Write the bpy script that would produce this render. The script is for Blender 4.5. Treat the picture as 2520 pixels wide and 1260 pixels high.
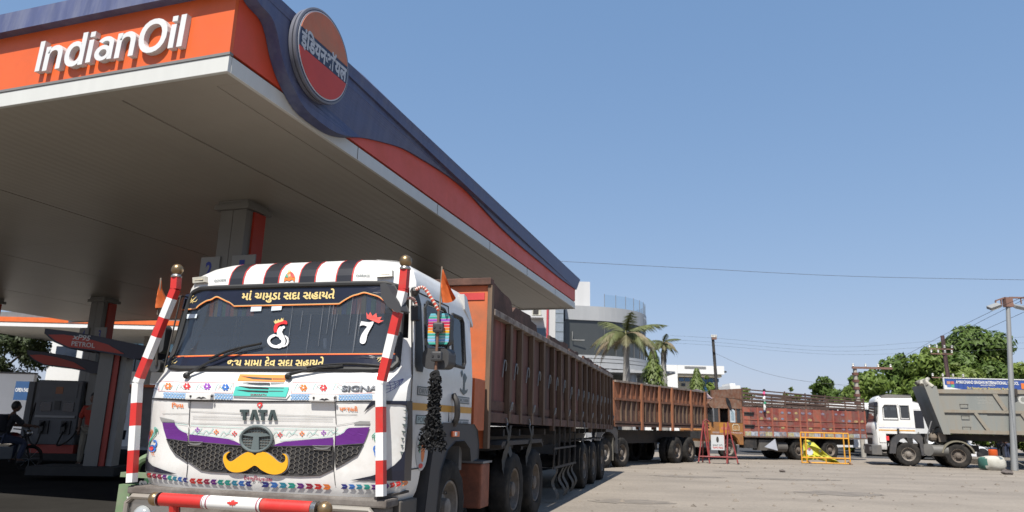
import bpy, bmesh, math, random, json
from mathutils import Vector, Matrix, noise
from mathutils.geometry import tessellate_polygon
random.seed(11)
for o in list(bpy.data.objects): bpy.data.objects.remove(o)
SC = bpy.context.scene; COL = SC.collection
V = Vector
# ---------------------------------------------------------------- camera
EYE = V((0, 0, 1.45)); FPX = 1745.75; PITCH = .2317; ROLL = .0243
FW = V((0, math.cos(PITCH), math.sin(PITCH)))
_r0 = V((1, 0, 0)); _u0 = _r0.cross(FW)
RT = math.cos(ROLL)*_r0 + math.sin(ROLL)*_u0
UP = -math.sin(ROLL)*_r0 + math.cos(ROLL)*_u0
cd = bpy.data.cameras.new('camera'); cam = bpy.data.objects.new('camera', cd); COL.objects.link(cam)
cd.sensor_width = 36; cd.lens = FPX/2520*36; cd.clip_start = .1; cd.clip_end = 4000
cd.dof.use_dof = True; cd.dof.focus_distance = 7.6; cd.dof.aperture_fstop = 3.0
m4 = Matrix((RT, UP, -FW)).transposed().to_4x4(); m4.translation = EYE
cam.matrix_world = m4; SC.camera = cam
# ---------------------------------------------------------------- sky, sun
SUN_EL = math.radians(57); SUN_AZ = math.radians(18.9)      # the sun stands behind the camera, a little left
sdir = V((-math.sin(SUN_AZ)*math.cos(SUN_EL), -math.cos(SUN_AZ)*math.cos(SUN_EL), math.sin(SUN_EL)))
w = bpy.data.worlds.new('World'); SC.world = w; w.use_nodes = True
nt = w.node_tree; bg = nt.nodes['Background']
sky = nt.nodes.new('ShaderNodeTexSky'); sky.sky_type = 'NISHITA'; sky.sun_disc = False
sky.sun_elevation = SUN_EL; sky.sun_rotation = math.atan2(sdir.x, sdir.y)
sky.air_density = 1.0; sky.dust_density = .7; sky.ozone_density = 1.3; sky.altitude = 0
gm_ = nt.nodes.new('ShaderNodeGamma'); gm_.inputs[1].default_value = .82; nt.links.new(sky.outputs[0], gm_.inputs[0])
tn = nt.nodes.new('ShaderNodeMix'); tn.data_type = 'RGBA'; tn.blend_type = 'MULTIPLY'; tn.inputs[0].default_value = 1; tn.inputs[7].default_value = (.88, 1.0, 1.2, 1); nt.links.new(gm_.outputs[0], tn.inputs[6])
sp = nt.nodes.new('ShaderNodeSeparateColor'); cb = nt.nodes.new('ShaderNodeCombineColor'); nt.links.new(tn.outputs[2], sp.inputs[0])
for i_, (p_, g_) in enumerate(((.74, .82), (.55, .73), (.42, .81))):          # hazy dry-season sky: flatter and paler than the clear model
    a_ = nt.nodes.new('ShaderNodeMath'); a_.operation = 'MULTIPLY'; a_.inputs[1].default_value = .1537; nt.links.new(sp.outputs[i_], a_.inputs[0])
    b_ = nt.nodes.new('ShaderNodeMath'); b_.operation = 'POWER'; b_.inputs[1].default_value = p_; nt.links.new(a_.outputs[0], b_.inputs[0])
    c_ = nt.nodes.new('ShaderNodeMath'); c_.operation = 'MULTIPLY'; c_.inputs[1].default_value = g_/.1537; nt.links.new(b_.outputs[0], c_.inputs[0]); nt.links.new(c_.outputs[0], cb.inputs[i_])
nt.links.new(cb.outputs[0], bg.inputs[0]); bg.inputs[1].default_value = .10
sl = bpy.data.lights.new('sun', 'SUN'); sl.energy = 5.0; sl.angle = math.radians(.5); sl.color = (1, .955, .88)
so = bpy.data.objects.new('sun', sl); COL.objects.link(so)
so.rotation_euler = sdir.to_track_quat('Z', 'Y').to_euler()
vs = SC.view_settings
vs.view_transform = 'Standard'; vs.look = 'None'; vs.exposure = .62; vs.gamma = 1; vs.use_curve_mapping = False
SC.cycles.max_bounces = 7; SC.cycles.diffuse_bounces = 2; SC.cycles.glossy_bounces = 3; SC.cycles.transparent_max_bounces = 12
# ---------------------------------------------------------------- surveying: sight lines and local frames
def ray(x, y): return FW + (x-1260)/FPX*RT - (y-630)/FPX*UP
class Fr:
    """local frame on the ground: x to the right, y away from the viewer, turned clockwise by a"""
    def __init__(s, o, a):
        s.o = V((o[0], o[1], 0)); s.a = a
        s.d = V((math.sin(a), math.cos(a), 0)); s.r = V((math.cos(a), -math.sin(a), 0))
    def loc(s, P):
        P = V(P)-s.o; return V((P.dot(s.r), P.dot(s.d), P.z))
    def w(s, x, y, z=0): return s.o + x*s.r + y*s.d + V((0, 0, z))
    def _h(s, x, y, p, n):
        d = ray(x, y); return s.loc(EYE + d*((p-EYE).dot(n)/d.dot(n)))
    def X(s, px, py, x): return s._h(px, py, s.o+x*s.r, s.r)
    def Y(s, px, py, y): return s._h(px, py, s.o+y*s.d, s.d)
    def Z(s, px, py, z): return s._h(px, py, V((0, 0, z)), V((0, 0, 1)))
def at(px, py, Y):
    d = ray(px, py); return EYE + d*(Y/d.y)
# ---------------------------------------------------------------- materials
MATS = {}
def mat(name, col, rough=.55, metal=0., var=.12, scale=3., bump=0., bscale=30., dirt=None, damt=.5, dscale=1.5, streak=False, coat=0., spec=.5, dthr=.5):
    if name in MATS: return MATS[name]
    col = tuple(c*.76 for c in col); dirt = tuple(c*.76 for c in dirt) if dirt else None      # all base colours darkened evenly, to deepen shade at the raised exposure
    m = bpy.data.materials.new(name); m.use_nodes = True; n = m.node_tree.nodes; L = m.node_tree.links
    b = n['Principled BSDF']; b.inputs['Roughness'].default_value = rough; b.inputs['Metallic'].default_value = metal
    b.inputs['Coat Weight'].default_value = coat; b.inputs['Coat Roughness'].default_value = .08
    b.inputs['Specular IOR Level'].default_value = spec
    tc = n.new('ShaderNodeTexCoord'); mp = n.new('ShaderNodeMapping'); L.new(tc.outputs['Object'], mp.inputs[0])
    if streak: mp.inputs['Scale'].default_value = (1, 1, .12)
    nz = n.new('ShaderNodeTexNoise'); nz.inputs['Scale'].default_value = scale; nz.inputs['Detail'].default_value = 6; nz.inputs['Roughness'].default_value = .65
    L.new(mp.outputs[0], nz.inputs[0])
    cr = n.new('ShaderNodeMapRange'); cr.inputs[1].default_value = .3; cr.inputs[2].default_value = .7
    cr.inputs[3].default_value = 1-var; cr.inputs[4].default_value = 1+var; L.new(nz.outputs[0], cr.inputs[0])
    mx = n.new('ShaderNodeMix'); mx.data_type = 'RGBA'; mx.blend_type = 'MULTIPLY'; mx.inputs[0].default_value = 1
    mx.inputs[6].default_value = (*col, 1); L.new(cr.outputs[0], mx.inputs[7])
    out = mx.outputs[2]
    if dirt:
        n2 = n.new('ShaderNodeTexNoise'); n2.inputs['Scale'].default_value = dscale; n2.inputs['Detail'].default_value = 8; n2.inputs['Roughness'].default_value = .7
        L.new(mp.outputs[0], n2.inputs[0])
        r2 = n.new('ShaderNodeMapRange'); r2.inputs[1].default_value = dthr-.08; r2.inputs[2].default_value = dthr+.14; r2.inputs[3].default_value = 0; r2.inputs[4].default_value = damt
        L.new(n2.outputs[0], r2.inputs[0])
        m2 = n.new('ShaderNodeMix'); m2.data_type = 'RGBA'; L.new(r2.outputs[0], m2.inputs[0]); L.new(out, m2.inputs[6]); m2.inputs[7].default_value = (*dirt, 1)
        out = m2.outputs[2]
        rr = n.new('ShaderNodeMapRange'); rr.inputs[3].default_value = rough; rr.inputs[4].default_value = min(1, rough+.35); L.new(r2.outputs[0], rr.inputs[0]); L.new(rr.outputs[0], b.inputs['Roughness'])
    L.new(out, b.inputs['Base Color'])
    if bump:
        n3 = n.new('ShaderNodeTexNoise'); n3.inputs['Scale'].default_value = bscale; n3.inputs['Detail'].default_value = 5; L.new(mp.outputs[0], n3.inputs[0])
        bp = n.new('ShaderNodeBump'); bp.inputs['Strength'].default_value = bump; bp.inputs['Distance'].default_value = .02; L.new(n3.outputs[0], bp.inputs['Height']); L.new(bp.outputs[0], b.inputs['Normal'])
    MATS[name] = m; return m
def glass_mat(name, tint, op=.55, rough=.03, diffuse_tint=(.35, .36, .37)):
    if name in MATS: return MATS[name]
    m = bpy.data.materials.new(name); m.use_nodes = True; n = m.node_tree.nodes; L = m.node_tree.links
    n.remove(n['Principled BSDF']); o = n['Material Output']
    t = n.new('ShaderNodeBsdfTransparent'); t.inputs[0].default_value = (*tint, 1)
    d = n.new('ShaderNodeBsdfDiffuse'); d.inputs[0].default_value = (*diffuse_tint, 1)
    x0 = n.new('ShaderNodeMixShader'); x0.inputs[0].default_value = op; L.new(t.outputs[0], x0.inputs[1]); L.new(d.outputs[0], x0.inputs[2])
    g = n.new('ShaderNodeBsdfGlossy'); g.inputs['Roughness'].default_value = rough
    f = n.new('ShaderNodeFresnel'); f.inputs[0].default_value = 1.55
    x = n.new('ShaderNodeMixShader'); L.new(f.outputs[0], x.inputs[0]); L.new(x0.outputs[0], x.inputs[1]); L.new(g.outputs[0], x.inputs[2]); L.new(x.outputs[0], o.inputs[0])
    MATS[name] = m; return m
# ---------------------------------------------------------------- mesh collector
class MB:
    def __init__(s): s.v = []; s.f = []
    def add(s, vs, fs):
        k = len(s.v); s.v += [tuple(p) for p in vs]; s.f += [tuple(i+k for i in f) for f in fs]; return s
    def box(s, x0, y0, z0, x1, y1, z1, M=None):
        vs = [V((x, y, z)) for z in (z0, z1) for y in (y0, y1) for x in (x0, x1)]
        if M: vs = [M @ p for p in vs]
        return s.add(vs, [(0, 2, 3, 1), (4, 5, 7, 6), (0, 1, 5, 4), (2, 6, 7, 3), (0, 4, 6, 2), (1, 3, 7, 5)])
    def beam(s, a, b, w, h=None, up=V((0, 0, 1))):
        a = V(a); b = V(b); h = h or w; d = (b-a).normalized()
        if abs(d.dot(up)) > .98: up = V((0, 1, 0))
        x = d.cross(up).normalized(); y = x.cross(d)
        vs = [p + x*i*w/2 + y*j*h/2 for p in (a, b) for i, j in ((-1, -1), (1, -1), (1, 1), (-1, 1))]
        return s.add(vs, [(0, 1, 2, 3), (7, 6, 5, 4), (0, 4, 5, 1), (1, 5, 6, 2), (2, 6, 7, 3), (3, 7, 4, 0)])
    def tube(s, pts, r, n=8, closed=False):
        pts = [V(p) for p in pts]; rr = r if isinstance(r, (list, tuple)) else [r]*len(pts); rings = []
        x = None; N = len(pts)
        for i, p in enumerate(pts):
            if closed: t = pts[(i+1) % N]-pts[i-1]
            else: t = pts[min(i+1, N-1)]-pts[max(i-1, 0)]
            t.normalize()
            if x is None: x = t.orthogonal().normalized()
            else: x = (x - t*x.dot(t)).normalized()
            y = t.cross(x); rings.append([p+(x*math.cos(2*math.pi*k/n)+y*math.sin(2*math.pi*k/n))*rr[i] for k in range(n)])
        vs = [q for g in rings for q in g]; fs = []
        for i in range(N if closed else N-1):
            a = i*n; b = ((i+1) % N)*n
            for k in range(n): fs.append((a+k, a+(k+1) % n, b+(k+1) % n, b+k))
        if not closed: fs += [tuple(range(n-1, -1, -1)), tuple((N-1)*n+k for k in range(n))]
        return s.add(vs, fs)
    def lathe(s, prof, M=None, n=24, cap=True):
        """profile of (radius, x) spun about the local x axis"""
        vs = []; fs = []
        for r, x in prof:
            for k in range(n):
                a = 2*math.pi*k/n; p = V((x, r*math.cos(a), r*math.sin(a))); vs.append(M @ p if M else p)
        for i in range(len(prof)-1):
            for k in range(n): fs.append((i*n+k, i*n+(k+1) % n, (i+1)*n+(k+1) % n, (i+1)*n+k))
        if cap: fs += [tuple(range(n)), tuple((len(prof)-1)*n+k for k in range(n-1, -1, -1))]
        return s.add(vs, fs)
    def ball(s, c, r, n=12, sq=(1, 1, 1)):
        c = V(c); vs = []; fs = []; R = n//2
        for i in range(R+1):
            t = math.pi*i/R
            for k in range(n):
                a = 2*math.pi*k/n; vs.append(c+V((math.sin(t)*math.cos(a)*sq[0], math.sin(t)*math.sin(a)*sq[1], math.cos(t)*sq[2]))*r)
        for i in range(R):
            for k in range(n): fs.append((i*n+k, (i+1)*n+k, (i+1)*n+(k+1) % n, i*n+(k+1) % n))
        return s.add(vs, fs)
    def prism(s, poly, fn, holes=()):
        """2D polygon(s) -> solid between fn(u,v,0) and fn(u,v,1)"""
        loops = [list(poly)]+[list(h) for h in holes]; flat = [p for l in loops for p in l]; N = len(flat)
        tri = tessellate_polygon([[V((p[0], p[1], 0)) for p in l] for l in loops])
        vs = [fn(p[0], p[1], 0) for p in flat]+[fn(p[0], p[1], 1) for p in flat]
        fs = [tuple(t) for t in tri]+[tuple(i+N for i in reversed(t)) for t in tri]; k = 0
        for l in loops:
            n = len(l)
            for i in range(n): a = k+i; b = k+(i+1) % n; fs.append((a, b, b+N, a+N))
            k += n
        return s.add(vs, fs)
    def poly(s, poly, fn, holes=()):
        loops = [list(poly)]+[list(h) for h in holes]; flat = [p for l in loops for p in l]
        tri = tessellate_polygon([[V((p[0], p[1], 0)) for p in l] for l in loops])
        return s.add([fn(*p) for p in flat], [tuple(t) for t in tri])
    def ribbon(s, pts, wd, fn, closed=False):
        N = len(pts); vs = []; wd = wd if isinstance(wd, (list, tuple)) else [wd]*N
        for i in range(N):
            a = pts[max(i-1, 0)] if not closed else pts[i-1]; b = pts[min(i+1, N-1)] if not closed else pts[(i+1) % N]
            dx, dy = b[0]-a[0], b[1]-a[1]; l = math.hypot(dx, dy) or 1; nx, ny = -dy/l*wd[i]/2, dx/l*wd[i]/2
            vs += [fn(pts[i][0]+nx, pts[i][1]+ny), fn(pts[i][0]-nx, pts[i][1]-ny)]
        fs = [(2*i, 2*i+1, (2*i+3) % (2*N), (2*i+2) % (2*N)) for i in range(N if closed else N-1)]
        return s.add(vs, fs)
    def mesh(s, name, m=None, smooth=False, bevel=0.):
        me = bpy.data.meshes.new(name); me.from_pydata(s.v, [], s.f)
        bm = bmesh.new(); bm.from_mesh(me)
        if bevel:
            bmesh.ops.remove_doubles(bm, verts=bm.verts, dist=1e-5)
            es = [e for e in bm.edges if len(e.link_faces) == 2 and e.calc_face_angle(0) > .6]
            bmesh.ops.bevel(bm, geom=es, offset=bevel, segments=2, profile=.6, affect='EDGES', clamp_overlap=True)
        bmesh.ops.delete(bm, geom=[v for v in bm.verts if not v.link_faces], context='VERTS')
        bmesh.ops.recalc_face_normals(bm, faces=bm.faces); bm.to_mesh(me); bm.free()
        if m: me.materials.append(m)
        if smooth:
            me.polygons.foreach_set('use_smooth', [True]*len(me.polygons))
            me.set_sharp_from_angle(angle=math.radians(38))
        return me
    def build(s, name, m, parent=None, smooth=False, bevel=0.):
        return link(name, s.mesh(name, m, smooth, bevel), parent)
def link(name, me, parent=None, loc=None, rot=None):
    o = bpy.data.objects.new(name, me); COL.objects.link(o); o.parent = parent
    if loc is not None: o.location = loc
    if rot is not None: o.rotation_euler = rot
    return o
def tag(o, label=None, cat=None, group=None, kind=None):
    if label: o['label'] = label
    if cat: o['category'] = cat
    if group: o['group'] = group
    if kind: o['kind'] = kind
    return o
def thing(name, label, cat, fr=None, group=None, loc=None, rz=0):
    o = bpy.data.objects.new(name, None); COL.objects.link(o); o.empty_display_size = .2
    if fr is not None: o.location = fr.o; o.rotation_euler = (0, 0, -fr.a)
    else: o.location = loc or (0, 0, 0); o.rotation_euler = (0, 0, rz)
    return tag(o, label, cat, group)
def copy_tree(o, parent=None):
    c = o.copy(); COL.objects.link(c); c.parent = parent
    for ch in [x for x in bpy.data.objects if x.parent == o]: copy_tree(ch, c)
    return c
_TX = {}
def text2d(body, off=0., shear=0., space=1.):
    """flat lettering as (verts, faces) in text units, starting at 0, baseline 0"""
    k = (body, off, shear, space)
    if k not in _TX:
        c = bpy.data.curves.new('t', 'FONT'); c.body = body; c.offset = off; c.shear = shear; c.space_character = space; c.resolution_u = 3; c.fill_mode = 'BOTH'; c.dimensions = '2D'
        o = bpy.data.objects.new('t', c); COL.objects.link(o)
        me = bpy.data.meshes.new_from_object(o.evaluated_get(bpy.context.evaluated_depsgraph_get()))
        _TX[k] = ([(v.co.x, v.co.y) for v in me.vertices], [tuple(p.vertices) for p in me.polygons])
        bpy.data.objects.remove(o); bpy.data.curves.remove(c); bpy.data.meshes.remove(me)
    return _TX[k]
def put_text(mb, body, fn, p0, p1, up, off=0., shear=0., space=1., cap=.7):
    """letters from p0 to p1 (2D), up = 2D vector of the cap height"""
    vs, fs = text2d(body, off, shear, space); x0 = min(v[0] for v in vs); x1 = max(v[0] for v in vs)
    P = []
    for x, y in vs:
        u = (x-x0)/(x1-x0); t = y/cap
        P.append(fn(p0[0]+(p1[0]-p0[0])*u+up[0]*t, p0[1]+(p1[1]-p0[1])*u+up[1]*t))
    mb.add(P, fs)
def circ(cx, cy, rx, ry=None, n=24, a0=0, a1=2*math.pi):
    ry = ry or rx; full = abs(a1-a0) > 6.28
    return [(cx+rx*math.cos(a0+(a1-a0)*k/(n if full else n-1)), cy+ry*math.sin(a0+(a1-a0)*k/(n if full else n-1))) for k in range(n)]
# ---------------------------------------------------------------- palette
WHITE = mat('white_paint', (.8, .79, .76), .35, var=.04, scale=6, dirt=(.42, .36, .28), damt=.35, dscale=2.6, dthr=.6, coat=.3)
CLEANW = mat('clean_white', (.82, .82, .8), .4, var=.03)
BLACK = mat('black_plastic', (.016, .016, .018), .45, var=.25, dirt=(.09, .08, .07), damt=.5, dscale=3)
RUBBER = mat('rubber', (.022, .021, .02), .9, spec=.2, var=.3, scale=9, dirt=(.075, .065, .055), damt=.5, dscale=4)
DARK = mat('dark_steel', (.03, .028, .027), .7, var=.3, dirt=(.09, .07, .055), damt=.6, dscale=3)
GREY = mat('grey_steel', (.26, .26, .26), .5, .3, var=.15)
CHROME = mat('worn_chrome', (.5, .49, .47), .28, .9, var=.12)
BRASS = mat('tarnished_brass', (.32, .22, .12), .35, .8, var=.25, scale=12)
RED = mat('red_paint', (.62, .028, .022), .45, var=.1, dirt=(.3, .09, .06), damt=.4, dscale=6, dthr=.58)
ORANGE = mat('orange_paint', (.8, .13, .025), .5, var=.05)
PURPLE = mat('purple_vinyl', (.13, .018, .22), .4, var=.06)
TEAL = mat('teal_vinyl', (.09, .55, .46), .45, var=.06)
YELLOW = mat('yellow_paint', (.85, .42, .01), .45, var=.06)
BLUE = mat('blue_vinyl', (.04, .16, .5), .45, var=.06)
LBLUE = mat('light_blue_vinyl', (.2, .42, .72), .45, var=.06)
NAVY = mat('navy_vinyl', (.012, .014, .03), .3, var=.2)
GOLD = mat('gold_vinyl', (.78, .6, .24), .4, var=.1)
GREENV = mat('green_vinyl', (.03, .3, .18), .45, var=.08)
MAROON = mat('maroon_vinyl', (.3, .015, .06), .45, var=.08)
GREYV = mat('grey_vinyl', (.12, .15, .15), .5, var=.12)
def spl(pts, n=6):
    """smooth curve through points"""
    o = []; P = [pts[0]]+list(pts)+[pts[-1]]
    for i in range(1, len(P)-2):
        a, b, c, d = P[i-1:i+3]
        for k in range(n):
            s = k/n; o.append(tuple(.5*(2*b[j]+(c[j]-a[j])*s+(2*a[j]-5*b[j]+4*c[j]-d[j])*s*s+(3*b[j]-a[j]-3*c[j]+d[j])*s**3) for j in range(len(b))))
    return o+[tuple(pts[-1])]
GLY = '''{"n":[[[0.127,0.239],[0.134,0.268],[0.148,0.29],[0.167,0.306],[0.192,0.314],[0.223,0.315],[0.255,0.303],[0.276,0.276],[0.283,0.235],[0.283,-0.013],[0.37,-0.013],[0.37,0.24],[0.364,0.296],[0.344,0.34],[0.314,0.372],[0.274,0.391],[0.227,0.397],[0.176,0.388],[0.131,0.361],[0.098,0.312],[0.083,0.274],[0.125,0.274],[0.125,0.392],[0.04,0.392],[0.04,-0.013],[0.127,-0.013]]],"d":[[[0.21,-0.021],[0.248,-0.013],[0.276,0.003],[0.297,0.022],[0.311,0.041],[0.314,0.046],[0.3,0.046],[0.3,-0.013],[0.385,-0.013],[0.385,0.522],[0.298,0.522],[0.298,0.332],[0.313,0.332],[0.307,0.342],[0.291,0.361],[0.268,0.379],[0.236,0.393],[0.196,0.397],[0.138,0.388],[0.09,0.36],[0.053,0.316],[0.029,0.258],[0.021,0.189],[0.029,0.119],[0.052,0.061],[0.089,0.017],[0.138,-0.011],[0.195,-0.021]],[[0.192,0.061],[0.161,0.07],[0.138,0.091],[0.121,0.122],[0.111,0.16],[0.11,0.204],[0.117,0.245],[0.131,0.277],[0.153,0.301],[0.181,0.314],[0.217,0.316],[0.247,0.306],[0.271,0.288],[0.288,0.258],[0.297,0.219],[0.298,0.174],[0.292,0.132],[0.277,0.099],[0.255,0.075],[0.227,0.063]]],"a":[[[0.173,-0.021],[0.21,-0.014],[0.239,-0.002],[0.261,0.016],[0.277,0.033],[0.281,0.039],[0.264,0.039],[0.264,-0.013],[0.35,-0.013],[0.35,0.251],[0.344,0.3],[0.327,0.337],[0.302,0.364],[0.273,0.382],[0.242,0.392],[0.212,0.397],[0.182,0.397],[0.142,0.392],[0.104,0.378],[0.07,0.356],[0.042,0.324],[0.023,0.283],[0.108,0.258],[0.12,0.282],[0.132,0.296],[0.148,0.307],[0.169,0.315],[0.196,0.318],[0.221,0.315],[0.24,0.307],[0.253,0.295],[0.259,0.279],[0.263,0.256],[0.262,0.25],[0.258,0.246],[0.246,0.242],[0.223,0.239],[0.189,0.235],[0.155,0.23],[0.122,0.224],[0.09,0.214],[0.062,0.199],[0.039,0.177],[0.023,0.147],[0.017,0.108],[0.025,0.063],[0.045,0.027],[0.076,-0.0],[0.116,-0.017],[0.16,-0.022]],[[0.163,0.059],[0.14,0.063],[0.124,0.07],[0.113,0.08],[0.106,0.093],[0.105,0.111],[0.11,0.127],[0.121,0.137],[0.138,0.147],[0.161,0.152],[0.181,0.156],[0.195,0.157],[0.215,0.16],[0.233,0.163],[0.253,0.166],[0.268,0.171],[0.282,0.178],[0.268,0.172],[0.262,0.13],[0.256,0.107],[0.242,0.087],[0.222,0.071],[0.194,0.061]]],"O":[[[0.294,-0.019],[0.368,0.001],[0.43,0.046],[0.476,0.109],[0.501,0.191],[0.505,0.286],[0.486,0.373],[0.447,0.444],[0.391,0.495],[0.32,0.523],[0.239,0.527],[0.166,0.507],[0.104,0.463],[0.058,0.399],[0.032,0.317],[0.028,0.222],[0.047,0.135],[0.087,0.065],[0.143,0.014],[0.214,-0.015]],[[0.25,0.067],[0.205,0.08],[0.166,0.107],[0.137,0.15],[0.12,0.207],[0.117,0.278],[0.129,0.341],[0.156,0.389],[0.191,0.422],[0.235,0.439],[0.284,0.442],[0.329,0.429],[0.367,0.402],[0.396,0.359],[0.414,0.301],[0.416,0.23],[0.404,0.167],[0.378,0.12],[0.342,0.087],[0.299,0.07]]]}'''
# ================================================================ GROUND
def ground():
    g = MB(); xs = [-1500, -200, -60, -30, -15, -8, -4, 0, 4, 8, 12, 18, 26, 40, 70, 200, 1500]; ys = [-300, -40, -8, 0, 5, 10, 15, 20, 26, 32, 40, 50, 70, 120, 400, 2500]
    n = len(xs); g.add([V((x, y, 0)) for y in ys for x in xs], [(j*n+i, j*n+i+1, (j+1)*n+i+1, (j+1)*n+i) for j in range(len(ys)-1) for i in range(n-1)])
    m = mat('dusty_concrete', (.285, .245, .20), .9, var=.13, scale=.35, bump=.5, bscale=9, dirt=(.16, .135, .11), damt=.45, dscale=.4, dthr=.58)
    n_ = m.node_tree.nodes; L = m.node_tree.links; b = n_['Principled BSDF']
    src = b.inputs['Base Color'].links[0].from_socket
    tc = n_.new('ShaderNodeTexCoord')
    f = n_.new('ShaderNodeTexNoise'); f.inputs['Scale'].default_value = 14; f.inputs['Detail'].default_value = 8; f.inputs['Roughness'].default_value = .8; L.new(tc.outputs['Object'], f.inputs[0])
    r = n_.new('ShaderNodeMapRange'); r.inputs[1].default_value = .3; r.inputs[2].default_value = .72; r.inputs[3].default_value = .74; r.inputs[4].default_value = 1.2; L.new(f.outputs[0], r.inputs[0])
    x = n_.new('ShaderNodeMix'); x.data_type = 'RGBA'; x.blend_type = 'MULTIPLY'; x.inputs[0].default_value = 1; L.new(src, x.inputs[6]); L.new(r.outputs[0], x.inputs[7])
    # tyre-polished tracks that sweep across the yard
    wv = n_.new('ShaderNodeTexNoise'); wv.inputs['Scale'].default_value = .8; wv.inputs['Detail'].default_value = 5
    mp = n_.new('ShaderNodeMapping'); mp.inputs['Rotation'].default_value = (0, 0, .25); mp.inputs['Scale'].default_value = (.12, 1.1, 1); L.new(tc.outputs['Object'], mp.inputs[0]); L.new(mp.outputs[0], wv.inputs[0])
    r3 = n_.new('ShaderNodeMapRange'); r3.inputs[1].default_value = .4; r3.inputs[2].default_value = .7; r3.inputs[3].default_value = 1.06; r3.inputs[4].default_value = .88; L.new(wv.outputs[0], r3.inputs[0])
    x3 = n_.new('ShaderNodeMix'); x3.data_type = 'RGBA'; x3.blend_type = 'MULTIPLY'; x3.inputs[0].default_value = 1; L.new(x.outputs[2], x3.inputs[6]); L.new(r3.outputs[0], x3.inputs[7])
    L.new(x3.outputs[2], b.inputs['Base Color'])
    tag(g.build('ground', m), kind='structure')
    # asphalt road behind the parked trucks
    a = MB(); p = [at(1500, 1100, 44), at(2700, 1110, 40.5), at(3400, 1115, 60), at(1300, 1080, 70)]
    a.add([V((q.x, q.y, .006)) for q in p], [(0, 1, 2, 3)])
    tag(a.build('road', mat('asphalt', (.05, .05, .052), .85, var=.15, bump=.3, bscale=20)), kind='structure')
    # forecourt slab under the canopy, its concrete darkened to paint in the deep shade
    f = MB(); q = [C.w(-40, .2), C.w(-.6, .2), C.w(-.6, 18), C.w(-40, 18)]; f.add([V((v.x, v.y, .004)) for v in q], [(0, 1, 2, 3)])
    tag(f.build('forecourt', mat('shaded_concrete', (.035, .033, .03), 1., spec=0, var=.2, scale=.7, bump=.3, bscale=12, dirt=(.03, .028, .026), damt=.7, dscale=.6, dthr=.5)), kind='structure')
C = Fr((-3.497, 7.862), .3228)
ground()
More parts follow.
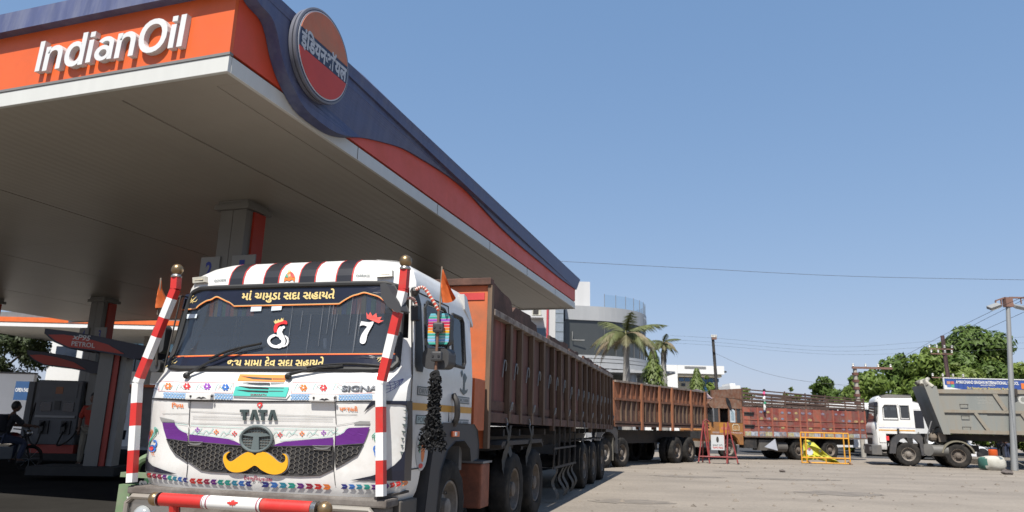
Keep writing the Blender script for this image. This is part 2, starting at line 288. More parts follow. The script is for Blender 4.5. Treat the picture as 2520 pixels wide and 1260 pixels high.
# ================================================================ CANOPY
def canopy():
    t = thing('station_canopy', 'huge filling station canopy with orange and blue fascia above the parked truck', 'canopy', C)
    cos_ = mat('fascia_orange_shaded', (.74, .085, .035), .45, var=.05, scale=2, dirt=(.45, .1, .04), damt=.25, dscale=1.5)  # duller, redder copy of the orange: the side's shade put into its colour
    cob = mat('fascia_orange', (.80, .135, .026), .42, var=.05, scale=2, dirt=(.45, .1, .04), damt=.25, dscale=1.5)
    cbl = mat('fascia_blue', (.075, .09, .19), .5, var=.12, scale=9, streak=True, dirt=(.2, .22, .3), damt=.4, dscale=5, dthr=.5)
    cwh = mat('fascia_white', (.66, .67, .64), .45, var=.04, streak=True, scale=5)
    sof = mat('soffit_sheet', (.41, .38, .33), .42, spec=.2, var=.07, scale=.5, bump=.04, bscale=3)
    nn = sof.node_tree; wv = nn.nodes.new('ShaderNodeTexWave'); wv.bands_direction = 'X'; wv.inputs['Scale'].default_value = 1.6; wv.inputs['Distortion'].default_value = 0
    tcs = nn.nodes.new('ShaderNodeTexCoord'); nn.links.new(tcs.outputs['Object'], wv.inputs[0])
    bp = nn.nodes.new('ShaderNodeBump'); bp.inputs['Strength'].default_value = .25; bp.inputs['Distance'].default_value = .01; nn.links.new(wv.outputs[0], bp.inputs['Height']); nn.links.new(bp.outputs[0], nn.nodes['Principled BSDF'].inputs['Normal'])
    LX, LY = -24., 18.25
    # soffit: separate sheets between dark gutters
    xs = [LX+.4, -18.45, -12.98, -7.5, -1.98, -.42]; ys = [.32, 6.3, 12.3, LY-.1]
    for i in range(5):
        for j in range(3):
            g = .022; MB().box(xs[i]+g, ys[j]+.004, 5.535, xs[i+1]-g, ys[j+1]-.004, 5.575).build('soffit_panel', sof, t)
    MB().box(LX+.2, .2, 5.6, -.3, LY, 5.63).build('soffit_backing', mat('gutter_brown', (.05, .035, .028), .8), t)
    # flat border sheet round the edge
    b = MB(); b.box(LX, .06, 5.528, -.06, .316, 5.56); b.box(-.416, .32, 5.528, -.06, LY-.1, 5.56); b.build('soffit_border', sof, t)
    # white band
    for nm, bx in (('white_band', (LX, 0, 5.52, -.004, .055, 5.735)), ('white_band', (-.055, .058, 5.52, 0, LY-.004, 5.735)), ('white_band', (LX, LY, 5.5, 0, LY+.05, 5.735))):
        o = MB().box(*bx).build(nm, cwh, t, bevel=.006)
    for y in (3.05, 6.2, 9.3, 12.4, 15.5): MB().box(.0005, y, 5.525, .004, y+.012, 5.73).build('band_joint', DARK, t)
    # orange fascia: front, right side
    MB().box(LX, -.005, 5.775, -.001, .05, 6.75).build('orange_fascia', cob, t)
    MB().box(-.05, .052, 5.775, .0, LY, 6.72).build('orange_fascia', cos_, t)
    MB().box(LX, LY+.002, 5.775, 0, LY+.05, 6.7).build('orange_fascia', cob, t)
    MB().box(LX, -.012, 5.737, .012, .05, 5.772).build('shadow_gap', mat('gap_grey', (.2, .2, .2), .6), t)
    for x in (-5.2, -9.2): MB().box(x, -.009, 5.78, x+.004, -.0055, 6.6).build('fascia_seam', mat('seam_orange', (.3, .05, .015), .6), t)
    # blue fascia front: leans out over the orange
    f = MB(); f.add([V((LX, -.155, 6.545)), V((.1, -.155, 6.58)), V((.1, -.125, 6.9)), V((LX, -.125, 6.86)), V((LX, .04, 6.56)), V((.1, .04, 6.6)), V((.1, .04, 6.9)), V((LX, .04, 6.86))],
                    [(0, 1, 2, 3), (0, 4, 5, 1), (3, 2, 6, 7), (0, 3, 7, 4), (1, 5, 6, 2), (4, 7, 6, 5)]); f.build('blue_fascia', cbl, t)
    # blue fascia right side: S-curve drop that carries the roundel, then a long taper
    wave = [(598, -60), (622, -20), (640, 10), (668, 42), (682, 80), (692, 130), (705, 175), (722, 215), (748, 262), (778, 292), (820, 322), (852, 334), (890, 338), (940, 349), (992, 365), (1040, 392), (1082, 418), (1118, 443), (1152, 472), (1190, 513), (1232, 558), (1280, 603), (1331, 645), (1380, 685), (1419, 713)]
    D = .2; wave = spl(wave, 4)
    DP = lambda px: D if px < 872 else max(.05, D-(px-872)*.0075)      # the roundel panel stands proud, the tail lies flat
    bot = [C.X(px, py, DP(px)) for px, py in wave]; bot = [(p.y, p.z) for p in bot]
    bot[0] = (-.13, bot[0][1]); bot = [bot[0]]+[q for q in bot[1:] if q[0] > -.1]
    top = [C.X(px, py, DP(px)) for px, py in ((1428, 688), (1200, 474), (1000, 287), (892, 186), (871, 166), (700, 6))]; top = [(p.y, p.z) for p in top]
    zt = top[-1][1]; top += [(-.13, zt)]
    s = MB(); yf0 = C.X(868, 250, D).y; yf1 = C.X(893, 250, .05).y; DY = lambda y: D+(.05-D)*min(1, max(0, (y-yf0)/(yf1-yf0)))
    s.prism(bot+top, lambda y, z, k: V((DY(y) if k else .012, y, z))); s.build('blue_fascia', cbl, t)
    # roundel
    pts = [C.X(px, py, .32) for px, py in ((790, 16), (812, 268), (724, 140), (860, 152))]
    cy = (pts[2].y+pts[3].y)/2; cz = (pts[0].z+pts[1].z)/2; ry = (pts[3].y-pts[2].y)/2; rz = (pts[0].z-pts[1].z)/2
    R = (ry+rz)/2
    RX = .32
    Mx = Matrix.Translation(V((0, cy, cz)))
    MB().lathe([(R*.96, .19), (R*.985, .201), (R*.985, RX-.07), (R*.955, RX-.065), (R*.955, RX-.045), (R, RX-.04), (R, RX-.005), (R*.985, RX)], Mx, 64).build('roundel_drum', mat('drum_grey', (.16, .165, .2), .4, .1, var=.08), t, smooth=True)
    MB().lathe([(R*.955, RX), (R*.955, RX+.004)], Mx, 64).build('roundel_rim', mat('rim_blue', (.03, .035, .07), .4), t)
    MB().lathe([(R*.93, RX+.0045), (R*.93, RX+.009)], Mx, 64).build('roundel_ring', mat('ring_white', (.6, .62, .66), .4), t)
    half = lambda a0, a1, z: [(cy+R*.9*math.cos(a0+(a1-a0)*k/30), cz+R*.9*math.sin(a0+(a1-a0)*k/30)) for k in range(31)]
    a = math.asin(.23); MB().prism(half(a, math.pi-a, 0), lambda y, z, k: V((RX+.0095+.008*k, y, z))).build('roundel_half', mat('roundel_orange', (.62, .17, .07), .5, var=.1, dirt=(.4, .26, .18), damt=.45, dscale=2), t)
    MB().prism(half(-math.pi+a, -a, 0), lambda y, z, k: V((RX+.0095+.008*k, y, z))).build('roundel_half', mat('roundel_red', (.6, .05, .02), .45, var=.06), t)
    bd = [(cy+R*.9*math.cos(q), cz+R*.9*math.sin(q)) for q in [a*.97*(1-2*k/8) for k in range(9)]]+[(cy+R*.9*math.cos(math.pi+q), cz+R*.9*math.sin(math.pi+q)) for q in [a*.97*(1-2*k/8) for k in range(9)]]
    MB().prism(bd, lambda y, z, k: V((RX+.0095+.007*k, y, z))).build('roundel_bar', mat('bar_slate', (.03, .042, .085), .5), t)
    tx = MB(); put_text(tx, "इंिडयनऑयल", lambda y, z: V((RX+.019, y, z)), (cy-R*.85, cz-.115), (cy+R*.86, cz-.115), (0, .205), off=.035, cap=.66); tx.build('roundel_lettering', mat('letter_grey', (.55, .57, .6), .5), t)
    # raised letters IndianOil
    G = json.loads(GLY); h0 = .51
    lw = mat('letter_white', (.74, .75, .75), .45, var=.05); ls = None
    rect = lambda x0, y0, x1, y1: [(x0, y0), (x1, y0), (x1, y1), (x0, y1)]
    stem = .088
    seq = [('I', [[rect(0, 0, stem, .509)]], .145), ('n', [G['n']], .36), ('d', [G['d']], .375), ('i', [[rect(0, 0, stem, .375)], [rect(0, .425, stem, .509)]], .13), ('a', 'a', .35), ('n', [G['n']], .36), ('O', [G['O']], .52), ('i', [[rect(0, 0, stem, .375)], [rect(0, .425, stem, .509)]], .13), ('l', [[rect(0, 0, stem, .509)]], stem)]
    p0 = C.Y(85, 174, -.085); p1 = C.Y(449, 115, -.085); pt = C.Y(93, 102, -.085)
    el = lambda cx, cy, rx, ry, a0=0, a1=360, n=22: [(cx+rx*math.cos(math.radians(a0+(a1-a0)*k/n)), cy+ry*math.sin(math.radians(a0+(a1-a0)*k/n))) for k in range(n+(a1-a0 != 360))]
    A_ = [[el(.155, .12, .14, .128), el(.165, .115, .068, .062)], [rect(.255, .0, .335, .27)], [el(.185, .262, .15, .123, -4, 152)+el(.185, .258, .07, .055, 152, -4)]]
    tot = 0; pos = []
    for ch, sh, adv in seq:
        if sh == 'a': sh = A_
        mn = min(p[0] for s_ in sh for p in s_[0]); wch = max(p[0] for s_ in sh for p in s_[0])-mn; pos.append((tot-mn)); tot += wch+.055
    tot -= .055; sx = (p1.x-p0.x-.02)/tot; sz = (pt.z-p0.z)/.509; sh_ = .045
    zb = (p0.z+p1.z)/2
    for (ch, sh, adv), ox in zip(seq, pos):
        q = MB()
        for e_, s_ in enumerate(A_ if sh == 'a' else sh): q.prism(s_[0], lambda u, v, k: V((p0.x+(u+ox)*sx+sh_*v*sz, -.085+.0012*e_+(.078-.0024*e_)*k, zb+v*sz)), [s_[1]] if len(s_) > 1 else [])
        o = q.build('letter', lw, t)
    # columns
    colm = mat('column_cladding', (.17, .165, .15), .4, var=.06); colr = mat('column_red', (.4, .03, .012), .5)  # cladding darkened to stand in for the deep shade under the canopy
    sign = mat('bay_sign', (.25, .255, .25), .45, var=.05); num = mat('bay_number', (.02, .04, .3), .5)
    for (cx, cyy, n1, n2) in ((-3.5, 4.72, '2', '1'), (-16.3, 13.2, '4', '3'), (-3.5, 13.2, '6', '5'), (-21, 12.4, '8', '7')):
        w_, d_ = .3, .27
        c = MB().box(cx-w_, cyy-d_, 0, cx-.012, cyy+d_, 5.34).box(cx+.0, cyy-d_, 0, cx+w_, cyy+d_, 5.34).build('column', colm, t)
        MB().box(cx-.012, cyy-d_+.02, 0, cx, cyy+d_-.02, 5.33).build('column_joint', DARK, c)
        MB().box(cx+w_+.002, cyy-.08, 0, cx+w_+.05, cyy+d_-.02, 5.33).build('red_strip', colr, c)
        MB().box(cx-w_-.09, cyy-d_-.09, 5.342, cx+w_+.1, cyy+d_+.09, 5.45).box(cx-w_-.04, cyy-d_-.04, 5.452, cx+w_+.04, cyy+d_+.04, 5.53).build('column_cap', colm, c, bevel=.006)
        sg = MB().box(cx-w_-.3, cyy-d_-.035, 3.95, cx-w_+.14, cyy-d_-.004, 4.42).build('bay_sign', sign, c)
        tx = MB(); put_text(tx, n1, lambda u, v: V((u, cyy-d_-.038, v)), (cx-w_-.17, 4.03), (cx-w_-.02, 4.03), (0, .29), off=.03)
        tx.build('bay_number', num, c)
        sg = MB().box(cx+.12, cyy-d_-.035, 3.95, cx+w_+.34, cyy-d_-.004, 4.42).build('bay_sign', sign, c)
        tx = MB(); put_text(tx, n2, lambda u, v: V((u, cyy-d_-.038, v)), (cx+.3, 4.03), (cx+.42, 4.03), (0, .29), off=.03)
        tx.build('bay_number', num, c)
    # roof plate
    MB().box(LX, .06, 6.3, -.06, LY-.06, 6.34).build('roof_plate', GREY, t)
canopy()
# ================================================================ TRUCK CABS (shared shell)
def interp(tab, z):
    if z <= tab[0][0]: return tab[0][1]
    for (a, p), (b, q) in zip(tab, tab[1:]):
        if z <= b: return p+(q-p)*(z-a)/(b-a)
    return tab[-1][1]
CABP = [(.70, .07), (.78, .03), (.86, .0), (1.25, 0), (1.56, -.03), (1.62, -.035), (1.77, -.01), (1.9, .085), (2.25, .165), (2.78, .235), (2.9, .255), (2.98, .29), (3.05, .36), (3.1, .45), (3.13, .62), (3.145, .85)]
CABW = [(.70, 1.36), (.8, 1.41), (1.0, 1.44), (1.95, 1.44), (2.4, 1.405), (2.85, 1.36), (2.98, 1.3), (3.06, 1.2), (3.12, 1.05), (3.145, .8)]
def cabS(x, z, W0=1.44):
    W = interp(CABW, z)*W0/1.44; t = max(0, (abs(x)-.62*W)/(.38*W)); t = min(t, 1.03)
    return interp(CABP, z)+.19*t**2.5
def cab_shell(parent, m, L=2.16, W0=1.44, wind=True, zlow=.70, back=True):
    """hollow cab: rounded front, flat sides and rear, open windscreen and side windows"""
    zs = [zlow, .78, .86, 1.0, 1.12, 1.25, 1.4, 1.56, 1.62, 1.7, 1.77, 1.84, 1.9, 1.955, 2.1, 2.25, 2.45, 2.65, 2.775, 2.84, 2.9, 2.94, 2.98, 3.02, 3.05, 3.08, 3.1, 3.12, 3.13, 3.145]
    us = [-1, -.985, -.96, -.925, -.88, -.82, -.76, -.7, -.62, -.5, -.35, -.2, 0, .2, .35, .5, .62, .7, .76, .82, .88, .925, .96, .985, 1]
    g = MB(); rows = []
    for z in zs:
        W = interp(CABW, z)*W0/1.44; row = []
        ys = [.62, 1.28, 1.46, 1.86]; e = cabS(W, z, W0)
        row += [V((-W, L, z))]+[V((-W, y, z)) for y in reversed(ys)]
        row += [V((u*W, cabS(u*W, z, W0), z)) for u in us]
        row += [V((W, y, z)) for y in ys]+[V((W, L, z))]
        rows.append(row)
    n = len(rows[0]); g.v = [tuple(p) for r in rows for p in r]
    for j in range(len(zs)-1):
        for i in range(n-1):
            zc = (zs[j]+zs[j+1])/2; p = (rows[j][i]+rows[j][i+1])/2
            if wind and 1.955 < zc < 2.775 and 5 <= i < n-6 and abs(p.x) < .93*W0: continue
            if 2.1 < zc < 2.65 and (i in (1, 3) or i in (n-3, n-5)): continue
            if zc < 1.4 and (i in (0, 1, 2, 3) or i in (n-2, n-3, n-4, n-5)): continue     # wheel arches
            g.f.append((j*n+i, j*n+i+1, (j+1)*n+i+1, (j+1)*n+i))
    k = (len(zs)-1)*n; g.f.append(tuple(k+i for i in range(n)))
    for j in range(len(zs)-1):
        if zs[j] >= 1.4: g.f.append((j*n+n-1, j*n, (j+1)*n, (j+1)*n+n-1))
    return g.build('cab_body', m, parent, smooth=True)
def wheel_meshes(R=.52, w=.29, rimc=None):
    r = R; N = 52
    pr = [(r*.56, -w*.36), (r*.6, -w*.46), (r*.8, -w*.5), (r*.93, -w*.47), (r*.985, -w*.40), (r, -w*.25), (r, 0), (r, w*.25), (r*.985, w*.40), (r*.93, w*.47), (r*.8, w*.5), (r*.6, w*.46), (r*.56, w*.36)]
    t = MB(); t.lathe(pr, None, N, cap=False)
    for i, (rr, x) in enumerate(pr):                       # shoulder lugs
        if 3 <= i <= 9 and i != 6:
            for k in range(N):
                if (k % 4) < 2 and i in (3, 4, 8, 9) or (i in (5, 7) and k % 4 == 1):
                    q = V(t.v[i*N+k]); s = .965; t.v[i*N+k] = (q.x, q.y*s, q.z*s)
    tyre = t.mesh('tyre', RUBBER, True)
    rm = MB(); rm.lathe([(r*.57, w*.40), (r*.555, w*.44), (r*.52, w*.40), (r*.5, w*.22), (r*.42, w*.02), (r*.3, w*.0), (r*.29, w*.12), (r*.2, w*.14), (r*.19, w*.38), (r*.14, w*.42), (.004, w*.43)], None, 28, cap=False)
    rm.lathe([(r*.57, -w*.40), (r*.5, -w*.3), (.01, -w*.25)], None, 28, cap=False)
    for k in range(10):
        a = 2*math.pi*k/10; c = V((0, math.cos(a)*r*.36, math.sin(a)*r*.36))
        rm.lathe([(.016, -.01), (.016, w*.12), (.008, w*.13)], Matrix.Translation(c+V((w*.01, 0, 0))), 6)
    rim = rm.mesh('rim', rimc or mat('dusty_rim', (.17, .14, .115), .7, var=.25, scale=8, dirt=(.08, .065, .05), damt=.6, dscale=5), True)
    holes = MB()
    for k in range(8):
        a = 2*math.pi*(k+.5)/8; c = V((w*.06, math.cos(a)*r*.455, math.sin(a)*r*.455)); holes.lathe([(.028, 0), (.028, .012)], Matrix.Translation(c), 10)
    return tyre, rim, holes.mesh('rim_hole', BLACK)
TY = wheel_meshes()
TYF = wheel_meshes(rimc=mat('steer_rim', (.25, .22, .19), .6, var=.25, scale=8, dirt=(.1, .08, .06), damt=.6, dscale=5))
def wheel(parent, x, y, z=.52, tm=TY, dual=False, flip=False, sc=1., spin=0.):
    o = link('wheel', tm[0], parent, (x, y, z), (spin, 0, math.pi if flip else 0)); o.scale = (sc, sc, sc)
    link('rim', tm[1], o); link('rim_hole', tm[2], o)
    if dual: link('inner_tyre', tm[0], o, (-.33, 0, 0))
    return o
# ================================================================ THE DECORATED TRUCK IN FRONT
T = Fr((-2.4051605, 7.11196268), .2659)
t = thing('decorated_truck', 'white cab-over truck with painted flowers and a big yellow moustache on its grille', 'truck', T)
HERO = t
cab_shell(t, WHITE)
def sf(px, py):
    """sight line -> (x, z) on the cab front"""
    y = .1
    for _ in range(40):
        P = T.Y(px, py, y); x = max(-1.44, min(1.44, P.x)); y = .5*y+.5*cabS(x, min(P.z, 3.14))
    if abs(P.x) >= 1.4399:                               # past the corner: on along the flat side
        s_ = 1 if P.x > 0 else -1; Q = T.X(px, py, 1.44*s_); e = cabS(1.44, Q.z)
        if Q.y > e: return (s_*(1.44+Q.y-e), Q.z)
    return (max(-1.44, min(1.44, P.x)), P.z)
def skin_pt(x, z, off):
    if abs(x) <= 1.44 or z > 1.96: return V((x, cabS(x, z)-off, z))
    s_ = 1 if x > 0 else -1; return V((s_*(1.44+off), cabS(1.44, z)+abs(x)-1.44-off*.3, z))
def on(off): return lambda x, z: skin_pt(x, z, off)
OFFN = [0]
def decal(name, m, px=None, xz=None, off=.006, sub=.07, parent=None, thick=0., holes=(), build=True):
    """sheet that follows the cab front; outlines in sight-line or in cab coordinates"""
    loops = [[sf(*p) for p in px]] if px else [xz]
    loops += [[sf(*p) for p in h] for h in holes]
    flat = [p for l in loops for p in l]
    bm = bmesh.new(); vs = [bm.verts.new((p[0], 0, p[1])) for p in flat]
    for tr in tessellate_polygon([[V((p[0], p[1], 0)) for p in l] for l in loops]):
        try: bm.faces.new([vs[i] for i in tr])
        except ValueError: pass
    if max(abs(p[0]) for p in flat) > 1.2 and min(p[1] for p in flat) < 1.95:
        for xx in (1.44, -1.44, 1.405, -1.405, 1.36, -1.36): bmesh.ops.bisect_plane(bm, geom=bm.verts[:]+bm.edges[:]+bm.faces[:], plane_co=(xx, 0, 0), plane_no=(1, 0, 0))
        bmesh.ops.triangulate(bm, faces=bm.faces)
    for _ in range(5):
        es = [e for e in bm.edges if e.calc_length() > sub*1.5]
        if not es: break
        bmesh.ops.subdivide_edges(bm, edges=es, cuts=1); bmesh.ops.triangulate(bm, faces=bm.faces)
    OFFN[0] += 1; of = off+.00012*(OFFN[0] % 20)
    for v in bm.verts: v.co = skin_pt(v.co.x, v.co.z, of)
    bmesh.ops.recalc_face_normals(bm, faces=bm.faces)
    if thick:
        g = bmesh.ops.extrude_face_region(bm, geom=bm.faces)
        for v in g['geom']:
            if isinstance(v, bmesh.types.BMVert): v.co.y += thick
    bmesh.ops.recalc_face_normals(bm, faces=bm.faces)
    me = bpy.data.meshes.new(name); bm.to_mesh(me); bm.free(); me.materials.append(m)
    return link(name, me, parent or t)
def dens(pts, step=6):
    """more points along a sight-line polyline"""
    o = []
    for a, b in zip(pts, pts[1:]):
        n = max(1, int(math.hypot(b[0]-a[0], b[1]-a[1])/step)); o += [(a[0]+(b[0]-a[0])*k/n, a[1]+(b[1]-a[1])*k/n) for k in range(n)]
    return o+[pts[-1]]
def fpx(off):
    def f(px, py):
        x, z = sf(px, py); return skin_pt(x, z, off)
    return f
r3 = lambda *p: [(320+x/3.5, 900+y/3.5) for x, y in p]          # helper scales of the survey sketches
r2 = lambda *p: [(400+x*.246, 640+y*.246) for x, y in p]
# --- black lower apron behind the white panels, dark bonnet gap
decal('bonnet_gap', BLACK, px=[(358, 979), (394, 979.5), (470, 983), (640, 986), (823, 986.5), (915, 986), (1010, 987), (1010, 990.5), (915, 990), (640, 990), (470, 988), (394, 984), (358, 983)], off=.008)
for a, b in (((469, 988), (466, 1041)), ((466, 1041), (468, 1050)), ((463, 1143), (460, 1175)), ((825, 988), (828, 1044)), ((827, 1050), (822, 1154)), ((822, 1154), (826, 1194)), ((466, 1052), (462, 1143))):
    q = MB(); q.ribbon([a, b], 1.6, fpx(.007)); q.build('panel_seam', BLACK, t)
for pts in (((470, 1012), (640, 1020), (825, 1025)), ((828, 1020), (880, 1020)), ((400, 1018), (466, 1018)), ((470, 1041), (640, 1046), (825, 1050)), ((828, 1047), (872, 1040)), ((396, 1034), (466, 1042))):
    q = MB(); q.ribbon(dens(list(pts), 20), 1.2, fpx(.006)); q.build('crease_line', mat('crease_grey', (.42, .42, .41), .5), t)
for y in (1024, 1030): q = MB(); q.ribbon([(475, y), (640, y+4), (820, y+6)], 1., fpx(.006)); q.build('crease_line', MATS['crease_grey'], t)
# --- black lamp surrounds at both corners
decal('corner_trim', NAVY, px=dens([(354, 979), (394, 980.5), (401, 992), (406, 1008), (398, 1000), (388, 987), (366, 987), (362, 1000), (354, 1000)], 14), off=.010)
decal('corner_trim', NAVY, px=dens([(356, 1108), (362, 1128), (377, 1146), (406, 1157), (437, 1166.5), (400, 1165), (359, 1158)], 14), off=.010)
decal('corner_trim', NAVY, px=dens([(917, 986), (1013, 987), (1013, 1100), (1009, 1183), (930, 1183), (863, 1182), (915, 1171), (949, 1160), (972, 1144), (988, 1128), (997, 1100), (1002, 1050), (1004, 1014), (999, 999), (988, 996), (946, 995), (921, 996), (908, 1005), (896, 1015), (905, 1000)], 14), off=.010)
for i in range(6):                                              # dark side slats beside the left lamp
    y = 1003+i*17.5; decal('lamp_slat', BLACK, px=[(353.5, y), (362, y+1), (361, y+13), (353.5, y+13)], off=.011)
for i in range(7):                                              # triangular fins in the right corner
    y = 1009+i*17; decal('lamp_fin', GREYV, px=[(993-i*1.2, y), (1001-i*1.2, y+1), (999.5-i*1.6, y+9)], off=.012)
# --- moulded cheeks
for pts in ([(872, 1040), (888, 1036), (912, 1037), (911, 1044), (872, 1044)], [(394, 1026), (430, 1034), (431, 1038), (400, 1038)]):
    decal('cheek_recess', mat('recess_grey', (.33, .33, .32), .6), px=pts, off=.007)
# --- purple bands
decal('purple_band', PURPLE, px=[(401, 1040), (431, 1041), (434, 1048), (441, 1056), (450, 1062), (462.5, 1068), (463, 1086), (411, 1079), (404, 1056)], off=.009)
decal('purple_band', PURPLE, px=[(467, 1069), (500, 1073), (560, 1080), (578, 1085), (590, 1091), (601, 1097), (560, 1094), (520, 1090), (467, 1087)], off=.009)
decal('purple_band', PURPLE, px=[(674, 1097), (680, 1093), (700, 1087), (760, 1082), (821, 1077), (821, 1096), (748, 1097), (700, 1099)], off=.009)
decal('purple_band', PURPLE, px=[(825, 1074), (838, 1070), (848, 1064), (853, 1057), (860, 1053), (911, 1051), (904, 1072), (896, 1091), (826, 1096)], off=.009)
# --- honeycomb grilles
hexm = mat('grille_bars', (.10, .097, .088), .6, var=.25, dirt=(.2, .17, .14), damt=.5, dscale=8)
def inside(p, poly):
    c = False; n = len(poly)
    for i in range(n):
        (x0, y0), (x1, y1) = poly[i], poly[(i+1) % n]
        if (y0 > p[1]) != (y1 > p[1]) and p[0] < (x1-x0)*(p[1]-y0)/(y1-y0)+x0: c = not c
    return c
def grille(px):
    g = decal('grille', BLACK, px=dens(px+[px[0]], 25)[:-1], off=.008); poly = [sf(*p) for p in px]
    x0, x1 = min(p[0] for p in poly), max(p[0] for p in poly); z0, z1 = min(p[1] for p in poly), max(p[1] for p in poly)
    q = MB(); dx, dz = .098, .0215; j = 0; z = z0
    while z < z1+dz:
        x = math.floor(x0/dx)*dx+(dx/2 if j % 2 else 0)
        while x < x1+dx:
            hx = [(x-dx*.33, z), (x-dx*.17, z+dz), (x+dx*.17, z+dz), (x+dx*.33, z)]
            segs = [(hx[0], hx[1]), (hx[1], hx[2]), (hx[2], hx[3]), (hx[3], (x+dx*.67, z))]
            for a, b in segs:
                m_ = ((a[0]+b[0])/2, (a[1]+b[1])/2)
                if inside(a, poly) and inside(b, poly): q.beam(on(.013)(*a), on(.013)(*b), .0062, .010, up=V((0, 1, 0)))
            x += dx
        z += dz; j += 1
    o = q.build('honeycomb', hexm, g); tag(o, kind='stuff')
    q = MB(); L_ = [sf(*p) for p in dens(px+[px[0]], 10)[:-1]]; q.tube([on(.012)(*p) for p in L_], .006, 6, closed=True); q.build('grille_frame', BLACK, g)
grille([(467, 1088), (520, 1091), (600, 1098), (612, 1104), (636, 1108), (662, 1104), (677, 1099), (748, 1098), (821, 1097), (821, 1153), (788, 1169), (740, 1170.5), (691, 1168.6), (606, 1164), (520, 1160), (496, 1156), (464, 1134)])
grille([(412, 1080), (462, 1087), (460, 1135), (434, 1118), (420, 1098)])
grille([(827, 1097), (895, 1092), (880, 1119), (828, 1150)])
# --- moustache
mo = r3((1095, 775), (1118, 752), (1150, 741), (1190, 748), (1240, 780), (1285, 820), (1318, 836), (1348, 826), (1360, 800), (1352, 772), (1330, 757), (1356, 764), (1374, 795), (1378, 845), (1362, 890), (1325, 922), (1270, 935), (1210, 925), (1150, 895), (1118, 868), (1092, 858), (1065, 872), (1020, 900), (960, 916), (900, 912), (855, 885), (832, 840), (824, 800), (834, 765), (862, 744), (880, 743), (858, 760), (850, 790), (862, 815), (890, 824), (925, 806), (975, 770), (1025, 745), (1062, 745))
mo = spl(mo+[mo[0]], 3)[:-1]
cxm, cym = 634, 1138
decal('moustache_border', GREY, px=[((x-cxm)*1.035+cxm, (y-cym)*1.07+cym) for x, y in mo], off=.028, thick=.012, sub=.2)
decal('moustache', YELLOW, px=mo, off=.040, thick=.012, sub=.2)
# --- oval badge with a T
Pc = sf(636, 1080); bx, bz, br, bs = Pc[0], Pc[1], .172, .118
b = MB(); b.tube([V((bx+br*math.cos(a), -.035, bz+bs*math.sin(a))) for a in [2*math.pi*k/40 for k in range(40)]], .015, 8, closed=True)
bo = b.build('badge_ring', GREYV, t, smooth=True)
MB().prism(circ(bx, bz, br, bs, 40), lambda x, z, k: V((x, -.02+.018*k, z))).build('badge_back', hexm, bo)
q = MB()
for k in range(9):
    zz = bz-bs+.026*(k+.5); hw = br*math.sqrt(max(0, 1-((zz-bz)/bs)**2))-.015
    if hw > .02: q.box(bx-hw, -.026, zz-.003, bx+hw, -.021, zz+.003)
for k in range(11):
    xx = bx-br+.031*(k+.5); hh = bs*math.sqrt(max(0, 1-((xx-bx)/br)**2))-.012
    if hh > .02: q.box(xx-.002, -.0255, bz-hh, xx+.002, -.0215, bz+hh)
q.build('badge_mesh', GREYV, bo)
q = MB(); q.prism([(bx-br+.012, bz+.035), (bx-.09, bz+.052), (bx, bz+.056), (bx+.09, bz+.052), (bx+br-.012, bz+.035), (bx+.09, bz+.026), (bx+.03, bz+.02), (bx+.045, bz-bs+.01), (bx-.045, bz-bs+.01), (bx-.03, bz+.02), (bx-.09, bz+.026)], lambda x, z, k: V((x, -.042+.018*k, z)))
q.build('badge_emblem', GREYV, bo, bevel=.003)
# --- TATA
q = MB()
def slab(mb, px, o0, o1):
    P = [sf(*p) for p in px]; mb.prism(P, lambda x, z, k: V((x, cabS(x, z)-(o0 if k else o1), z)))
for x0, kind in ((593, 'T'), (616, 'A'), (638, 'T'), (661, 'A')):
    yy = 1008+(x0-593)*.012
    if kind == 'T': slab(q, [(x0, yy), (x0+21, yy), (x0+21, yy+7), (x0+14, yy+7), (x0+14.5, yy+26), (x0+7, yy+26), (x0+7, yy+7), (x0, yy+7)], .004, .020)
    else: slab(q, [(x0+8, yy), (x0+16, yy), (x0+23.5, yy+26), (x0+16, yy+26), (x0+14.5, yy+20), (x0+12, yy+8), (x0+7.5, yy+26), (x0+.5, yy+26)], .004, .020)
q.build('maker_lettering', mat('slate_letter', (.07, .10, .10), .4, .2), t)
# --- SIGNA
q = MB(); put_text(q, 'SIGNA', fpx(.012), (841, 961.5), (930, 961), (0, -13), off=.02, shear=.1, cap=.7); q.build('model_lettering', mat('silver_letter', (.42, .42, .42), .3, .6), t)
q = MB(); put_text(q, 'SIGNA', fpx(.009), (842.5, 963), (931.5, 962.5), (0, -13), off=.03, shear=.1, cap=.7); q.build('model_lettering', mat('letter_shadow', (.06, .06, .06), .5), t)  # dark copy set down and right, painted as the letters' shadow
# --- vent with orange and teal slats
vp = decal('vent', CLEANW, px=[(594, 919), (714, 921), (714, 972), (707, 981), (577, 977), (575, 960)], off=.012, thick=.012)
decal('vent_slat', ORANGE if 0 else mat('vent_orange', (.85, .28, .05), .45, var=.05), px=[(594, 921), (709, 923), (703, 940), (587, 937)], off=.020, thick=.007, parent=vp)
decal('vent_slat', TEAL, px=[(583, 951), (713, 953), (712, 961), (706, 977), (576, 974)], off=.020, thick=.007, parent=vp)
for i, (x0, y0, x1, y1) in enumerate(((597, 926, 673, 931), (592, 941, 668, 942), (588, 950, 665, 954), (584, 959.5, 664, 962))):
    decal('vent_slot', BLACK, px=[(x0, y0), (x1, y1), (x1-1, y1+4.2), (x0+30, y1+2.6)], off=.022, parent=vp)
    decal('vent_slot', mat('slot_brown', (.25, .09, .02), .6) if i == 0 else GREYV, px=[(x1+1, y1-.4), (705-i*1.5, y1+.3), (705-i*1.5, y1+3.4 if i == 0 else y1+1.5), (x1+1, y1+3.6 if i == 0 else y1+1.5)], off=.022, parent=vp)
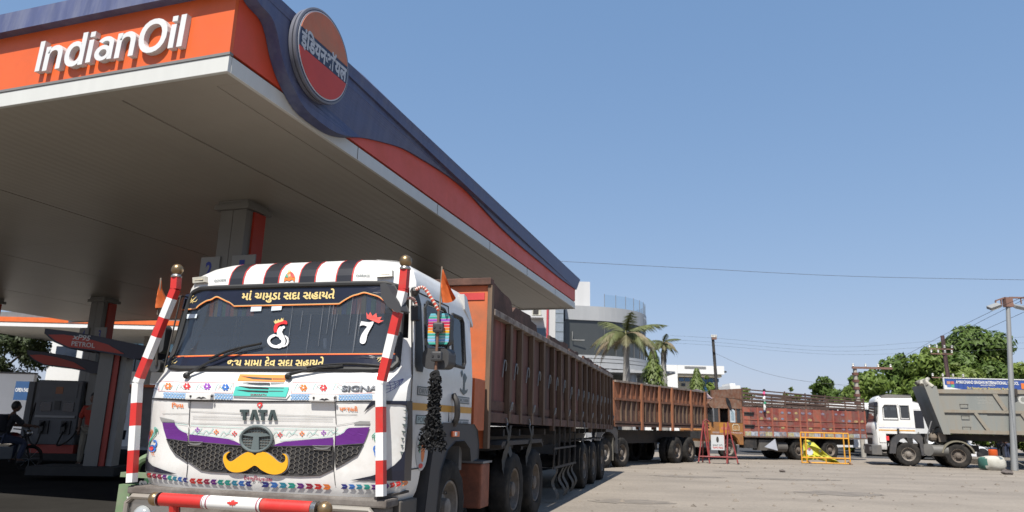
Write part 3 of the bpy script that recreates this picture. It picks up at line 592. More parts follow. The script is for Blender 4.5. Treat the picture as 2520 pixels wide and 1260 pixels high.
q = MB(); put_text(q, 'SAMARATH', fpx(.024), (620, 973.5), (659, 974.5), (0, -4.5), off=.02); q.build('vent_lettering', MAROON, vp)
# --- painted borders on the bonnet
pink = mat('pink_line', (.72, .35, .36), .5); tealL = mat('pale_teal_line', (.4, .68, .62), .5)
for pts in ([(394, 938), (480, 940.5), (577, 942)], [(391, 962), (480, 965), (573, 967)], [(394, 938), (391, 962)], [(577, 942), (573, 967)], [(721, 940.5), (830, 942), (925, 939)], [(718, 968), (830, 969.5), (923, 966)], [(721, 940.5), (718, 968)]):
    q = MB(); q.ribbon(dens(pts, 15), 1.1, fpx(.0065)); q.build('border_line', pink, t)
def flower(px, py, r, m, n=6, name='flower', core=True):
    pol = []
    for k in range(n):
        a = 2*math.pi*k/n
        for da, rr in ((-.36, .55), (-.38, 1), (0, 1.12), (.38, 1), (.36, .55), (math.pi/n, .45)): pol.append((px+r*rr*math.cos(a+da)*1.05, py+r*rr*math.sin(a+da)*.98))
    o = decal(name, m, px=pol, off=.0068, sub=.3)
    if core: decal('flower_centre', CLEANW, px=circ(px, py, r*.28, n=8), off=.0092, sub=.3, parent=o)
OR2 = mat('flower_orange', (.85, .22, .04), .45); RD2 = mat('flower_red', (.75, .05, .05), .45); PU2 = mat('flower_purple', (.35, .08, .5), .45); BL2 = mat('flower_blue', (.04, .18, .6), .45)
for px, py, m_ in ((415, 950, OR2), (461, 950.5, RD2), (511, 951, PU2), (556, 953, BL2), (748, 954, OR2), (797, 954, RD2)): flower(px, py, 8, m_)
def vine(pts, m_=tealL, wd=1.1):
    q = MB(); q.ribbon(spl(pts, 5), wd, fpx(.0062)); q.build('vine', m_, t)
for x in (400, 436, 485, 532, 568, 727, 772, 822):
    vine([(x-2, 960), (x+5, 945), (x+12, 953), (x+20, 957), (x+26, 946)]); vine([(x+6, 957), (x+14, 946), (x+22, 951)], pink, .9)
for x, y, m_ in ((487, 1058, PU2), (533, 1063, OR2), (578, 1067, RD2), (690, 1070, RD2), (744, 1067, OR2), (797, 1065, PU2)):
    q = MB()
    for a in range(4):
        c = (x+4*math.cos(a*math.pi/2), y+4*math.sin(a*math.pi/2)); q.poly(circ(c[0], c[1], 2.3, n=8), fpx(.0068))
    q.build('flower', m_, t)
for x0, s in ((472, 1), (500, 1), (543, 1), (588, 1), (672, -1), (704, 1), (755, 1), (806, 1)):
    y0 = 1058+(6 if 500 < x0 < 800 else 3)
    vine([(x0, y0+8), (x0+8, y0-2), (x0+16, y0+4), (x0+26, y0-8)], tealL, 1.2); vine([(x0+6, y0+10), (x0+20, y0+3), (x0+30, y0+6)], tealL, 1.)
for pts in (spl([(432, 1042), (438, 1052), (450, 1060), (463, 1064)], 4), [(434, 1042), (462, 1046)], [(470, 1047), (600, 1053)], [(675, 1055), (822, 1056)], [(468, 1066), (520, 1072), (575, 1080)], [(690, 1084), (760, 1078), (820, 1073)], spl([(826, 1071), (842, 1066), (850, 1058), (857, 1052)], 4)):
    q = MB(); q.ribbon(dens(list(pts), 14), 1., fpx(.0066)); q.build('border_line', tealL, t)
# --- blue knot work
for x0, x1, y0, y1 in ((403, 469, 972, 974.5), (529, 574, 975, 977), (716, 765, 977, 977), (834, 917, 979, 976)):
    for ph in (0, math.pi, math.pi/2, -math.pi/2):
        n = max(8, int((x1-x0)/2.2)); OFFN[0] += 1
        q = MB(); q.ribbon([(x0+(x1-x0)*k/n, y0+(y1-y0)*k/n+6.2*math.sin(ph+(x0+(x1-x0)*k/n)*.22)) for k in range(n+1)], 1.6, fpx(.0062+.0004*(OFFN[0] % 7))); q.build('knot_line', LBLUE, t)
# --- bonnet hinges with little black moustaches
for x0, y0 in ((464, 973), (767, 977)):
    P = [sf(x0, y0+4), sf(x0+62, y0+6)]
    q = MB(); q.box(P[0][0], -.085, P[0][1]-.028, P[1][0], -.0, P[0][1]+.035); h = q.build('bonnet_hinge', WHITE, t, bevel=.012)
    q = MB(); mm = [(0, 2), (6, -1), (10, -1.4), (13, .4), (16, -1.4), (20, -1), (26, 2), (20, 1.8), (16, 2.4), (13, 3.2), (10, 2.4), (6, 1.8)]
    f0 = lambda px, py: T.Y(px, py, -.087)
    q.poly([(x0+18+a*1.0, y0+5+b_*1.2) for a, b_ in mm], f0); q.build('hinge_moustache', BLACK, h)
    q = MB()
    for xx in (x0+5, x0+57): p = f0(xx, y0+2); q.ball(p, .012, 8)
    q.build('hinge_bolt', DARK, h)
# --- little chrome eyes in the grille
for px in ([(466, 1086), (504, 1088), (503, 1098), (467, 1096)], [(773, 1096.5), (819, 1098), (817, 1108), (775, 1106)]):
    e = decal('eye_plate', BLACK, px=px, off=.026, thick=.006, sub=.3)
    x0, y0 = px[0]; w_ = px[1][0]-x0
    decal('eye', CHROME, px=[(x0+2, y0+2), (x0+w_*.4, y0+5), (x0+w_*.6, y0+5), (x0+w_-2, y0+3), (x0+w_*.8, y0+8.5), (x0+w_*.5, y0+9.5), (x0+w_*.2, y0+7.5)], off=.0295, sub=.3, parent=e)
    q = MB(); q.tube([on(.027)(*sf(*p)) for p in px], .004, 6, closed=True); q.build('eye_frame', CHROME, e)
# --- chevron border along the lip
cols = {'R': RED, 'M': MAROON, 'P': PURPLE, 'G': mat('chev_green', (.02, .33, .25), .45), 'T': mat('chev_teal', (.03, .25, .36), .45), 'B': BLUE, 'N': mat('chev_navy', (.03, .03, .2), .45), 'O': OR2, 'L': LBLUE}
def chev(x0, y0, x1, y1, seq, d, h=9.):
    h *= 1.3
    n = len(seq)
    for k, c in enumerate(seq):
        a, b_ = k/n, (k+.94)/n; X0, X1 = x0+(x1-x0)*a, x0+(x1-x0)*b_; Y0, Y1 = y0+(y1-y0)*a, y0+(y1-y0)*b_; s = (X1-X0)*.28
        if d > 0: P = [(X0, Y0-h/2), (X1-s, Y1-h/2), (X1, Y1), (X1-s, Y1+h/2), (X0, Y0+h/2), (X0+s, Y0)]
        else: P = [(X0+s, Y0-h/2), (X1, Y1-h/2), (X1-s, Y1), (X1, Y1+h/2), (X0+s, Y0+h/2), (X0, Y0)]
        o = decal('chevron', cols[c], px=P, off=.0075, sub=.3)
        q = MB(); q.ribbon([(X0+s, (Y0+Y1)/2), (X1-s*1.3, Y1)], 1.1, fpx(.0105)); q.build('chevron_stripe', LBLUE if c in 'BNTG' else pink, o)
chev(362, 1169, 464, 1182, 'RMMPGTBN', -1, 8.5); chev(467, 1183, 622, 1191, 'RRMPGGTBN', -1, 9.5); chev(644, 1192, 817, 1198.5, 'NBTGPMRO', 1, 10); chev(840, 1197, 932, 1199, 'NBTGP', 1, 9); chev(945, 1198, 1004, 1187, 'PRRO', 1, 9)
# --- lettering on the front
def words(name, body, m, p0, p1, cap, off=.0, shear=0., o=.007, parent=None, fn=None, capu=.7):
    q = MB(); put_text(q, body, fn or fpx(o), p0, p1, cap, off=off, shear=shear, cap=capu); return q.build(name, m, parent or t)
words('front_lettering', "દેવભૂિમદ્વારકા", MAROON, (601, 1180), (671, 1185), (0, -7.5), off=.02, capu=.6)
words('front_lettering', "િશવા", OR2, (424, 1003), (453, 1003), (0, -8), off=.035, capu=.6)
words('front_lettering', "પજાપતી", OR2, (836, 1011), (881, 1012), (0, -8), off=.035, capu=.6)
decal('rose', RD2, px=spl([(634, 994), (641, 990), (647, 993), (646, 999), (642, 1003), (641, 1007), (638, 1002), (634, 999), (634, 994)], 2)[:-1], off=.007, sub=.3)
decal('rose_core', CLEANW, px=[(637, 996), (643, 995), (642, 999), (639, 1000)], off=.010, sub=.3)
# --- peacocks
def peacock(ox, oy, s, flip=1):
    def c(name, m_, pts, w=None, o=.007):
        P = [(ox+flip*x*s, oy+y*s) for x, y in pts]
        if w:
            q = MB(); q.ribbon(spl(P, 4), w, fpx(o+.0003*(len(name) % 5))); q.build(name, m_, t)
        else: decal(name, m_, px=spl(P+[P[0]], 3)[:-1], off=o, sub=.3)
    c('peacock_body', BL2, [(-9, 4), (-3, -3), (4, -2), (8, 5), (5, 12), (-3, 14), (-9, 10)]); c('peacock_neck', BL2, [(5, 2), (9, -5), (8, -12), (4, -14), (2, -11)], 3.6, .0085)
    c('peacock_wing', RD2, [(-8, 3), (-1, 0), (2, 5), (-1, 10), (-7, 9)], None, .0095)
    for k, (m_, tip) in enumerate(((RD2, (-10, -36)), (OR2, (-4, -40)), (TEAL, (5, -46)), (PU2, (-13, -28)), (GREENV, (9, -42)))):
        c('peacock_feather', m_, [(-8, 2), (-10+k, -12), (tip[0]*.8, tip[1]*.7), tip, (tip[0]+4, tip[1]+3), (tip[0]+3, tip[1]+8)], 2., .008+.0004*k)
    for x in (-2, 2): c('peacock_leg', OR2, [(x, 13), (x, 21), (x+3, 22)], 1., .0075)
peacock(377, 1098, 1.0); peacock(930, 1112, 1.0, -1)
# --- white globe nets at both corners of the bonnet
for pts in ([(948, 968), (965, 960), (985, 946), (994, 932)], [(948, 950), (970, 946), (993, 932)], [(950, 958), (972, 952), (993, 933)], [(946, 940), (970, 940), (992, 932)], [(958, 940), (962, 952), (960, 964)], [(970, 938), (974, 948), (972, 958)], [(982, 936), (984, 942), (982, 950)], [(384, 936), (377, 946), (385, 957)], [(372, 952), (384, 957), (391, 958)], [(376, 943), (390, 945)], [(380, 962), (381, 948), (388, 936)]):
    q = MB(); q.ribbon(spl(pts, 4), 1.1, fpx(.0066)); q.build('net_line', mat('net_blue', (.07, .07, .25), .5), t)
# --- roof: black stripes with red edges, sticker, marker lamps
rs = [(720, 72, 855, 55, 800, 252, 670, 257), (1070, 45, 1206, 38, 1155, 240, 1015, 246), (1420, 30, 1556, 26, 1520, 230, 1370, 236), (1790, 24, 1926, 22, 1890, 225, 1740, 229)]
bst = mat('black_vinyl', (.02, .02, .024), .35, var=.2)
for a in rs:
    (x0, y0), (x1, y1), (x2, y2), (x3, y3) = r2(a[0:2], a[2:4], a[4:6], a[6:8])
    A = [sf(x0, y0), sf(x1, y1), sf(x2, y2), sf(x3, y3)]
    zt = 3.145; zb_ = (A[2][1]+A[3][1])/2
    xl0, xr0 = A[3][0], A[2][0]
    xl1, xr1 = xl0-.02, xr0-.02
    def strip(name, xa0, xa1, xb0, xb1, m_, off):
        zz = [zb_+(3.13-zb_)*k/12 for k in range(13)]+[3.145]; q = MB()
        pts = []
        for z in zz:
            u = (z-zb_)/(zt-zb_); pts.append((xa0+(xb0-xa0)*u, xa1+(xb1-xa1)*u, z))
        vs = []; 
        for l, r_, z in pts:
            n_ = V((0, -1, .8 if z > 3 else .2)).normalized()*off if z < 3.12 else V((0, 0, off))
            vs += [V((l, cabS(l, z), z))+n_, V((r_, cabS(r_, z), z))+n_]
        vs += [V((xb0, 2.1, 3.145+off)), V((xb1, 2.1, 3.145+off))]
        q.add(vs, [(2*i, 2*i+1, 2*i+3, 2*i+2) for i in range(len(vs)//2-1)]); return q.build(name, m_, t)
    strip('roof_stripe', xl0, xr0, xl1, xr1, bst, .007)
    strip('stripe_edge', xl0-.012, xl0, xl1-.012, xl1, RED, .0075); strip('stripe_edge', xr0, xr0+.012, xr1, xr1+.012, RED, .0075)
st = decal('roof_sticker', OR2, px=spl([(699, 694), (702, 680), (708, 672), (714, 668), (722, 672), (727, 682), (725, 694), (720, 688), (713, 692), (706, 690), (699, 694)], 2)[:-1], off=.006, sub=.3)
for pts, m_ in (([(702, 682), (708, 672), (711, 684)], GREENV), ([(715, 670), (722, 672), (726, 683), (719, 682)], RD2), ([(709, 666), (717, 665), (715, 670), (711, 671)], GOLD), ([(711, 676), (716, 675), (716, 681), (712, 682)], mat('sticker_skin', (.6, .4, .28), .6))):
    decal('sticker_patch', m_, px=pts, off=.009, sub=.3, parent=st)
for px in ([(481, 685), (513, 682), (513, 696), (482, 699)], [(930, 669), (970, 667), (970, 682), (931, 684)]):
    l = decal('marker_lamp', mat('lamp_body', (.4, .38, .32), .4, var=.1), px=px, off=.05, thick=.045, sub=.3)
    x0, y0 = px[0]; x1, y1 = px[2]
    decal('lamp_lens', mat('lamp_lens', (.55, .5, .38), .2, var=.2, scale=40), px=[(x0+6, y0+4), (x1-6, y0+2.5), (x1-6, y1-5), (x0+6, y1-3.5)], off=.053, sub=.3, parent=l)
words('roof_lettering', 'GOODS', GREYV, (528, 694), (557, 692), (0, -6), off=.015); words('roof_lettering', 'CARRIAGE', GREYV, (877, 681), (911, 681), (0, -6), off=.015)
# --- windscreen
gl = glass_mat('windscreen_glass', (.84, .87, .9), .10, diffuse_tint=(.30, .36, .45))  # bluish diffuse share paints the sky's reflection into the windscreen
gp = [(-1.30, 1.945), (1.30, 1.945), (1.26, 2.79), (-1.26, 2.79)]
decal('windscreen', gl, xz=gp, off=-.012, sub=.12)
rub = mat('window_rubber', (.02, .02, .02), .6, var=.2)
loop = [(-1.31, 2.0), (-1.27, 1.945), (-1.1, 1.925), (0, 1.925), (1.1, 1.925), (1.27, 1.945), (1.31, 2.0), (1.27, 2.68), (1.23, 2.77), (1.1, 2.80), (0, 2.805), (-1.1, 2.80), (-1.23, 2.77), (-1.27, 2.68)]
q = MB(); q.tube([on(.004)(x, z) for x, z in [p for a, b in zip(loop, loop[1:]+loop[:1]) for p in [(a[0]+(b[0]-a[0])*k/5, a[1]+(b[1]-a[1])*k/5) for k in range(5)]]], .030, 8, closed=True); q.build('windscreen_rubber', rub, t, smooth=True)
wave_l = r2((195, 498), (250, 494), (330, 488), (370, 455), (440, 412), (490, 398), (545, 370), (600, 392), (640, 412), (680, 430), (720, 463)); wave_r = r2((1770, 440), (1830, 400), (1900, 362), (1960, 345), (2020, 328), (2090, 345), (2160, 366), (2210, 400), (2260, 440), (2310, 500), (2350, 520))
wl = spl(wave_l, 3); wr = spl(wave_r, 3)
topb = decal('sun_strip', NAVY, px=r2((200, 470), (235, 345), (290, 318))+r2((800, 280), (1400, 262), (2100, 252), (2300, 262), (2380, 330))+[wr[-1]]+wr[::-1][1:]+wl[::-1], off=.004)
q = MB(); q.ribbon(wl+dens([wl[-1], wr[0]], 20)[1:-1]+wr, 2.6, fpx(.0085)); q.build('strip_line', mat('strip_orange', (.85, .25, .06), .4), topb)
q = MB(); q.ribbon([(x, y-1.6) for x, y in wl+dens([wl[-1], wr[0]], 20)[1:-1]+wr], 1.1, fpx(.0095)); q.build('strip_line', mat('strip_gold', (.75, .55, .25), .4), topb)
lowb = decal('lower_strip', NAVY, px=dens(r2((20, 985), (60, 968), (600, 955), (1500, 945), (2200, 938), (2370, 945), (2390, 1000)), 30)+r2((2380, 1060))+dens(r2((2300, 1085), (1200, 1085), (60, 1082), (10, 1060)), 30), off=.004)
q = MB(); q.ribbon(dens(r2((35, 966), (600, 952), (1500, 941), (2380, 936)), 25), 2.6, fpx(.0085)); q.build('strip_line', MATS['strip_orange'], lowb)
q = MB(); q.ribbon(dens(r2((35, 974), (600, 960), (1500, 949), (2380, 944)), 25), 1., fpx(.009)); q.build('strip_line', RED, lowb)
words('strip_lettering', "માં ચામુડા સદા સહાયતે", GOLD, r2((792, 400))[0], r2((1722, 385))[0], (3, -16), off=.03, o=.008, parent=topb, capu=.6)
words('strip_lettering', "જય મામા દેવ સદા સહાયતે", GOLD, r2((645, 1068))[0], r2((1612, 1066))[0], (3, -16), off=.03, o=.008, parent=lowb, capu=.6)
def trident(px, py, ang, s, par):
    ca, sa = math.cos(ang), math.sin(ang); f = lambda P: [(px+s*(x*ca-y*sa), py+s*(x*sa+y*ca)) for x, y in P]
    q = MB()
    for k, (pts, w_) in enumerate((([(0, 0), (20, 0)], 1.4), ([(20, 0), (34, 0)], [3, .6]), ([(32, -6), (25, -7), (21, -4), (20, 0)], [.6, 2, 2, 2]), ([(32, 6), (25, 7), (21, 4), (20, 0)], [.6, 2, 2, 2]), ([(17, -5), (18, 0), (17, 5)], 1.6))):
        q.ribbon(f(pts), w_, fpx(.0086+.0004*k))
    q.build('trident', GOLD, par)
trident(459, 755, -.76, 1.05, topb); trident(409, 903, -.66, 1.0, lowb); trident(951, 872, 2.4, .8, lowb)
# numeral, crowned snake, stickers on the glass
wv = mat('white_vinyl', (.8, .8, .8), .4)
decal('numeral', wv, px=spl(r2((1988, 612), (2030, 618), (2070, 622), (2110, 614), (2108, 640), (2080, 690), (2050, 750), (2040, 800), (2025, 832), (2000, 838), (1978, 825), (1978, 790), (1995, 740), (2030, 690), (2048, 666), (2015, 652), (1990, 655), (1974, 662)), 2), off=.004, sub=.3)
decal('crown', mat('crown_red', (.8, .1, .08), .4), px=r2((2040, 520), (2060, 552), (2080, 520), (2102, 560), (2140, 530), (2150, 575), (2195, 568), (2175, 600), (2215, 605), (2165, 632), (2045, 585)), off=.004, sub=.3)
q = MB(); q.ribbon(spl(r2((1245, 640), (1225, 622), (1185, 625), (1145, 650), (1132, 690), (1140, 722)), 5), [5]*3+[9]*23, fpx(.004)); q.build('snake_hood', mat('hood_red', (.75, .03, .03), .4), t)
q = MB(); q.ribbon(spl(r2((1225, 668), (1185, 690), (1172, 725), (1190, 765), (1212, 805), (1200, 845), (1150, 866), (1095, 855), (1064, 815), (1082, 772), (1130, 752), (1170, 768)), 5), [3]+[7]*3+[12]*6+[13]*8+[10]*12+[7]*20+[4]*6, fpx(.0046)); q.build('snake_body', wv, t)
q = MB(); q.ribbon(spl(r2((1225, 755), (1252, 785), (1256, 820), (1240, 850), (1205, 868)), 4), [2, 3, 4, 5, 5, 5, 5, 5, 5, 5, 5, 4, 4, 3, 3, 3, 2], fpx(.0044)); q.build('snake_tail', wv, t)
decal('snake_crown', GOLD, px=r2((1108, 605), (1120, 618), (1133, 595), (1148, 612), (1160, 590), (1178, 605), (1195, 578), (1208, 596), (1216, 572), (1210, 610), (1128, 638)), off=.0045, sub=.3)
for a in ((890, 464, 995, 460, 988, 510, 882, 515), (1095, 464, 1198, 458, 1190, 500, 1088, 508), (250, 542, 350, 540, 342, 580, 244, 586)):
    decal('paper_sticker', mat('paper_sticker', (.68, .76, .82), .6), px=r2(a[0:2], a[2:4], a[4:6], a[6:8]), off=.004, sub=.3)
# dust runs on the glass
dm = mat('dust_run', (.2, .21, .23), .8)
random.seed(5)
for k in range(12):
    x = random.uniform(1290, 2000); y0 = random.uniform(300, 560); y1 = random.uniform(650, 1040); dxx = -.13*(y1-y0)
    q = MB(); q.ribbon(r2((x, y0), (x+dxx*.5, (y0+y1)/2), (x+dxx, y1)), [.4, .8, .35], fpx(.0036)); q.build('dust_run', dm, t)
# wipers
wp = mat('wiper_black', (.012, .012, .012), .45)
wpf = lambda o: (lambda p: on(o)(*sf(*p)))
for arm, blade in (([(467, 925), (474, 919), (520, 893), (600, 860)], [(520, 884), (575, 862), (648, 846)]), ([(716, 927), (722, 921), (790, 905), (850, 900)], [(760, 904), (860, 896), (944, 902)])):
    q = MB(); P = [wpf(.05)(p) for p in arm]; q.tube(P, [.022, .018, .012, .008], 8); a_ = q.build('wiper_arm', wp, t, smooth=True)
    q = MB(); q.tube([wpf(.035)(p) for p in spl(blade, 4)], .013, 6); q.build('wiper_blade', wp, a_)
    q = MB(); q.ball(P[0], .035, 10); q.build('wiper_pivot', wp, a_)
# cab interior
inn = mat('cab_interior', (.15, .145, .14), .8, var=.2); sea = mat('seat_fabric', (.13, .13, .145), .9)
MB().box(-1.36, 2.0, .9, 1.36, 2.1, 2.95).build('rear_lining', inn, t)
MB().box(-1.33, .3, 1.35, 1.33, 2.0, 1.42).build('cab_floor', inn, t)
d = MB(); d.prism([(.24, 1.5), (.24, 2.06), (.3, 2.13), (.5, 2.17), (.75, 2.08), (.8, 1.5)], lambda y, z, k: V((-1.3+2.6*k, y, z))); d.build('dashboard', mat('dashboard_grey', (.2, .165, .13), .85, var=.2), t, bevel=.01)
for x in (-.72, .72):
    MB().box(x-.27, 1.15, 1.55, x+.27, 1.7, 1.72).box(x-.26, 1.62, 1.72, x+.26, 1.8, 2.4).box(x-.14, 1.64, 2.42, x+.14, 1.76, 2.6).build('cab_seat', sea, t, bevel=.04)
q = MB(); Mw = Matrix.Translation(V((.72, .82, 2.1))) @ Matrix.Rotation(-.9, 4, 'X'); q.tube([Mw @ V((.23*math.cos(a), 0, .23*math.sin(a))) for a in [2*math.pi*k/24 for k in range(24)]], .016, 8, closed=True)
q.beam(Mw @ V((-.22, 0, 0)), Mw @ V((.22, 0, 0)), .03, .015); q.beam(Mw @ V((0, 0, -.22)), V((.72, .62, 1.9)), .05); q.build('steering_wheel', BLACK, t)
cu = [OR2, mat('curtain_green', (.15, .3, .14), .9), mat('curtain_gold', (.5, .35, .1), .9), mat('curtain_rose', (.5, .12, .14), .9), mat('curtain_blue', (.1, .15, .3), .9)]
for cx0, cx1 in ((-.98, -.42), (.50, 1.1)):
    n = 11
    for k in range(n):
        xa = cx0+(cx1-cx0)*k/n; MB().box(xa, .30+.012*(k % 2), 2.50, xa+(cx1-cx0)/n*.86, .315+.012*(k % 2), 2.74).build('curtain_tassel', cu[(k*2) % 5], t)
q = MB(); q.tube([V((.33, .55, 2.0)), V((.33, .5, 2.28))], .018, 8); q.build('dashboard_bottle', mat('clear_plastic', (.45, .47, .5), .2), t)
# --- cab sides: doors, windows, stripe, lettering (the side seen and its mirror image)
def sd(px, py): p = T.X(px, py, 1.44); return (p.y, p.z)
def sideW(z): return interp(CABW, z)
def side_poly(name, m_, yz, off=.006, parent=None, both=True, thick=0):
    r_ = None
    for s in ((1, -1) if both else (1,)):
        q = MB()
        if thick: q.prism(yz, lambda y, z, k: V((s*(sideW(z)+off-thick*k), y, z)))
        else: q.poly(yz, lambda y, z: V((s*(sideW(z)+off), y, z)))
        o = q.build(name, m_, parent or t); r_ = r_ or o
    return r_
sgl = glass_mat('side_glass', (.45, .48, .5), .08)
side_poly('side_window', sgl, [(.63, 2.1), (1.29, 2.1), (1.27, 2.66), (.63, 2.66)], off=-.004); side_poly('sleeper_window', sgl, [(1.45, 2.1), (1.87, 2.1), (1.87, 2.66), (1.45, 2.66)], off=-.004)
def side_loop(name, yz, r, m_):
    for s in (1, -1):
        q = MB(); q.tube([V((s*(sideW(z)+.004), y, z)) for y, z in yz], r, 6, closed=True); q.build(name, m_, t)
side_loop('window_rubber', [(.62, 2.12), (.68, 2.07), (1.24, 2.07), (1.30, 2.13), (1.28, 2.63), (1.22, 2.68), (.72, 2.68), (.63, 2.6)], .022, rub)
side_loop('window_rubber', [(1.45, 2.14), (1.5, 2.08), (1.83, 2.08), (1.88, 2.14), (1.88, 2.62), (1.83, 2.67), (1.5, 2.67), (1.45, 2.62)], .02, rub)
side_poly('quarter_light', rub, [(.33, 1.98), (.37, 1.93), (.52, 1.93), (.55, 1.99), (.53, 2.62), (.47, 2.72), (.38, 2.72)], off=.008)
for yz in ([(.27, 1.0), (.27, 1.9), (.30, 2.74)], [(1.36, 1.45), (1.38, 2.74)], [(.30, 2.74), (1.38, 2.74)], [(.27, 1.0), (.55, 1.0)]):
    for s in (1, -1):
        q = MB(); q.beam(V((s*(sideW(yz[0][1])+.001), *yz[0])), V((s*(sideW(yz[1][1])+.001), *yz[1])), .012, .012)
        if len(yz) > 2: q.beam(V((s*(sideW(yz[1][1])+.001), *yz[1])), V((s*(sideW(yz[2][1])+.001), *yz[2])), .012, .012)
        q.build('door_gap', DARK, t)
side_poly('waist_stripe', mat('stripe_ochre', (.66, .33, .04), .5), [(.26, 1.555), (2.15, 1.555), (2.15, 1.625), (.26, 1.625)], off=.005)
for y0, y1, z0, z1, txt, m_ in ((.42, 1.12, 1.7, 1.79, 'DRIVER 97250', mat('plate_grey', (.5, .48, .45), .6)), (.42, 1.12, 1.42, 1.51, 'PORBANDAR', mat('plate_teal', (.5, .6, .57), .6)), (1.62, 2.06, 1.66, 1.74, 'KM 250000', mat('plate_grey2', (.52, .52, .52), .6)), (1.62, 2.06, 1.4, 1.48, 'NIL 0008', MATS['plate_grey2'])):
    b_ = side_poly('name_plate', GREYV, [(y0, z0), (y1, z0), (y1, z1), (y0, z1)], off=.005, both=False)
    side_poly('plate_face', m_, [(y0+.012, z0+.012), (y1-.012, z0+.012), (y1-.012, z1-.012), (y0+.012, z1-.012)], off=.0065, parent=b_, both=False)
    q = MB(); put_text(q, txt, lambda y, z: V((1.4478, y, z)), (y0+.04, z0+.02), (y1-.04, z0+.02), (0, z1-z0-.04), off=.01); q.build('plate_lettering', GREYV, b_)
q = MB()
for pts in ([(1.7, 1.84), (1.72, 1.8), (1.84, 1.76), (1.96, 1.8), (1.98, 1.84), (1.93, 1.82), (1.87, 1.82), (1.87, 1.9), (1.94, 1.97), (1.86, 2.02), (1.8, 1.97), (1.82, 1.9), (1.81, 1.82), (1.75, 1.82)], [(1.74, 1.96), (1.8, 2.0), (1.78, 2.05), (1.72, 2.02)]): q.poly(pts, lambda y, z: V((sideW(z)+.006, y, z)))
q.build('anchor_sticker', GREYV, t)
s_ = side_poly('side_emblem', mat('emblem_pale', (.6, .6, .58), .6), circ(.62, 1.17, .16, .2, 20), off=.004, both=False)
side_poly('emblem_patch', OR2, circ(.64, 1.17, .05, .12, 10), off=.006, parent=s_, both=False); side_poly('emblem_patch', GREENV, circ(.55, 1.2, .03, .06, 8), off=.006, parent=s_, both=False); side_poly('emblem_patch', RD2, circ(.6, 1.02, .06, .025, 8), off=.006, parent=s_, both=False)
for s in (1, -1):
    q = MB(); q.tube(spl([V((s*(1.45), 1.5, 1.42)), V((s*1.50, 1.47, 1.5)), V((s*1.50, 1.45, 1.66)), V((s*1.45, 1.46, 1.75))], 4), .035, 8); q.build('door_handle', BLACK, t, smooth=True)
    # mudguard of the steering axle
    ar = [(1.02+.0, .50), (1.06, 1.0), (.98, 1.16), (1.1, 1.38), (1.25, 1.43), (2.2, 1.43), (2.32, 1.36), (2.42, 1.18), (2.38, 1.02), (2.14, 1.03), (2.02, 1.17), (1.8, 1.25), (1.55, 1.24), (1.32, 1.12), (1.22, .92), (1.2, .5)]
    ar = [(.72, .45), (.80, 1.0), (.86, 1.18), (1.02, 1.38), (1.15, 1.43), (2.2, 1.43), (2.34, 1.36), (2.42, 1.2), (2.42, 1.02), (2.16, 1.0), (2.06, 1.15), (1.85, 1.24), (1.55, 1.24), (1.3, 1.15), (1.12, .95), (1.02, .45)]
    q = MB(); q.prism(ar, lambda y, z, k: V((s*(1.462 if k else 1.05), y, z))); mg = q.build('mudguard', mat('mudguard_grey', (.045, .046, .05), .6, var=.15, dirt=(.12, .1, .085), damt=.4, dscale=3), t, bevel=.012)
    q = MB(); q.box(s*1.464, 1.4, 1.29, s*1.49, 1.62, 1.35); o = q.build('side_lamp', mat('lamp_amber', (.7, .15, .05), .3), mg, bevel=.006)
    q = MB(); q.box(s*1.465, 1.46, 1.30, s*1.4945, 1.52, 1.34); q.build('lamp_patch', CLEANW, o)
    wheel(t, s*1.27, 1.62, .52, TYF, flip=(s < 0), spin=.3)
    for y in (4.25, 5.62): wheel(t, s*1.33, y, .52, TY, dual=True, flip=(s < 0), spin=y)
# corner lip of the roof, back edge fairing
q = MB(); q.prism([(1.95, 2.8), (2.28, 2.62), (2.28, 2.66), (2.0, 2.96), (1.9, 2.98)], lambda y, z, k: V((-1.38+2.76*k, y, z))); q.build('roof_fairing', WHITE, t)
# --- bumper and lamps
bm_ = mat('bumper_dirty', (.2, .18, .16), .7, var=.2, scale=5, dirt=(.08, .06, .05), damt=.7, dscale=3, dthr=.48)
q = MB(); q.box(-1.40, -.06, .68, 1.40, .22, .755).box(-1.36, -.03, .30, 1.36, .2, .678); bo = q.build('bumper', bm_, t, bevel=.018)
MB().box(-1.2, .24, .42, 1.2, .9, .7).build('radiator', DARK, t)
for bx in ((1.10, .22, .45, 1.42, .62, .72), (-1.42, .22, .45, -1.10, .62, .72)): q = MB(); q.box(*bx); q.build('bumper_corner', mat('corner_grey', (.07, .068, .066), .6, var=.2, dirt=(.16, .13, .1), damt=.5), t, bevel=.015)
for s in (1, -1):
    x0, x1 = (.72, 1.3) if s > 0 else (-1.38, -.80)
    lp = [(x0+.06, .66), (x0, .6), (x0, .36), (x0+.06, .3), (x1-.06, .3), (x1, .36), (x1, .6), (x1-.06, .66)]
    q = MB(); q.tube([V((x, -.06, z)) for x, z in lp], .028, 8, closed=True); hf = q.build('headlamp', mat('lamp_surround', (.36, .34, .3), .5, .3, var=.2, dirt=(.2, .14, .1), damt=.5), t)
    q = MB(); q.prism(lp, lambda x, z, k: V((x, -.045+.01*k, z))); q.build('headlamp_bowl', CHROME, hf)
    q = MB(); q.lathe([(.11, 0), (.1, .02), (.06, .05), (.01, .06)], Matrix.Translation(V(((x0+x1)/2-.1, -.05, .47))) @ Matrix.Rotation(-math.pi/2, 4, 'Z'), 20); q.build('headlamp_bulb', mat('lamp_glass', (.5, .52, .52), .08, .3), hf, smooth=True)
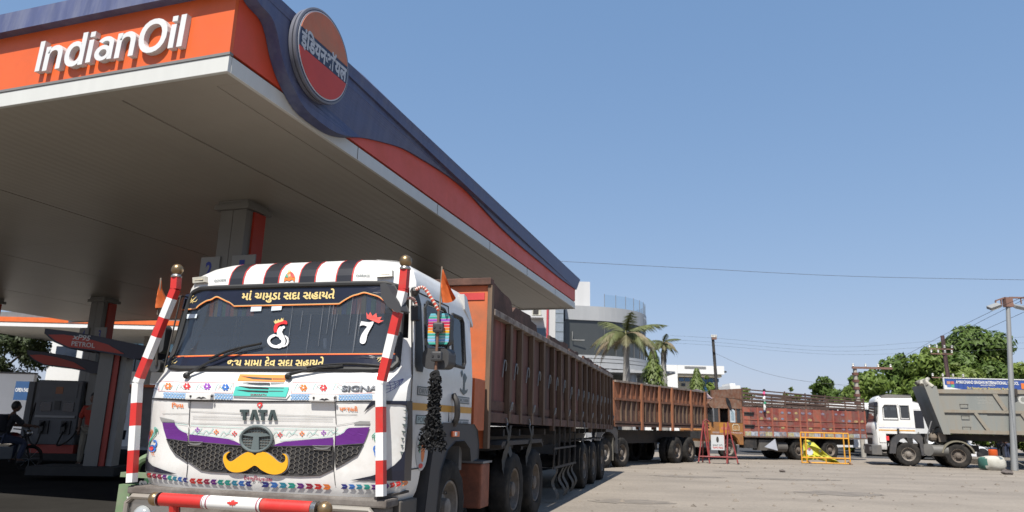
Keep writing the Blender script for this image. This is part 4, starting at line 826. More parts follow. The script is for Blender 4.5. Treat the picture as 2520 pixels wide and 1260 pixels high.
# --- bull bar with brass knobs
bb = [T.Y(391, 1232, -.36), T.Y(786, 1248, -.36)]; yb = -.36; zb_ = (bb[0].z+bb[1].z)/2; xa, xb = bb[0].x, bb[1].x
def barseg(name, u0, u1, m_, r, par=None):
    X0, X1 = xa+(xb-xa)*u0, xa+(xb-xa)*u1; q = MB(); q.lathe([(r, X0), (r, X1)], Matrix.Translation(V((0, yb, zb_))), 24); return q.build(name, m_, par or t, smooth=True)
bb_ = barseg('bull_bar', .30, .66, CLEANW, .060)
barseg('bar_sleeve', .02, .295, RED, .059, bb_); barseg('bar_sleeve', .665, .96, RED, .059, bb_)
for u in (.296, .305, .325, .33, .64, .645, .66): barseg('bar_ring', u, u+.0035, MAROON if u not in (.296, .66) else CHROME, .0612, bb_)
for u in (.0, .965, .972, .979, .986): barseg('bar_ring', u, u+.005, CHROME, .064, bb_)
q = MB(); q.ball((xa-.045, yb, zb_), .062, 20); q.build('brass_knob', BRASS, t, smooth=True); q = MB(); q.ball((xb+.055, yb, zb_), .066, 20); q.build('brass_knob', BRASS, t, smooth=True)
for u in (.1, .88): X_ = xa+(xb-xa)*u; q = MB(); q.tube([V((X_, yb, zb_-.02)), V((X_, yb+.05, zb_-.25)), V((X_, -.02, zb_-.3))], .045, 10); q.build('bar_bracket', RED, t)
# maple leaf on the bar
ml = [(0, 9), (.6, 3), (4, 3.6), (3.4, 1.8), (7.6, -2), (6.4, -2.8), (7.4, -5.4), (4.6, -5), (4, -6.4), (2, -4.2), (2.6, -8.6), (1.2, -7.8), (0, -11)]
ml = ml+[(-x, y) for x, y in ml[::-1][1:-1]]
ob = sum([bb[0].z]) and None
def bar_pt(px, py):
    P = T.Y(px, py, yb-.06); dz = max(-.055, min(.055, P.z-zb_)); return V((P.x, yb-math.sqrt(.0615**2-dz*dz)-.0012, zb_+dz))
q = MB(); q.poly([(572+x*1.9, 1240+y*1.05) for x, y in ml], bar_pt); q.build('leaf_emblem', RED, bb_)
# --- striped corner poles
def pole(path, cuts, ball):
    P = [T.Y(px, py, -.05) for px, py in path]
    ys = [p[1] for p in path]
    def pt(py):
        for i in range(len(path)-1):
            (x0, y0), (x1, y1) = path[i], path[i+1]
            if min(y0, y1) <= py <= max(y0, y1): return P[i].lerp(P[i+1], (py-y0)/(y1-y0))
        return P[-1]
    root = None; first = True
    for k in range(len(cuts)-1):
        inner = [p for p in path if min(cuts[k], cuts[k+1]) < p[1] < max(cuts[k], cuts[k+1])]
        pts = [pt(cuts[k])]+[pt(p[1]) for p in inner]+[pt(cuts[k+1])]
        q = MB()
        for a, b_ in zip(pts, pts[1:]): q.beam(a, b_, .075, .075, up=V((0, 1, 0)))
        o = q.build('corner_pole' if root is None else 'pole_band', (CLEANW, RED)[k % 2] if True else None, root or t); root = root or o
    top = pt(cuts[-1]); q = MB(); q.lathe([(.052, 0), (.056, .012), (.045, .03), (.03, .04)], Matrix.Translation(top) @ Matrix.Rotation(-math.pi/2, 4, 'Y'), 16); q.build('pole_collar', CHROME, root)
    q = MB(); q.ball(top+V((0, 0, .085)), .062, 20); q.build('brass_knob', BRASS, root, smooth=True)
pole([(938, 1221), (937, 945), (993, 712), (997, 664)], [1221, 1193, 1135, 1067, 1003, 937, 882, 825, 770, 718, 664], 0)
pole([(324, 1187), (339, 942), (432, 712), (434, 683)], [1187, 1165, 1110, 1050, 993, 930, 882, 830, 783, 735, 683], 0)
q = MB(); q.beam(V((1.30, -.06, .765)), V((1.42, .35, .80)), .05, .02); q.build('pole_foot', DARK, t)
# --- mirrors
mg_ = mat('mirror_shell', (.05, .05, .052), .5, var=.1)
def mY(px, py, y=.36): return T.Y(px, py, y)
tub = mat('tape_red', (.5, .06, .03), .5); tw = mat('tape_white', (.6, .55, .48), .5)
def taped(name, pts, r, n=14):
    P = spl(pts, 8); root = None
    m_ = MB(); m_.tube(P, r, 8); root = m_.build(name, tub, t, smooth=True)
    for k in range(0, len(P)-1, 2):
        q = MB(); q.tube([P[k], P[k].lerp(P[k+1], .75)] if isinstance(P[k], V) else [V(P[k]), V(P[k]).lerp(V(P[k+1]), .7)], r*1.12, 8); q.build('tape_turn', tw, root)
taped('mirror_arm', [V((1.40, .33, 2.74)), mY(1042, 708), mY(1062, 735), mY(1080, 765)], .017)
q = MB(); q.tube([mY(1080, 757), mY(1078, 800), mY(1074, 880), mY(1071, 940)], .014, 8); q.build('mirror_rod', mat('rusty_rod', (.2, .1, .06), .7), t)
q = MB(); q.tube([V((1.36, .36, 2.73)), mY(1030, 712)], .03, 8); q.ball(V((1.38, .36, 2.73)), .05, 8); q.build('mirror_hinge', BLACK, t)
# big mirror with striped cover
a, b_ = mY(1053, 770, .40), mY(1107, 851, .40)
stripes = ['L', 'G', 'P', 'M', 'R', 'O', 'Y', 'G', 'L', 'B', 'G']; scol = {'L': mat('stripe_cyan', (.16, .5, .6), .4), 'G': mat('stripe_green', (.05, .4, .32), .4), 'P': PU2, 'M': mat('stripe_crimson', (.5, .02, .1), .4), 'R': RD2, 'O': OR2, 'Y': YELLOW, 'B': LBLUE}
def rrect(x0, x1, z0, z1, r, n=5):
    P = []
    for cx, cz, a0 in ((x1-r, z1-r, 0), (x0+r, z1-r, 1), (x0+r, z0+r, 2), (x1-r, z0+r, 3)):
        P += [(cx+r*math.cos((a0+k/n)*math.pi/2), cz+r*math.sin((a0+k/n)*math.pi/2)) for k in range(n+1)]
    return P
q = MB(); q.prism(rrect(a.x, b_.x, b_.z, a.z, .06), lambda x, z, k: V((x, .41+.08*k, z))); mr = q.build('mirror', BLACK, t, bevel=.015)
n = len(stripes); H = a.z-b_.z
for k, c in enumerate(stripes):
    z1 = a.z-.008-(H-.016)*k/n; z0 = a.z-.008-(H-.016)*(k+.76)/n
    ins = lambda z: .012+max(0, .05-min(a.z-z, z-b_.z))*.55
    i0, i1 = ins(z0), ins(z1)
    q = MB(); q.prism([(a.x+i0, z0), (b_.x-i0, z0), (b_.x-i1, z1), (a.x+i1, z1)], lambda x, z, k: V((x, .395+.014*k, z))); q.build('mirror_stripe', scol[c], mr)
    if k < n-1:
        zz = a.z-.008-(H-.016)*(k+1)/n; i1 = ins(z0)
        q = MB(); q.prism([(a.x+i1, zz), (b_.x-i1, zz), (b_.x-i1, z0), (a.x+i1, z0)], lambda x, z, k: V((x, .3975+.0115*k, z))); q.build('mirror_stripe', wv, mr)
a, b_ = mY(1041, 856, .42), mY(1103, 908, .42)
q = MB(); q.prism(rrect(a.x, b_.x, b_.z, a.z, .07), lambda x, z, k: V((x+(.03*k), .42+.12*k, z))); q.build('mirror', mg_, t, bevel=.02)
for px, py in ((1079, 806), (1075, 877)):
    c = mY(px, py, .345); q = MB(); q.box(c.x-.055, c.y-.03, c.z-.05, c.x+.055, c.y+.03, c.z+.05); cl = q.build('mirror_clamp', mg_, t, bevel=.02)
    q = MB(); 
    for s in (-.03, .03): q.lathe([(.012, 0), (.012, .006)], Matrix.Translation(V((c.x+s, c.y-.036, c.z))) @ Matrix.Rotation(math.pi/2, 4, 'Z'), 8)
    q.build('clamp_bolt', BLACK, cl)
# spotter mirror above the windscreen
q = MB(); P = [T.Y(x, y, -.12) for x, y in ((938, 700), (948, 698), (962, 722), (975, 742), (984, 765), (978, 767), (955, 752), (940, 730))]
q.add([p for p in P]+[p+V((.05, .09, 0)) for p in P], [tuple(range(8)), tuple(range(15, 7, -1))]+[(i, (i+1) % 8, (i+1) % 8+8, i+8) for i in range(8)]); q.build('spotter_mirror', mg_, t, bevel=.01)
taped('spotter_arm', [T.Y(972, 735, -.07), T.Y(1000, 733, .1), T.Y(1018, 737, .3), V((1.43, .33, 2.55))], .015)
q = MB(); q.beam(T.Y(1022, 752, .3), T.Y(1022, 790, .3), .08, .06); q.build('spotter_bracket', BLACK, t, bevel=.01)
# left mirrors, only edges show
for (x0, y0), (x1, y1), nm in (((378, 800), (400, 868), 'mirror'), ((371, 885), (392, 915), 'mirror')):
    a, b_ = T.Y(x0, y0, .35), T.Y(x1, y1, .35); q = MB(); q.prism(rrect(a.x, b_.x, b_.z, a.z, .05), lambda x, z, k: V((x, .35+.1*k, z))); q.build(nm, mg_, t, bevel=.015)
q = MB(); q.tube(spl([V((-1.38, .33, 2.74)), T.Y(418, 742, .34), T.Y(400, 762, .34), T.Y(390, 800, .34), T.Y(384, 900, .34)], 5), .016, 8); q.build('mirror_arm', DARK, t)
# chassis
q = MB(); q.box(-.5, .9, .62, -.36, 6.3, .92).box(.36, .9, .62, .5, 6.3, .92).box(-.3, .9, .7, .3, 2.4, 1.3).box(-.15, 2, .5, .15, 5.6, .7); q.build('chassis', DARK, t)
for y in (1.62, 4.25, 5.62): q = MB(); q.lathe([(.09, -1.2), (.09, 1.2)], Matrix.Translation(V((0, y, .52))), 12); q.build('axle', DARK, t)
q = MB(); q.box(-.75, 4.2, 1.0, .75, 5.3, 1.2); q.build('fifth_wheel', DARK, t)
q = MB(); q.box(.75, 3.12, .35, 1.30, 3.5, .92); o = q.build('fuel_tank', mat('tank_rust', (.38, .12, .06), .6, var=.2, dirt=(.08, .05, .04), damt=.6, dscale=2), t, bevel=.03)
q = MB(); q.box(.73, 3.1, .923, 1.32, 3.52, .95); q.build('tank_lid', GREY, o)
q = MB(); q.box(1.02, 2.45, 1.35, 1.38, 2.9, 2.0); q.build('battery_box', mat('orange_box', (.6, .13, .03), .5, dirt=(.2, .08, .04), damt=.5), t, bevel=.01)
for s in (1, -1):
    q = MB(); q.prism([(3.62, 1.15), (3.7, 1.2), (6.2, 1.2), (6.3, 1.1), (6.3, 1.06), (6.18, 1.14), (3.72, 1.14), (3.66, 1.1)], lambda y, z, k: V((s*(1.0+.42*k), y, z))); q.build('rear_mudguard', DARK, t)
# --- hung things: tassel and flags
tas = thing('tassel', 'long shaggy black tassel hanging from the striped mirror arm of the decorated truck', 'tassel', T)
P0 = mY(1072, 925, .33); P1 = mY(1064, 1100, .33)
fl_ = mat('black_yarn', (.008, .008, .009), .95, var=.3)
random.seed(3)
q = MB(); q.tube([P0+V((0, 0, .02)), P1], .02, 6); co = q.build('cord', fl_, tas)
q = MB()
for k in range(1500):
    u = random.random()**.8; c = P0.lerp(P1, u*.98); n_ = 8.
    R_ = (.04+.022*abs(math.sin(u*n_*math.pi))) if u < .6 else .06+.085*(u-.6)/.36
    if u > .94: R_ *= .8
    a = random.uniform(0, 6.28); d_ = V((math.cos(a), math.sin(a), random.uniform(-.7, .3))); p = c+d_*R_*random.uniform(.55, 1)
    s = random.uniform(.008, .016); e1 = V((random.uniform(-1, 1), random.uniform(-1, 1), random.uniform(-1, 1))).normalized(); e2 = e1.orthogonal().normalized()
    q.add([p-e1*s*1.5, p+e2*s, p+e1*s*1.5, p-e2*s+d_*s], [(0, 1, 2, 3), (0, 1, 3)])
tag(q.build('yarn', fl_, tas), kind='stuff')
q = MB(); q.tube(spl([mY(1070, 935, .33), mY(1062, 922, .33), mY(1075, 915, .33), mY(1078, 925, .33)], 5), .022, 6); q.build('knot', fl_, tas)
fo = mat('saffron_cloth', (.55, .11, .015), .85, var=.15, scale=8)
def flag(label, staff, pts, y):
    f = thing('flag', label, 'flag', T)
    q = MB(); q.tube([mY(*staff[0], y), mY(*staff[1], y)], .009, 6); q.build('staff', mat('flag_staff', (.25, .2, .15), .6), f)
    q = MB(); n = 10; A_, B_, C_ = [mY(*p, y) for p in pts]
    vs = []; fs = []
    for i in range(n+1):
        for j in range(i+1):
            u = i/n; v = (j/i if i else 0); p = A_.lerp(B_.lerp(C_, v), u); vs.append(p+V((0, -.07*math.sin(v*7+u*3)*u, .012*math.sin(v*9))))
    for i in range(n):
        o0 = i*(i+1)//2; o1 = (i+1)*(i+2)//2
        for j in range(i+1):
            fs.append((o0+j, o1+j, o1+j+1))
            if j < i: fs.append((o0+j, o1+j+1, o0+j+1))
    o = q.add(vs, fs).build('cloth', fo, f, smooth=True); return f
flag('saffron pennant on the mirror arm at the right of the decorated cab', ((1088, 656), (1082, 765)), ((1089, 660), (1122, 732), (1086, 754)), .36)
flag('saffron pennant on the mirror arm at the left of the decorated cab', ((396, 684), (388, 775)), ((396, 686), (412, 742), (385, 768)), .34)
# ================================================================ TRAILERS
RUST = mat('rust_steel', (.135, .062, .042), .8, var=.25, scale=4, bump=.25, bscale=25, dirt=(.05, .035, .028), damt=.75, dscale=1.6, dthr=.47)
RUST2 = mat('rust_panel', (.195, .075, .06), .75, var=.25, scale=3, streak=True, bump=.2, bscale=14, dirt=(.11, .07, .055), damt=.8, dscale=2.2, dthr=.46)
RUSTL = mat('rust_light', (.24, .10, .055), .8, var=.25, scale=5, bump=.3, bscale=30, dirt=(.1, .05, .03), damt=.6, dscale=3)
RUSTRIB = mat('rust_rib', (.2, .132, .085), .8, var=.25, scale=6, streak=True, bump=.2, dirt=(.08, .045, .03), damt=.8, dscale=4, dthr=.46)
RUSTO = mat('rust_orange', (.34, .125, .055), .8, var=.22, scale=4, streak=True, bump=.25, dirt=(.14, .07, .04), damt=.7, dscale=3)
RP = [RUST2, mat('rust_panel_dark', (.15, .075, .062), .8, var=.3, scale=2.5, streak=True, bump=.25, bscale=10, dirt=(.075, .055, .045), damt=.85, dscale=1.8, dthr=.43), mat('rust_panel_red', (.27, .075, .058), .7, var=.25, scale=3.5, streak=True, bump=.2, dirt=(.10, .06, .05), damt=.85, dscale=2.8, dthr=.47), mat('rust_panel_brown', (.19, .095, .07), .8, var=.3, scale=2, bump=.3, bscale=18, dirt=(.07, .05, .045), damt=.85, dscale=3.2, dthr=.45), RUST2]
def trailer1():
    t = thing('trailer', 'long rusty red-brown cargo trailer with ribbed steel sides behind the decorated cab', 'trailer', T)
    X0 = 1.39; y0, y1 = 3.0, 16.25; zt, zb0, zb1 = 2.955, 1.49, 1.37
    zb = lambda y: zb0+(zb1-zb0)*(y-y0)/(y1-y0)
    # orange front wall with frame
    wm = mat('front_wall_orange', (.62, .15, .045), .6, var=.15, scale=2, dirt=(.3, .14, .08), damt=.6, dscale=1.6, dthr=.5)
    MB().box(-1.36, y0+.0, 1.12, 1.35, y0+.05, 3.3).build('front_wall', wm, t)
    MB().box(-1.39, y0-.06, 3.302, 1.40, y0+.1, 3.40).build('wall_cap', RUST, t, bevel=.01)
    MB().box(1.352, y0-.03, 1.12, 1.415, y0+.07, 3.30).build('corner_post', RUSTRIB, t)
    MB().box(-1.43, y0-.05, 1.12, -1.362, y0+.08, 3.30).build('corner_post', RUSTRIB, t)
    MB().box(.9, y0-.012, 3.1, 1.3, y0-.003, 3.2).build('paint_patch', mat('patch_red', (.6, .05, .05), .6), t)
    # grid of rib positions
    ribs = [4.05, 4.72, 5.5, 6.35, 7.25, 7.95, 8.75, 9.55, 10.45, 11.2, 11.95, 12.7, 13.5, 14.3, 15.0, 15.65, 16.22]
    edges = [y0+.09]+ribs
    for s in (1, -1):
        for a, b in zip(edges, edges[1:]):
            q = MB(); x = s*(X0-.06); q.add([V((x, a, zb(a)+.1)), V((x, b, zb(b)+.1)), V((x, b, zt-.06)), V((x, a, zt-.06)), V((x-s*.03, a, zb(a)+.1)), V((x-s*.03, b, zb(b)+.1)), V((x-s*.03, b, zt-.06)), V((x-s*.03, a, zt-.06))], [(0, 1, 2, 3), (7, 6, 5, 4), (0, 4, 5, 1), (2, 6, 7, 3), (1, 5, 6, 2), (0, 3, 7, 4)])
            p = q.build('side_panel', RP[(int(a*7.3)+(3 if s < 0 else 0)) % 5], t)
            if s > 0:                                       # bent rod hook on the panel and a lower plate
                ym = b-.16; zc = 2.3 if b < 9 else 2.2
                h = MB(); h.tube([V((X0-.04, ym-.07, zc-.2)), V((X0-.02, ym-.07, zc)), V((X0-.02, ym-.03, zc+.05)), V((X0-.02, ym+.03, zc+.05)), V((X0-.02, ym+.07, zc)), V((X0-.03, ym+.07, zc-.1))], .011, 6)
                h.build('rod_hook', GREY, p, smooth=True)
                MB().box(X0-.058, a+.06, zb(a)+.13, X0-.045, b-.07, zb(a)+.26).build('lower_plate', RUST, p)
        for i, y in enumerate(ribs):
            wd = .05 if i % 3 else .065
            q = MB(); q.box(s*(X0-.05), y-wd, zb(y)-.02-(.1 if i in (4, 7, 10) else 0), s*(X0+.03), y+wd, zt-.062); q.build('rib', RUSTRIB, t, bevel=.006)
            if s > 0 and i % 2 == 0:
                h = MB(); h.tube(spl([V((X0+.04, y-.04, 1.62)), V((X0+.06, y-.04, 1.72)), V((X0+.06, y+.03, 1.74)), V((X0+.04, y+.05, 1.64))], 3), .012, 6); h.build('tie_hook', GREY, t)
        q = MB(); q.box(s*(X0-.09), y0+.08, zt-.06, s*(X0+.045), y1, zt+.03); q.build('top_rail', mat('rail_worn', (.3, .25, .21), .7, var=.3, scale=6, dirt=(.1, .06, .045), damt=.8, dscale=5), t, bevel=.008)
        q = MB(); q.add([V((s*(X0-.09), y0+.08, zb0-.03)), V((s*(X0+.01), y0+.08, zb0-.03)), V((s*(X0+.01), y1, zb1-.03)), V((s*(X0-.09), y1, zb1-.03))]+[V((s*(X0-.09), y0+.08, zb0+.1)), V((s*(X0+.01), y0+.08, zb0+.1)), V((s*(X0+.01), y1, zb1+.1)), V((s*(X0-.09), y1, zb1+.1))], [(0, 1, 2, 3), (7, 6, 5, 4), (0, 4, 5, 1), (1, 5, 6, 2), (2, 6, 7, 3), (3, 7, 4, 0)]); q.build('bottom_rail', RUST, t)
    # torn raised boards on the rail, tall at the front and stepping down
    q = MB(); q.prism([(y0+.08, zt+.032), (y0+.08, 3.36), (3.5, 3.3), (3.9, 3.28), (4.05, 3.24), (4.12, 3.1), (4.3, 3.2), (5.3, 3.22), (5.36, 3.14), (5.75, 3.12), (5.8, zt+.032)], lambda y, z, k: V((X0-.04+.05*k, y, z))); q.build('raised_board', RUST, t)
    random.seed(4)
    for a, b, h in ((6.9, 8.8, .13), (9.0, 10.1, .09), (10.9, 12.5, .10), (12.8, 13.4, .07), (13.8, 15.8, .08)):
        pts = [(a, zt+.032)]+[(a+(b-a)*k/8, zt+.032+h*random.uniform(.7, 1.1)) for k in range(9)]+[(b, zt+.032)]
        q = MB(); q.prism(pts, lambda y, z, k: V((X0-.05+.05*k, y, z))); q.build('raised_board', RUST, t)
        q = MB(); q.prism([(y, z) for y, z in pts], lambda y, z, k: V((-X0+.05-.05*k, y, z))); q.build('raised_board', RUST, t)
    MB().box(-X0+.06, y1, zb1, X0-.06, y1+.06, zt).build('tail_gate', RUST2, t)
    q = MB(); q.add([V((-X0+.1, y0+.1, zb0+.02)), V((X0-.1, y0+.1, zb0+.02)), V((X0-.1, y1, zb1+.02)), V((-X0+.1, y1, zb1+.02))], [(0, 1, 2, 3)]); q.build('deck', DARK, t)
    q = MB()
    for x in (-.5, .4): q.box(x, y0+1, .98, x+.12, y1, 1.36)
    o = q.build('frame_rail', DARK, t); tag(o, kind='stuff')
    q = MB()
    for y in [4.2+.95*k for k in range(13)]: q.box(-1.28, y, 1.26, 1.28, y+.08, 1.36)
    tag(q.build('cross_members', DARK, t), kind='stuff')
    for y in (11.15, 12.6, 14.15):
        for s in (1, -1): wheel(t, s*1.24, y, .52, TY, dual=True, flip=s < 0, spin=y*2)
        MB().lathe([(.08, -1.2), (.08, 1.2)], Matrix.Translation(V((0, y, .52))), 10).build('axle', DARK, t)
        MB().box(1.05, y-.4, 1.1, 1.36, y+.4, 1.13).build('mud_flap', DARK, t)
    # side guard of bars with rubber strips
    g = MB(); x = 1.34
    for y in (7.65, 8.15, 8.7, 9.3, 9.95): g.box(x-.015, y, .62, x+.015, y+.03, 1.42)
    for z in (.62, .98): g.box(x-.02, 7.6, z, x+.02, 10.02, z+.035)
    tag(g.build('side_guard', DARK, t), kind='stuff')
    random.seed(8)
    for y in (7.68, 8.3, 8.75, 9.3, 9.75):
        w_ = .2; dx = random.uniform(.02, .3); q = MB(); n = 8
        P = [V((x+.01+.05*math.sin(k*.9+y), y+dx*k/n*k/n, .62-.56*k/n)) for k in range(n+1)]
        vs = []
        for k, p in enumerate(P): ww = w_*(.45+.55*min(1, k/3)); vs += [p+V((0, -ww/2, 0)), p+V((.012, ww/2, 0))]
        q.add(vs, [(2*k, 2*k+1, 2*k+3, 2*k+2) for k in range(n)]); q.build('rubber_strip', mat('strip_rubber', (.055, .052, .045), .8, var=.3), t, smooth=True)
    # hanging strips near the drive axles
    for yy, n_ in ((3.85, 3), (5.25, 2), (10.7, 1)):
        for k in range(n_):
            q = MB(); a = yy+.1*k; z0_ = 1.42; z1_ = (.35, .2, .55)[k % 3] if yy < 10 else .8
            P = [V((1.42+.03*math.sin(j*1.1+k), a+.04*math.sin(j*.8+k*2), z0_+(z1_-z0_)*j/9)) for j in range(10)]
            vs = []
            for j, p in enumerate(P): ww = .03 if j < 3 else .07+.05*math.sin(j*.7); vs += [p+V((0, -ww, 0)), p+V((.01, ww, 0))]
            q.add(vs, [(2*j, 2*j+1, 2*j+3, 2*j+2) for j in range(9)]); q.build('hanging_strip', mat('strip_rubber', (.055, .052, .045), .8), t)
        q = MB(); q.tube([V((1.42, yy, 1.52)), V((1.43, yy+.03, 1.46)), V((1.43, yy, 1.42))], .014, 6); q.build('strip_hook', GREY, t)
    MB().box(-.6, 6.4, .35, -.45, 6.55, 1.1).build('landing_leg', DARK, t); MB().box(.85, 6.4, .3, 1.0, 6.55, 1.1).build('landing_leg', DARK, t)
trailer1()
# ---- second truck in the queue
def simple_cab(t, par, H=1., wheels=True, short=1., L=2.1):
    cab_shell(t, WHITE, L=L, W0=1.3, wind=True)
    Wf = lambda z: interp(CABW, z)*1.3/1.44
    S = lambda x, z, off: V((x, cabS(x, z, 1.3)-off, z))
    def sheet(name, m_, loop, off):
        bm = bmesh.new(); vs = [bm.verts.new((x, 0, z)) for x, z in loop]; f = bm.faces.new(vs); bmesh.ops.triangulate(bm, faces=[f])
        for _ in range(4): bmesh.ops.subdivide_edges(bm, edges=[e for e in bm.edges if e.calc_length() > .15], cuts=1); bmesh.ops.triangulate(bm, faces=bm.faces)
        for v in bm.verts: v.co = S(v.co.x, v.co.z, off)
        me = bpy.data.meshes.new(name); bm.to_mesh(me); bm.free(); me.materials.append(m_); return link(name, me, t)
    sheet('windscreen', glass_mat('far_glass', (.2, .23, .25), .1), [(-1.2, 1.95), (1.2, 1.95), (1.17, 2.79), (-1.17, 2.79)], -.012)
    sheet('windscreen_band', NAVY, [(-1.2, 1.93), (1.2, 1.93), (1.19, 2.06), (-1.19, 2.06)], .01)
    sheet('sun_strip', NAVY, [(-1.19, 2.62), (1.19, 2.62), (1.17, 2.82), (-1.17, 2.82)], .01)
    sheet('grille', BLACK, [(-.8, 1.12), (-.6, .9), (.6, .9), (.8, 1.12), (.7, 1.2), (-.7, 1.2)], .012)
    sheet('grille', BLACK, [(-1.05, 1.32), (1.05, 1.32), (1.0, 1.42), (-1.0, 1.42)], .012)
    for s in (1, -1):
        for nm, lo in (('side_window', [(.56, 2.02), (1.30, 2.02), (1.28, 2.68), (.7, 2.68), (.58, 2.55)]), ('sleeper_window', [(1.42, 2.06), (1.88, 2.06), (1.88, 2.66), (1.42, 2.66)])):
            q = MB(); q.poly(lo, lambda y, z: V((s*(Wf(z)-.01), y, z))); q.build(nm, glass_mat('far_glass', (.2, .23, .25), .1), t)
            q = MB(); q.tube([V((s*(Wf(z)+.004), y, z)) for y, z in lo], .022, 6, closed=True); q.build('window_rubber', rub, t)
        q = MB(); q.box(s*(Wf(1.6)+.002), .28, 1.53, s*(Wf(1.6)+.006), 2.08, 1.58); q.build('waist_stripe', MATS['stripe_ochre'], t)
        q = MB(); q.box(s*(Wf(1.6)+.002), .3, 1.66, s*(Wf(1.6)+.005), 2.08, 1.68); q.build('pin_stripe', mat('pin_blue', (.3, .36, .6), .5), t)
        for a, b_ in (((.27, 1.0), (.27, 2.7)), ((1.34, 1.4), (1.36, 2.74)), ((.27, 1.0), (.8, 1.0))):
            q = MB(); q.beam(V((s*(Wf(a[1])+.001), *a)), V((s*(Wf(b_[1])+.001), *b_)), .014, .014); q.build('door_gap', DARK, t)
        q = MB(); q.box(s*(Wf(1.5)+.004), 1.18, 1.42, s*(Wf(1.5)+.05), 1.3, 1.64); q.build('door_handle', BLACK, t, bevel=.02)
        ar = [(.72, .55), (.80, 1.0), (.9, 1.2), (1.1, 1.36), (1.3, 1.42), (2.3, 1.42), (2.4, 1.3), (2.4, .5), (2.28, .5), (2.22, 1.0), (2.06, 1.18), (1.85, 1.25), (1.55, 1.25), (1.3, 1.15), (1.12, .95), (1.0, .55)]
        q = MB(); q.prism(ar, lambda y, z, k: V((s*(1.325 if k else .95), y, z))); q.build('mudguard', MATS['mudguard_grey'], t, bevel=.012)
        if wheels: wheel(t, s*1.12, 1.66, .52, TYF, flip=s < 0, spin=.2)
        q = MB(); q.box(s*1.42, .12, 1.88, s*1.5, .2, 2.55).box(s*1.34, .14, 2.6, s*1.46, .18, 2.64); q.build('mirror', BLACK, t, bevel=.02)
        q = MB(); q.box(s*.75, -.2, .62, s*1.28, -.17, .8); q.build('headlamp', CHROME, t, bevel=.01)
    MB().box(-1.3, -.16, .45, 1.3, .35, .9).build('bumper', mat('far_bumper', (.1, .1, .1), .6, dirt=(.2, .17, .14), damt=.5), t, bevel=.03)
    MB().box(-1.22, .4, 1.35, 1.22, 1.95, 1.42).build('cab_floor', inn, t); MB().box(-1.2, 1.9, 1.42, 1.2, 2.0, 2.9).build('rear_lining', inn, t)
    for x in (-.65, .65): MB().box(x-.25, 1.2, 1.42, x+.25, 1.7, 1.75).box(x-.24, 1.62, 1.75, x+.24, 1.78, 2.5).build('cab_seat', sea, t, bevel=.03)
    MB().box(-1.15, .3, 1.42, 1.15, .7, 1.95).build('dashboard', MATS['dashboard_grey'], t)
    if short != 1:                                      # day cab: the same parts on a shorter floor
        for o in [x for x in bpy.data.objects if x.parent == t]:
            if o.name.startswith('wheel'): o.location.y *= short
            else: o.scale.y = short
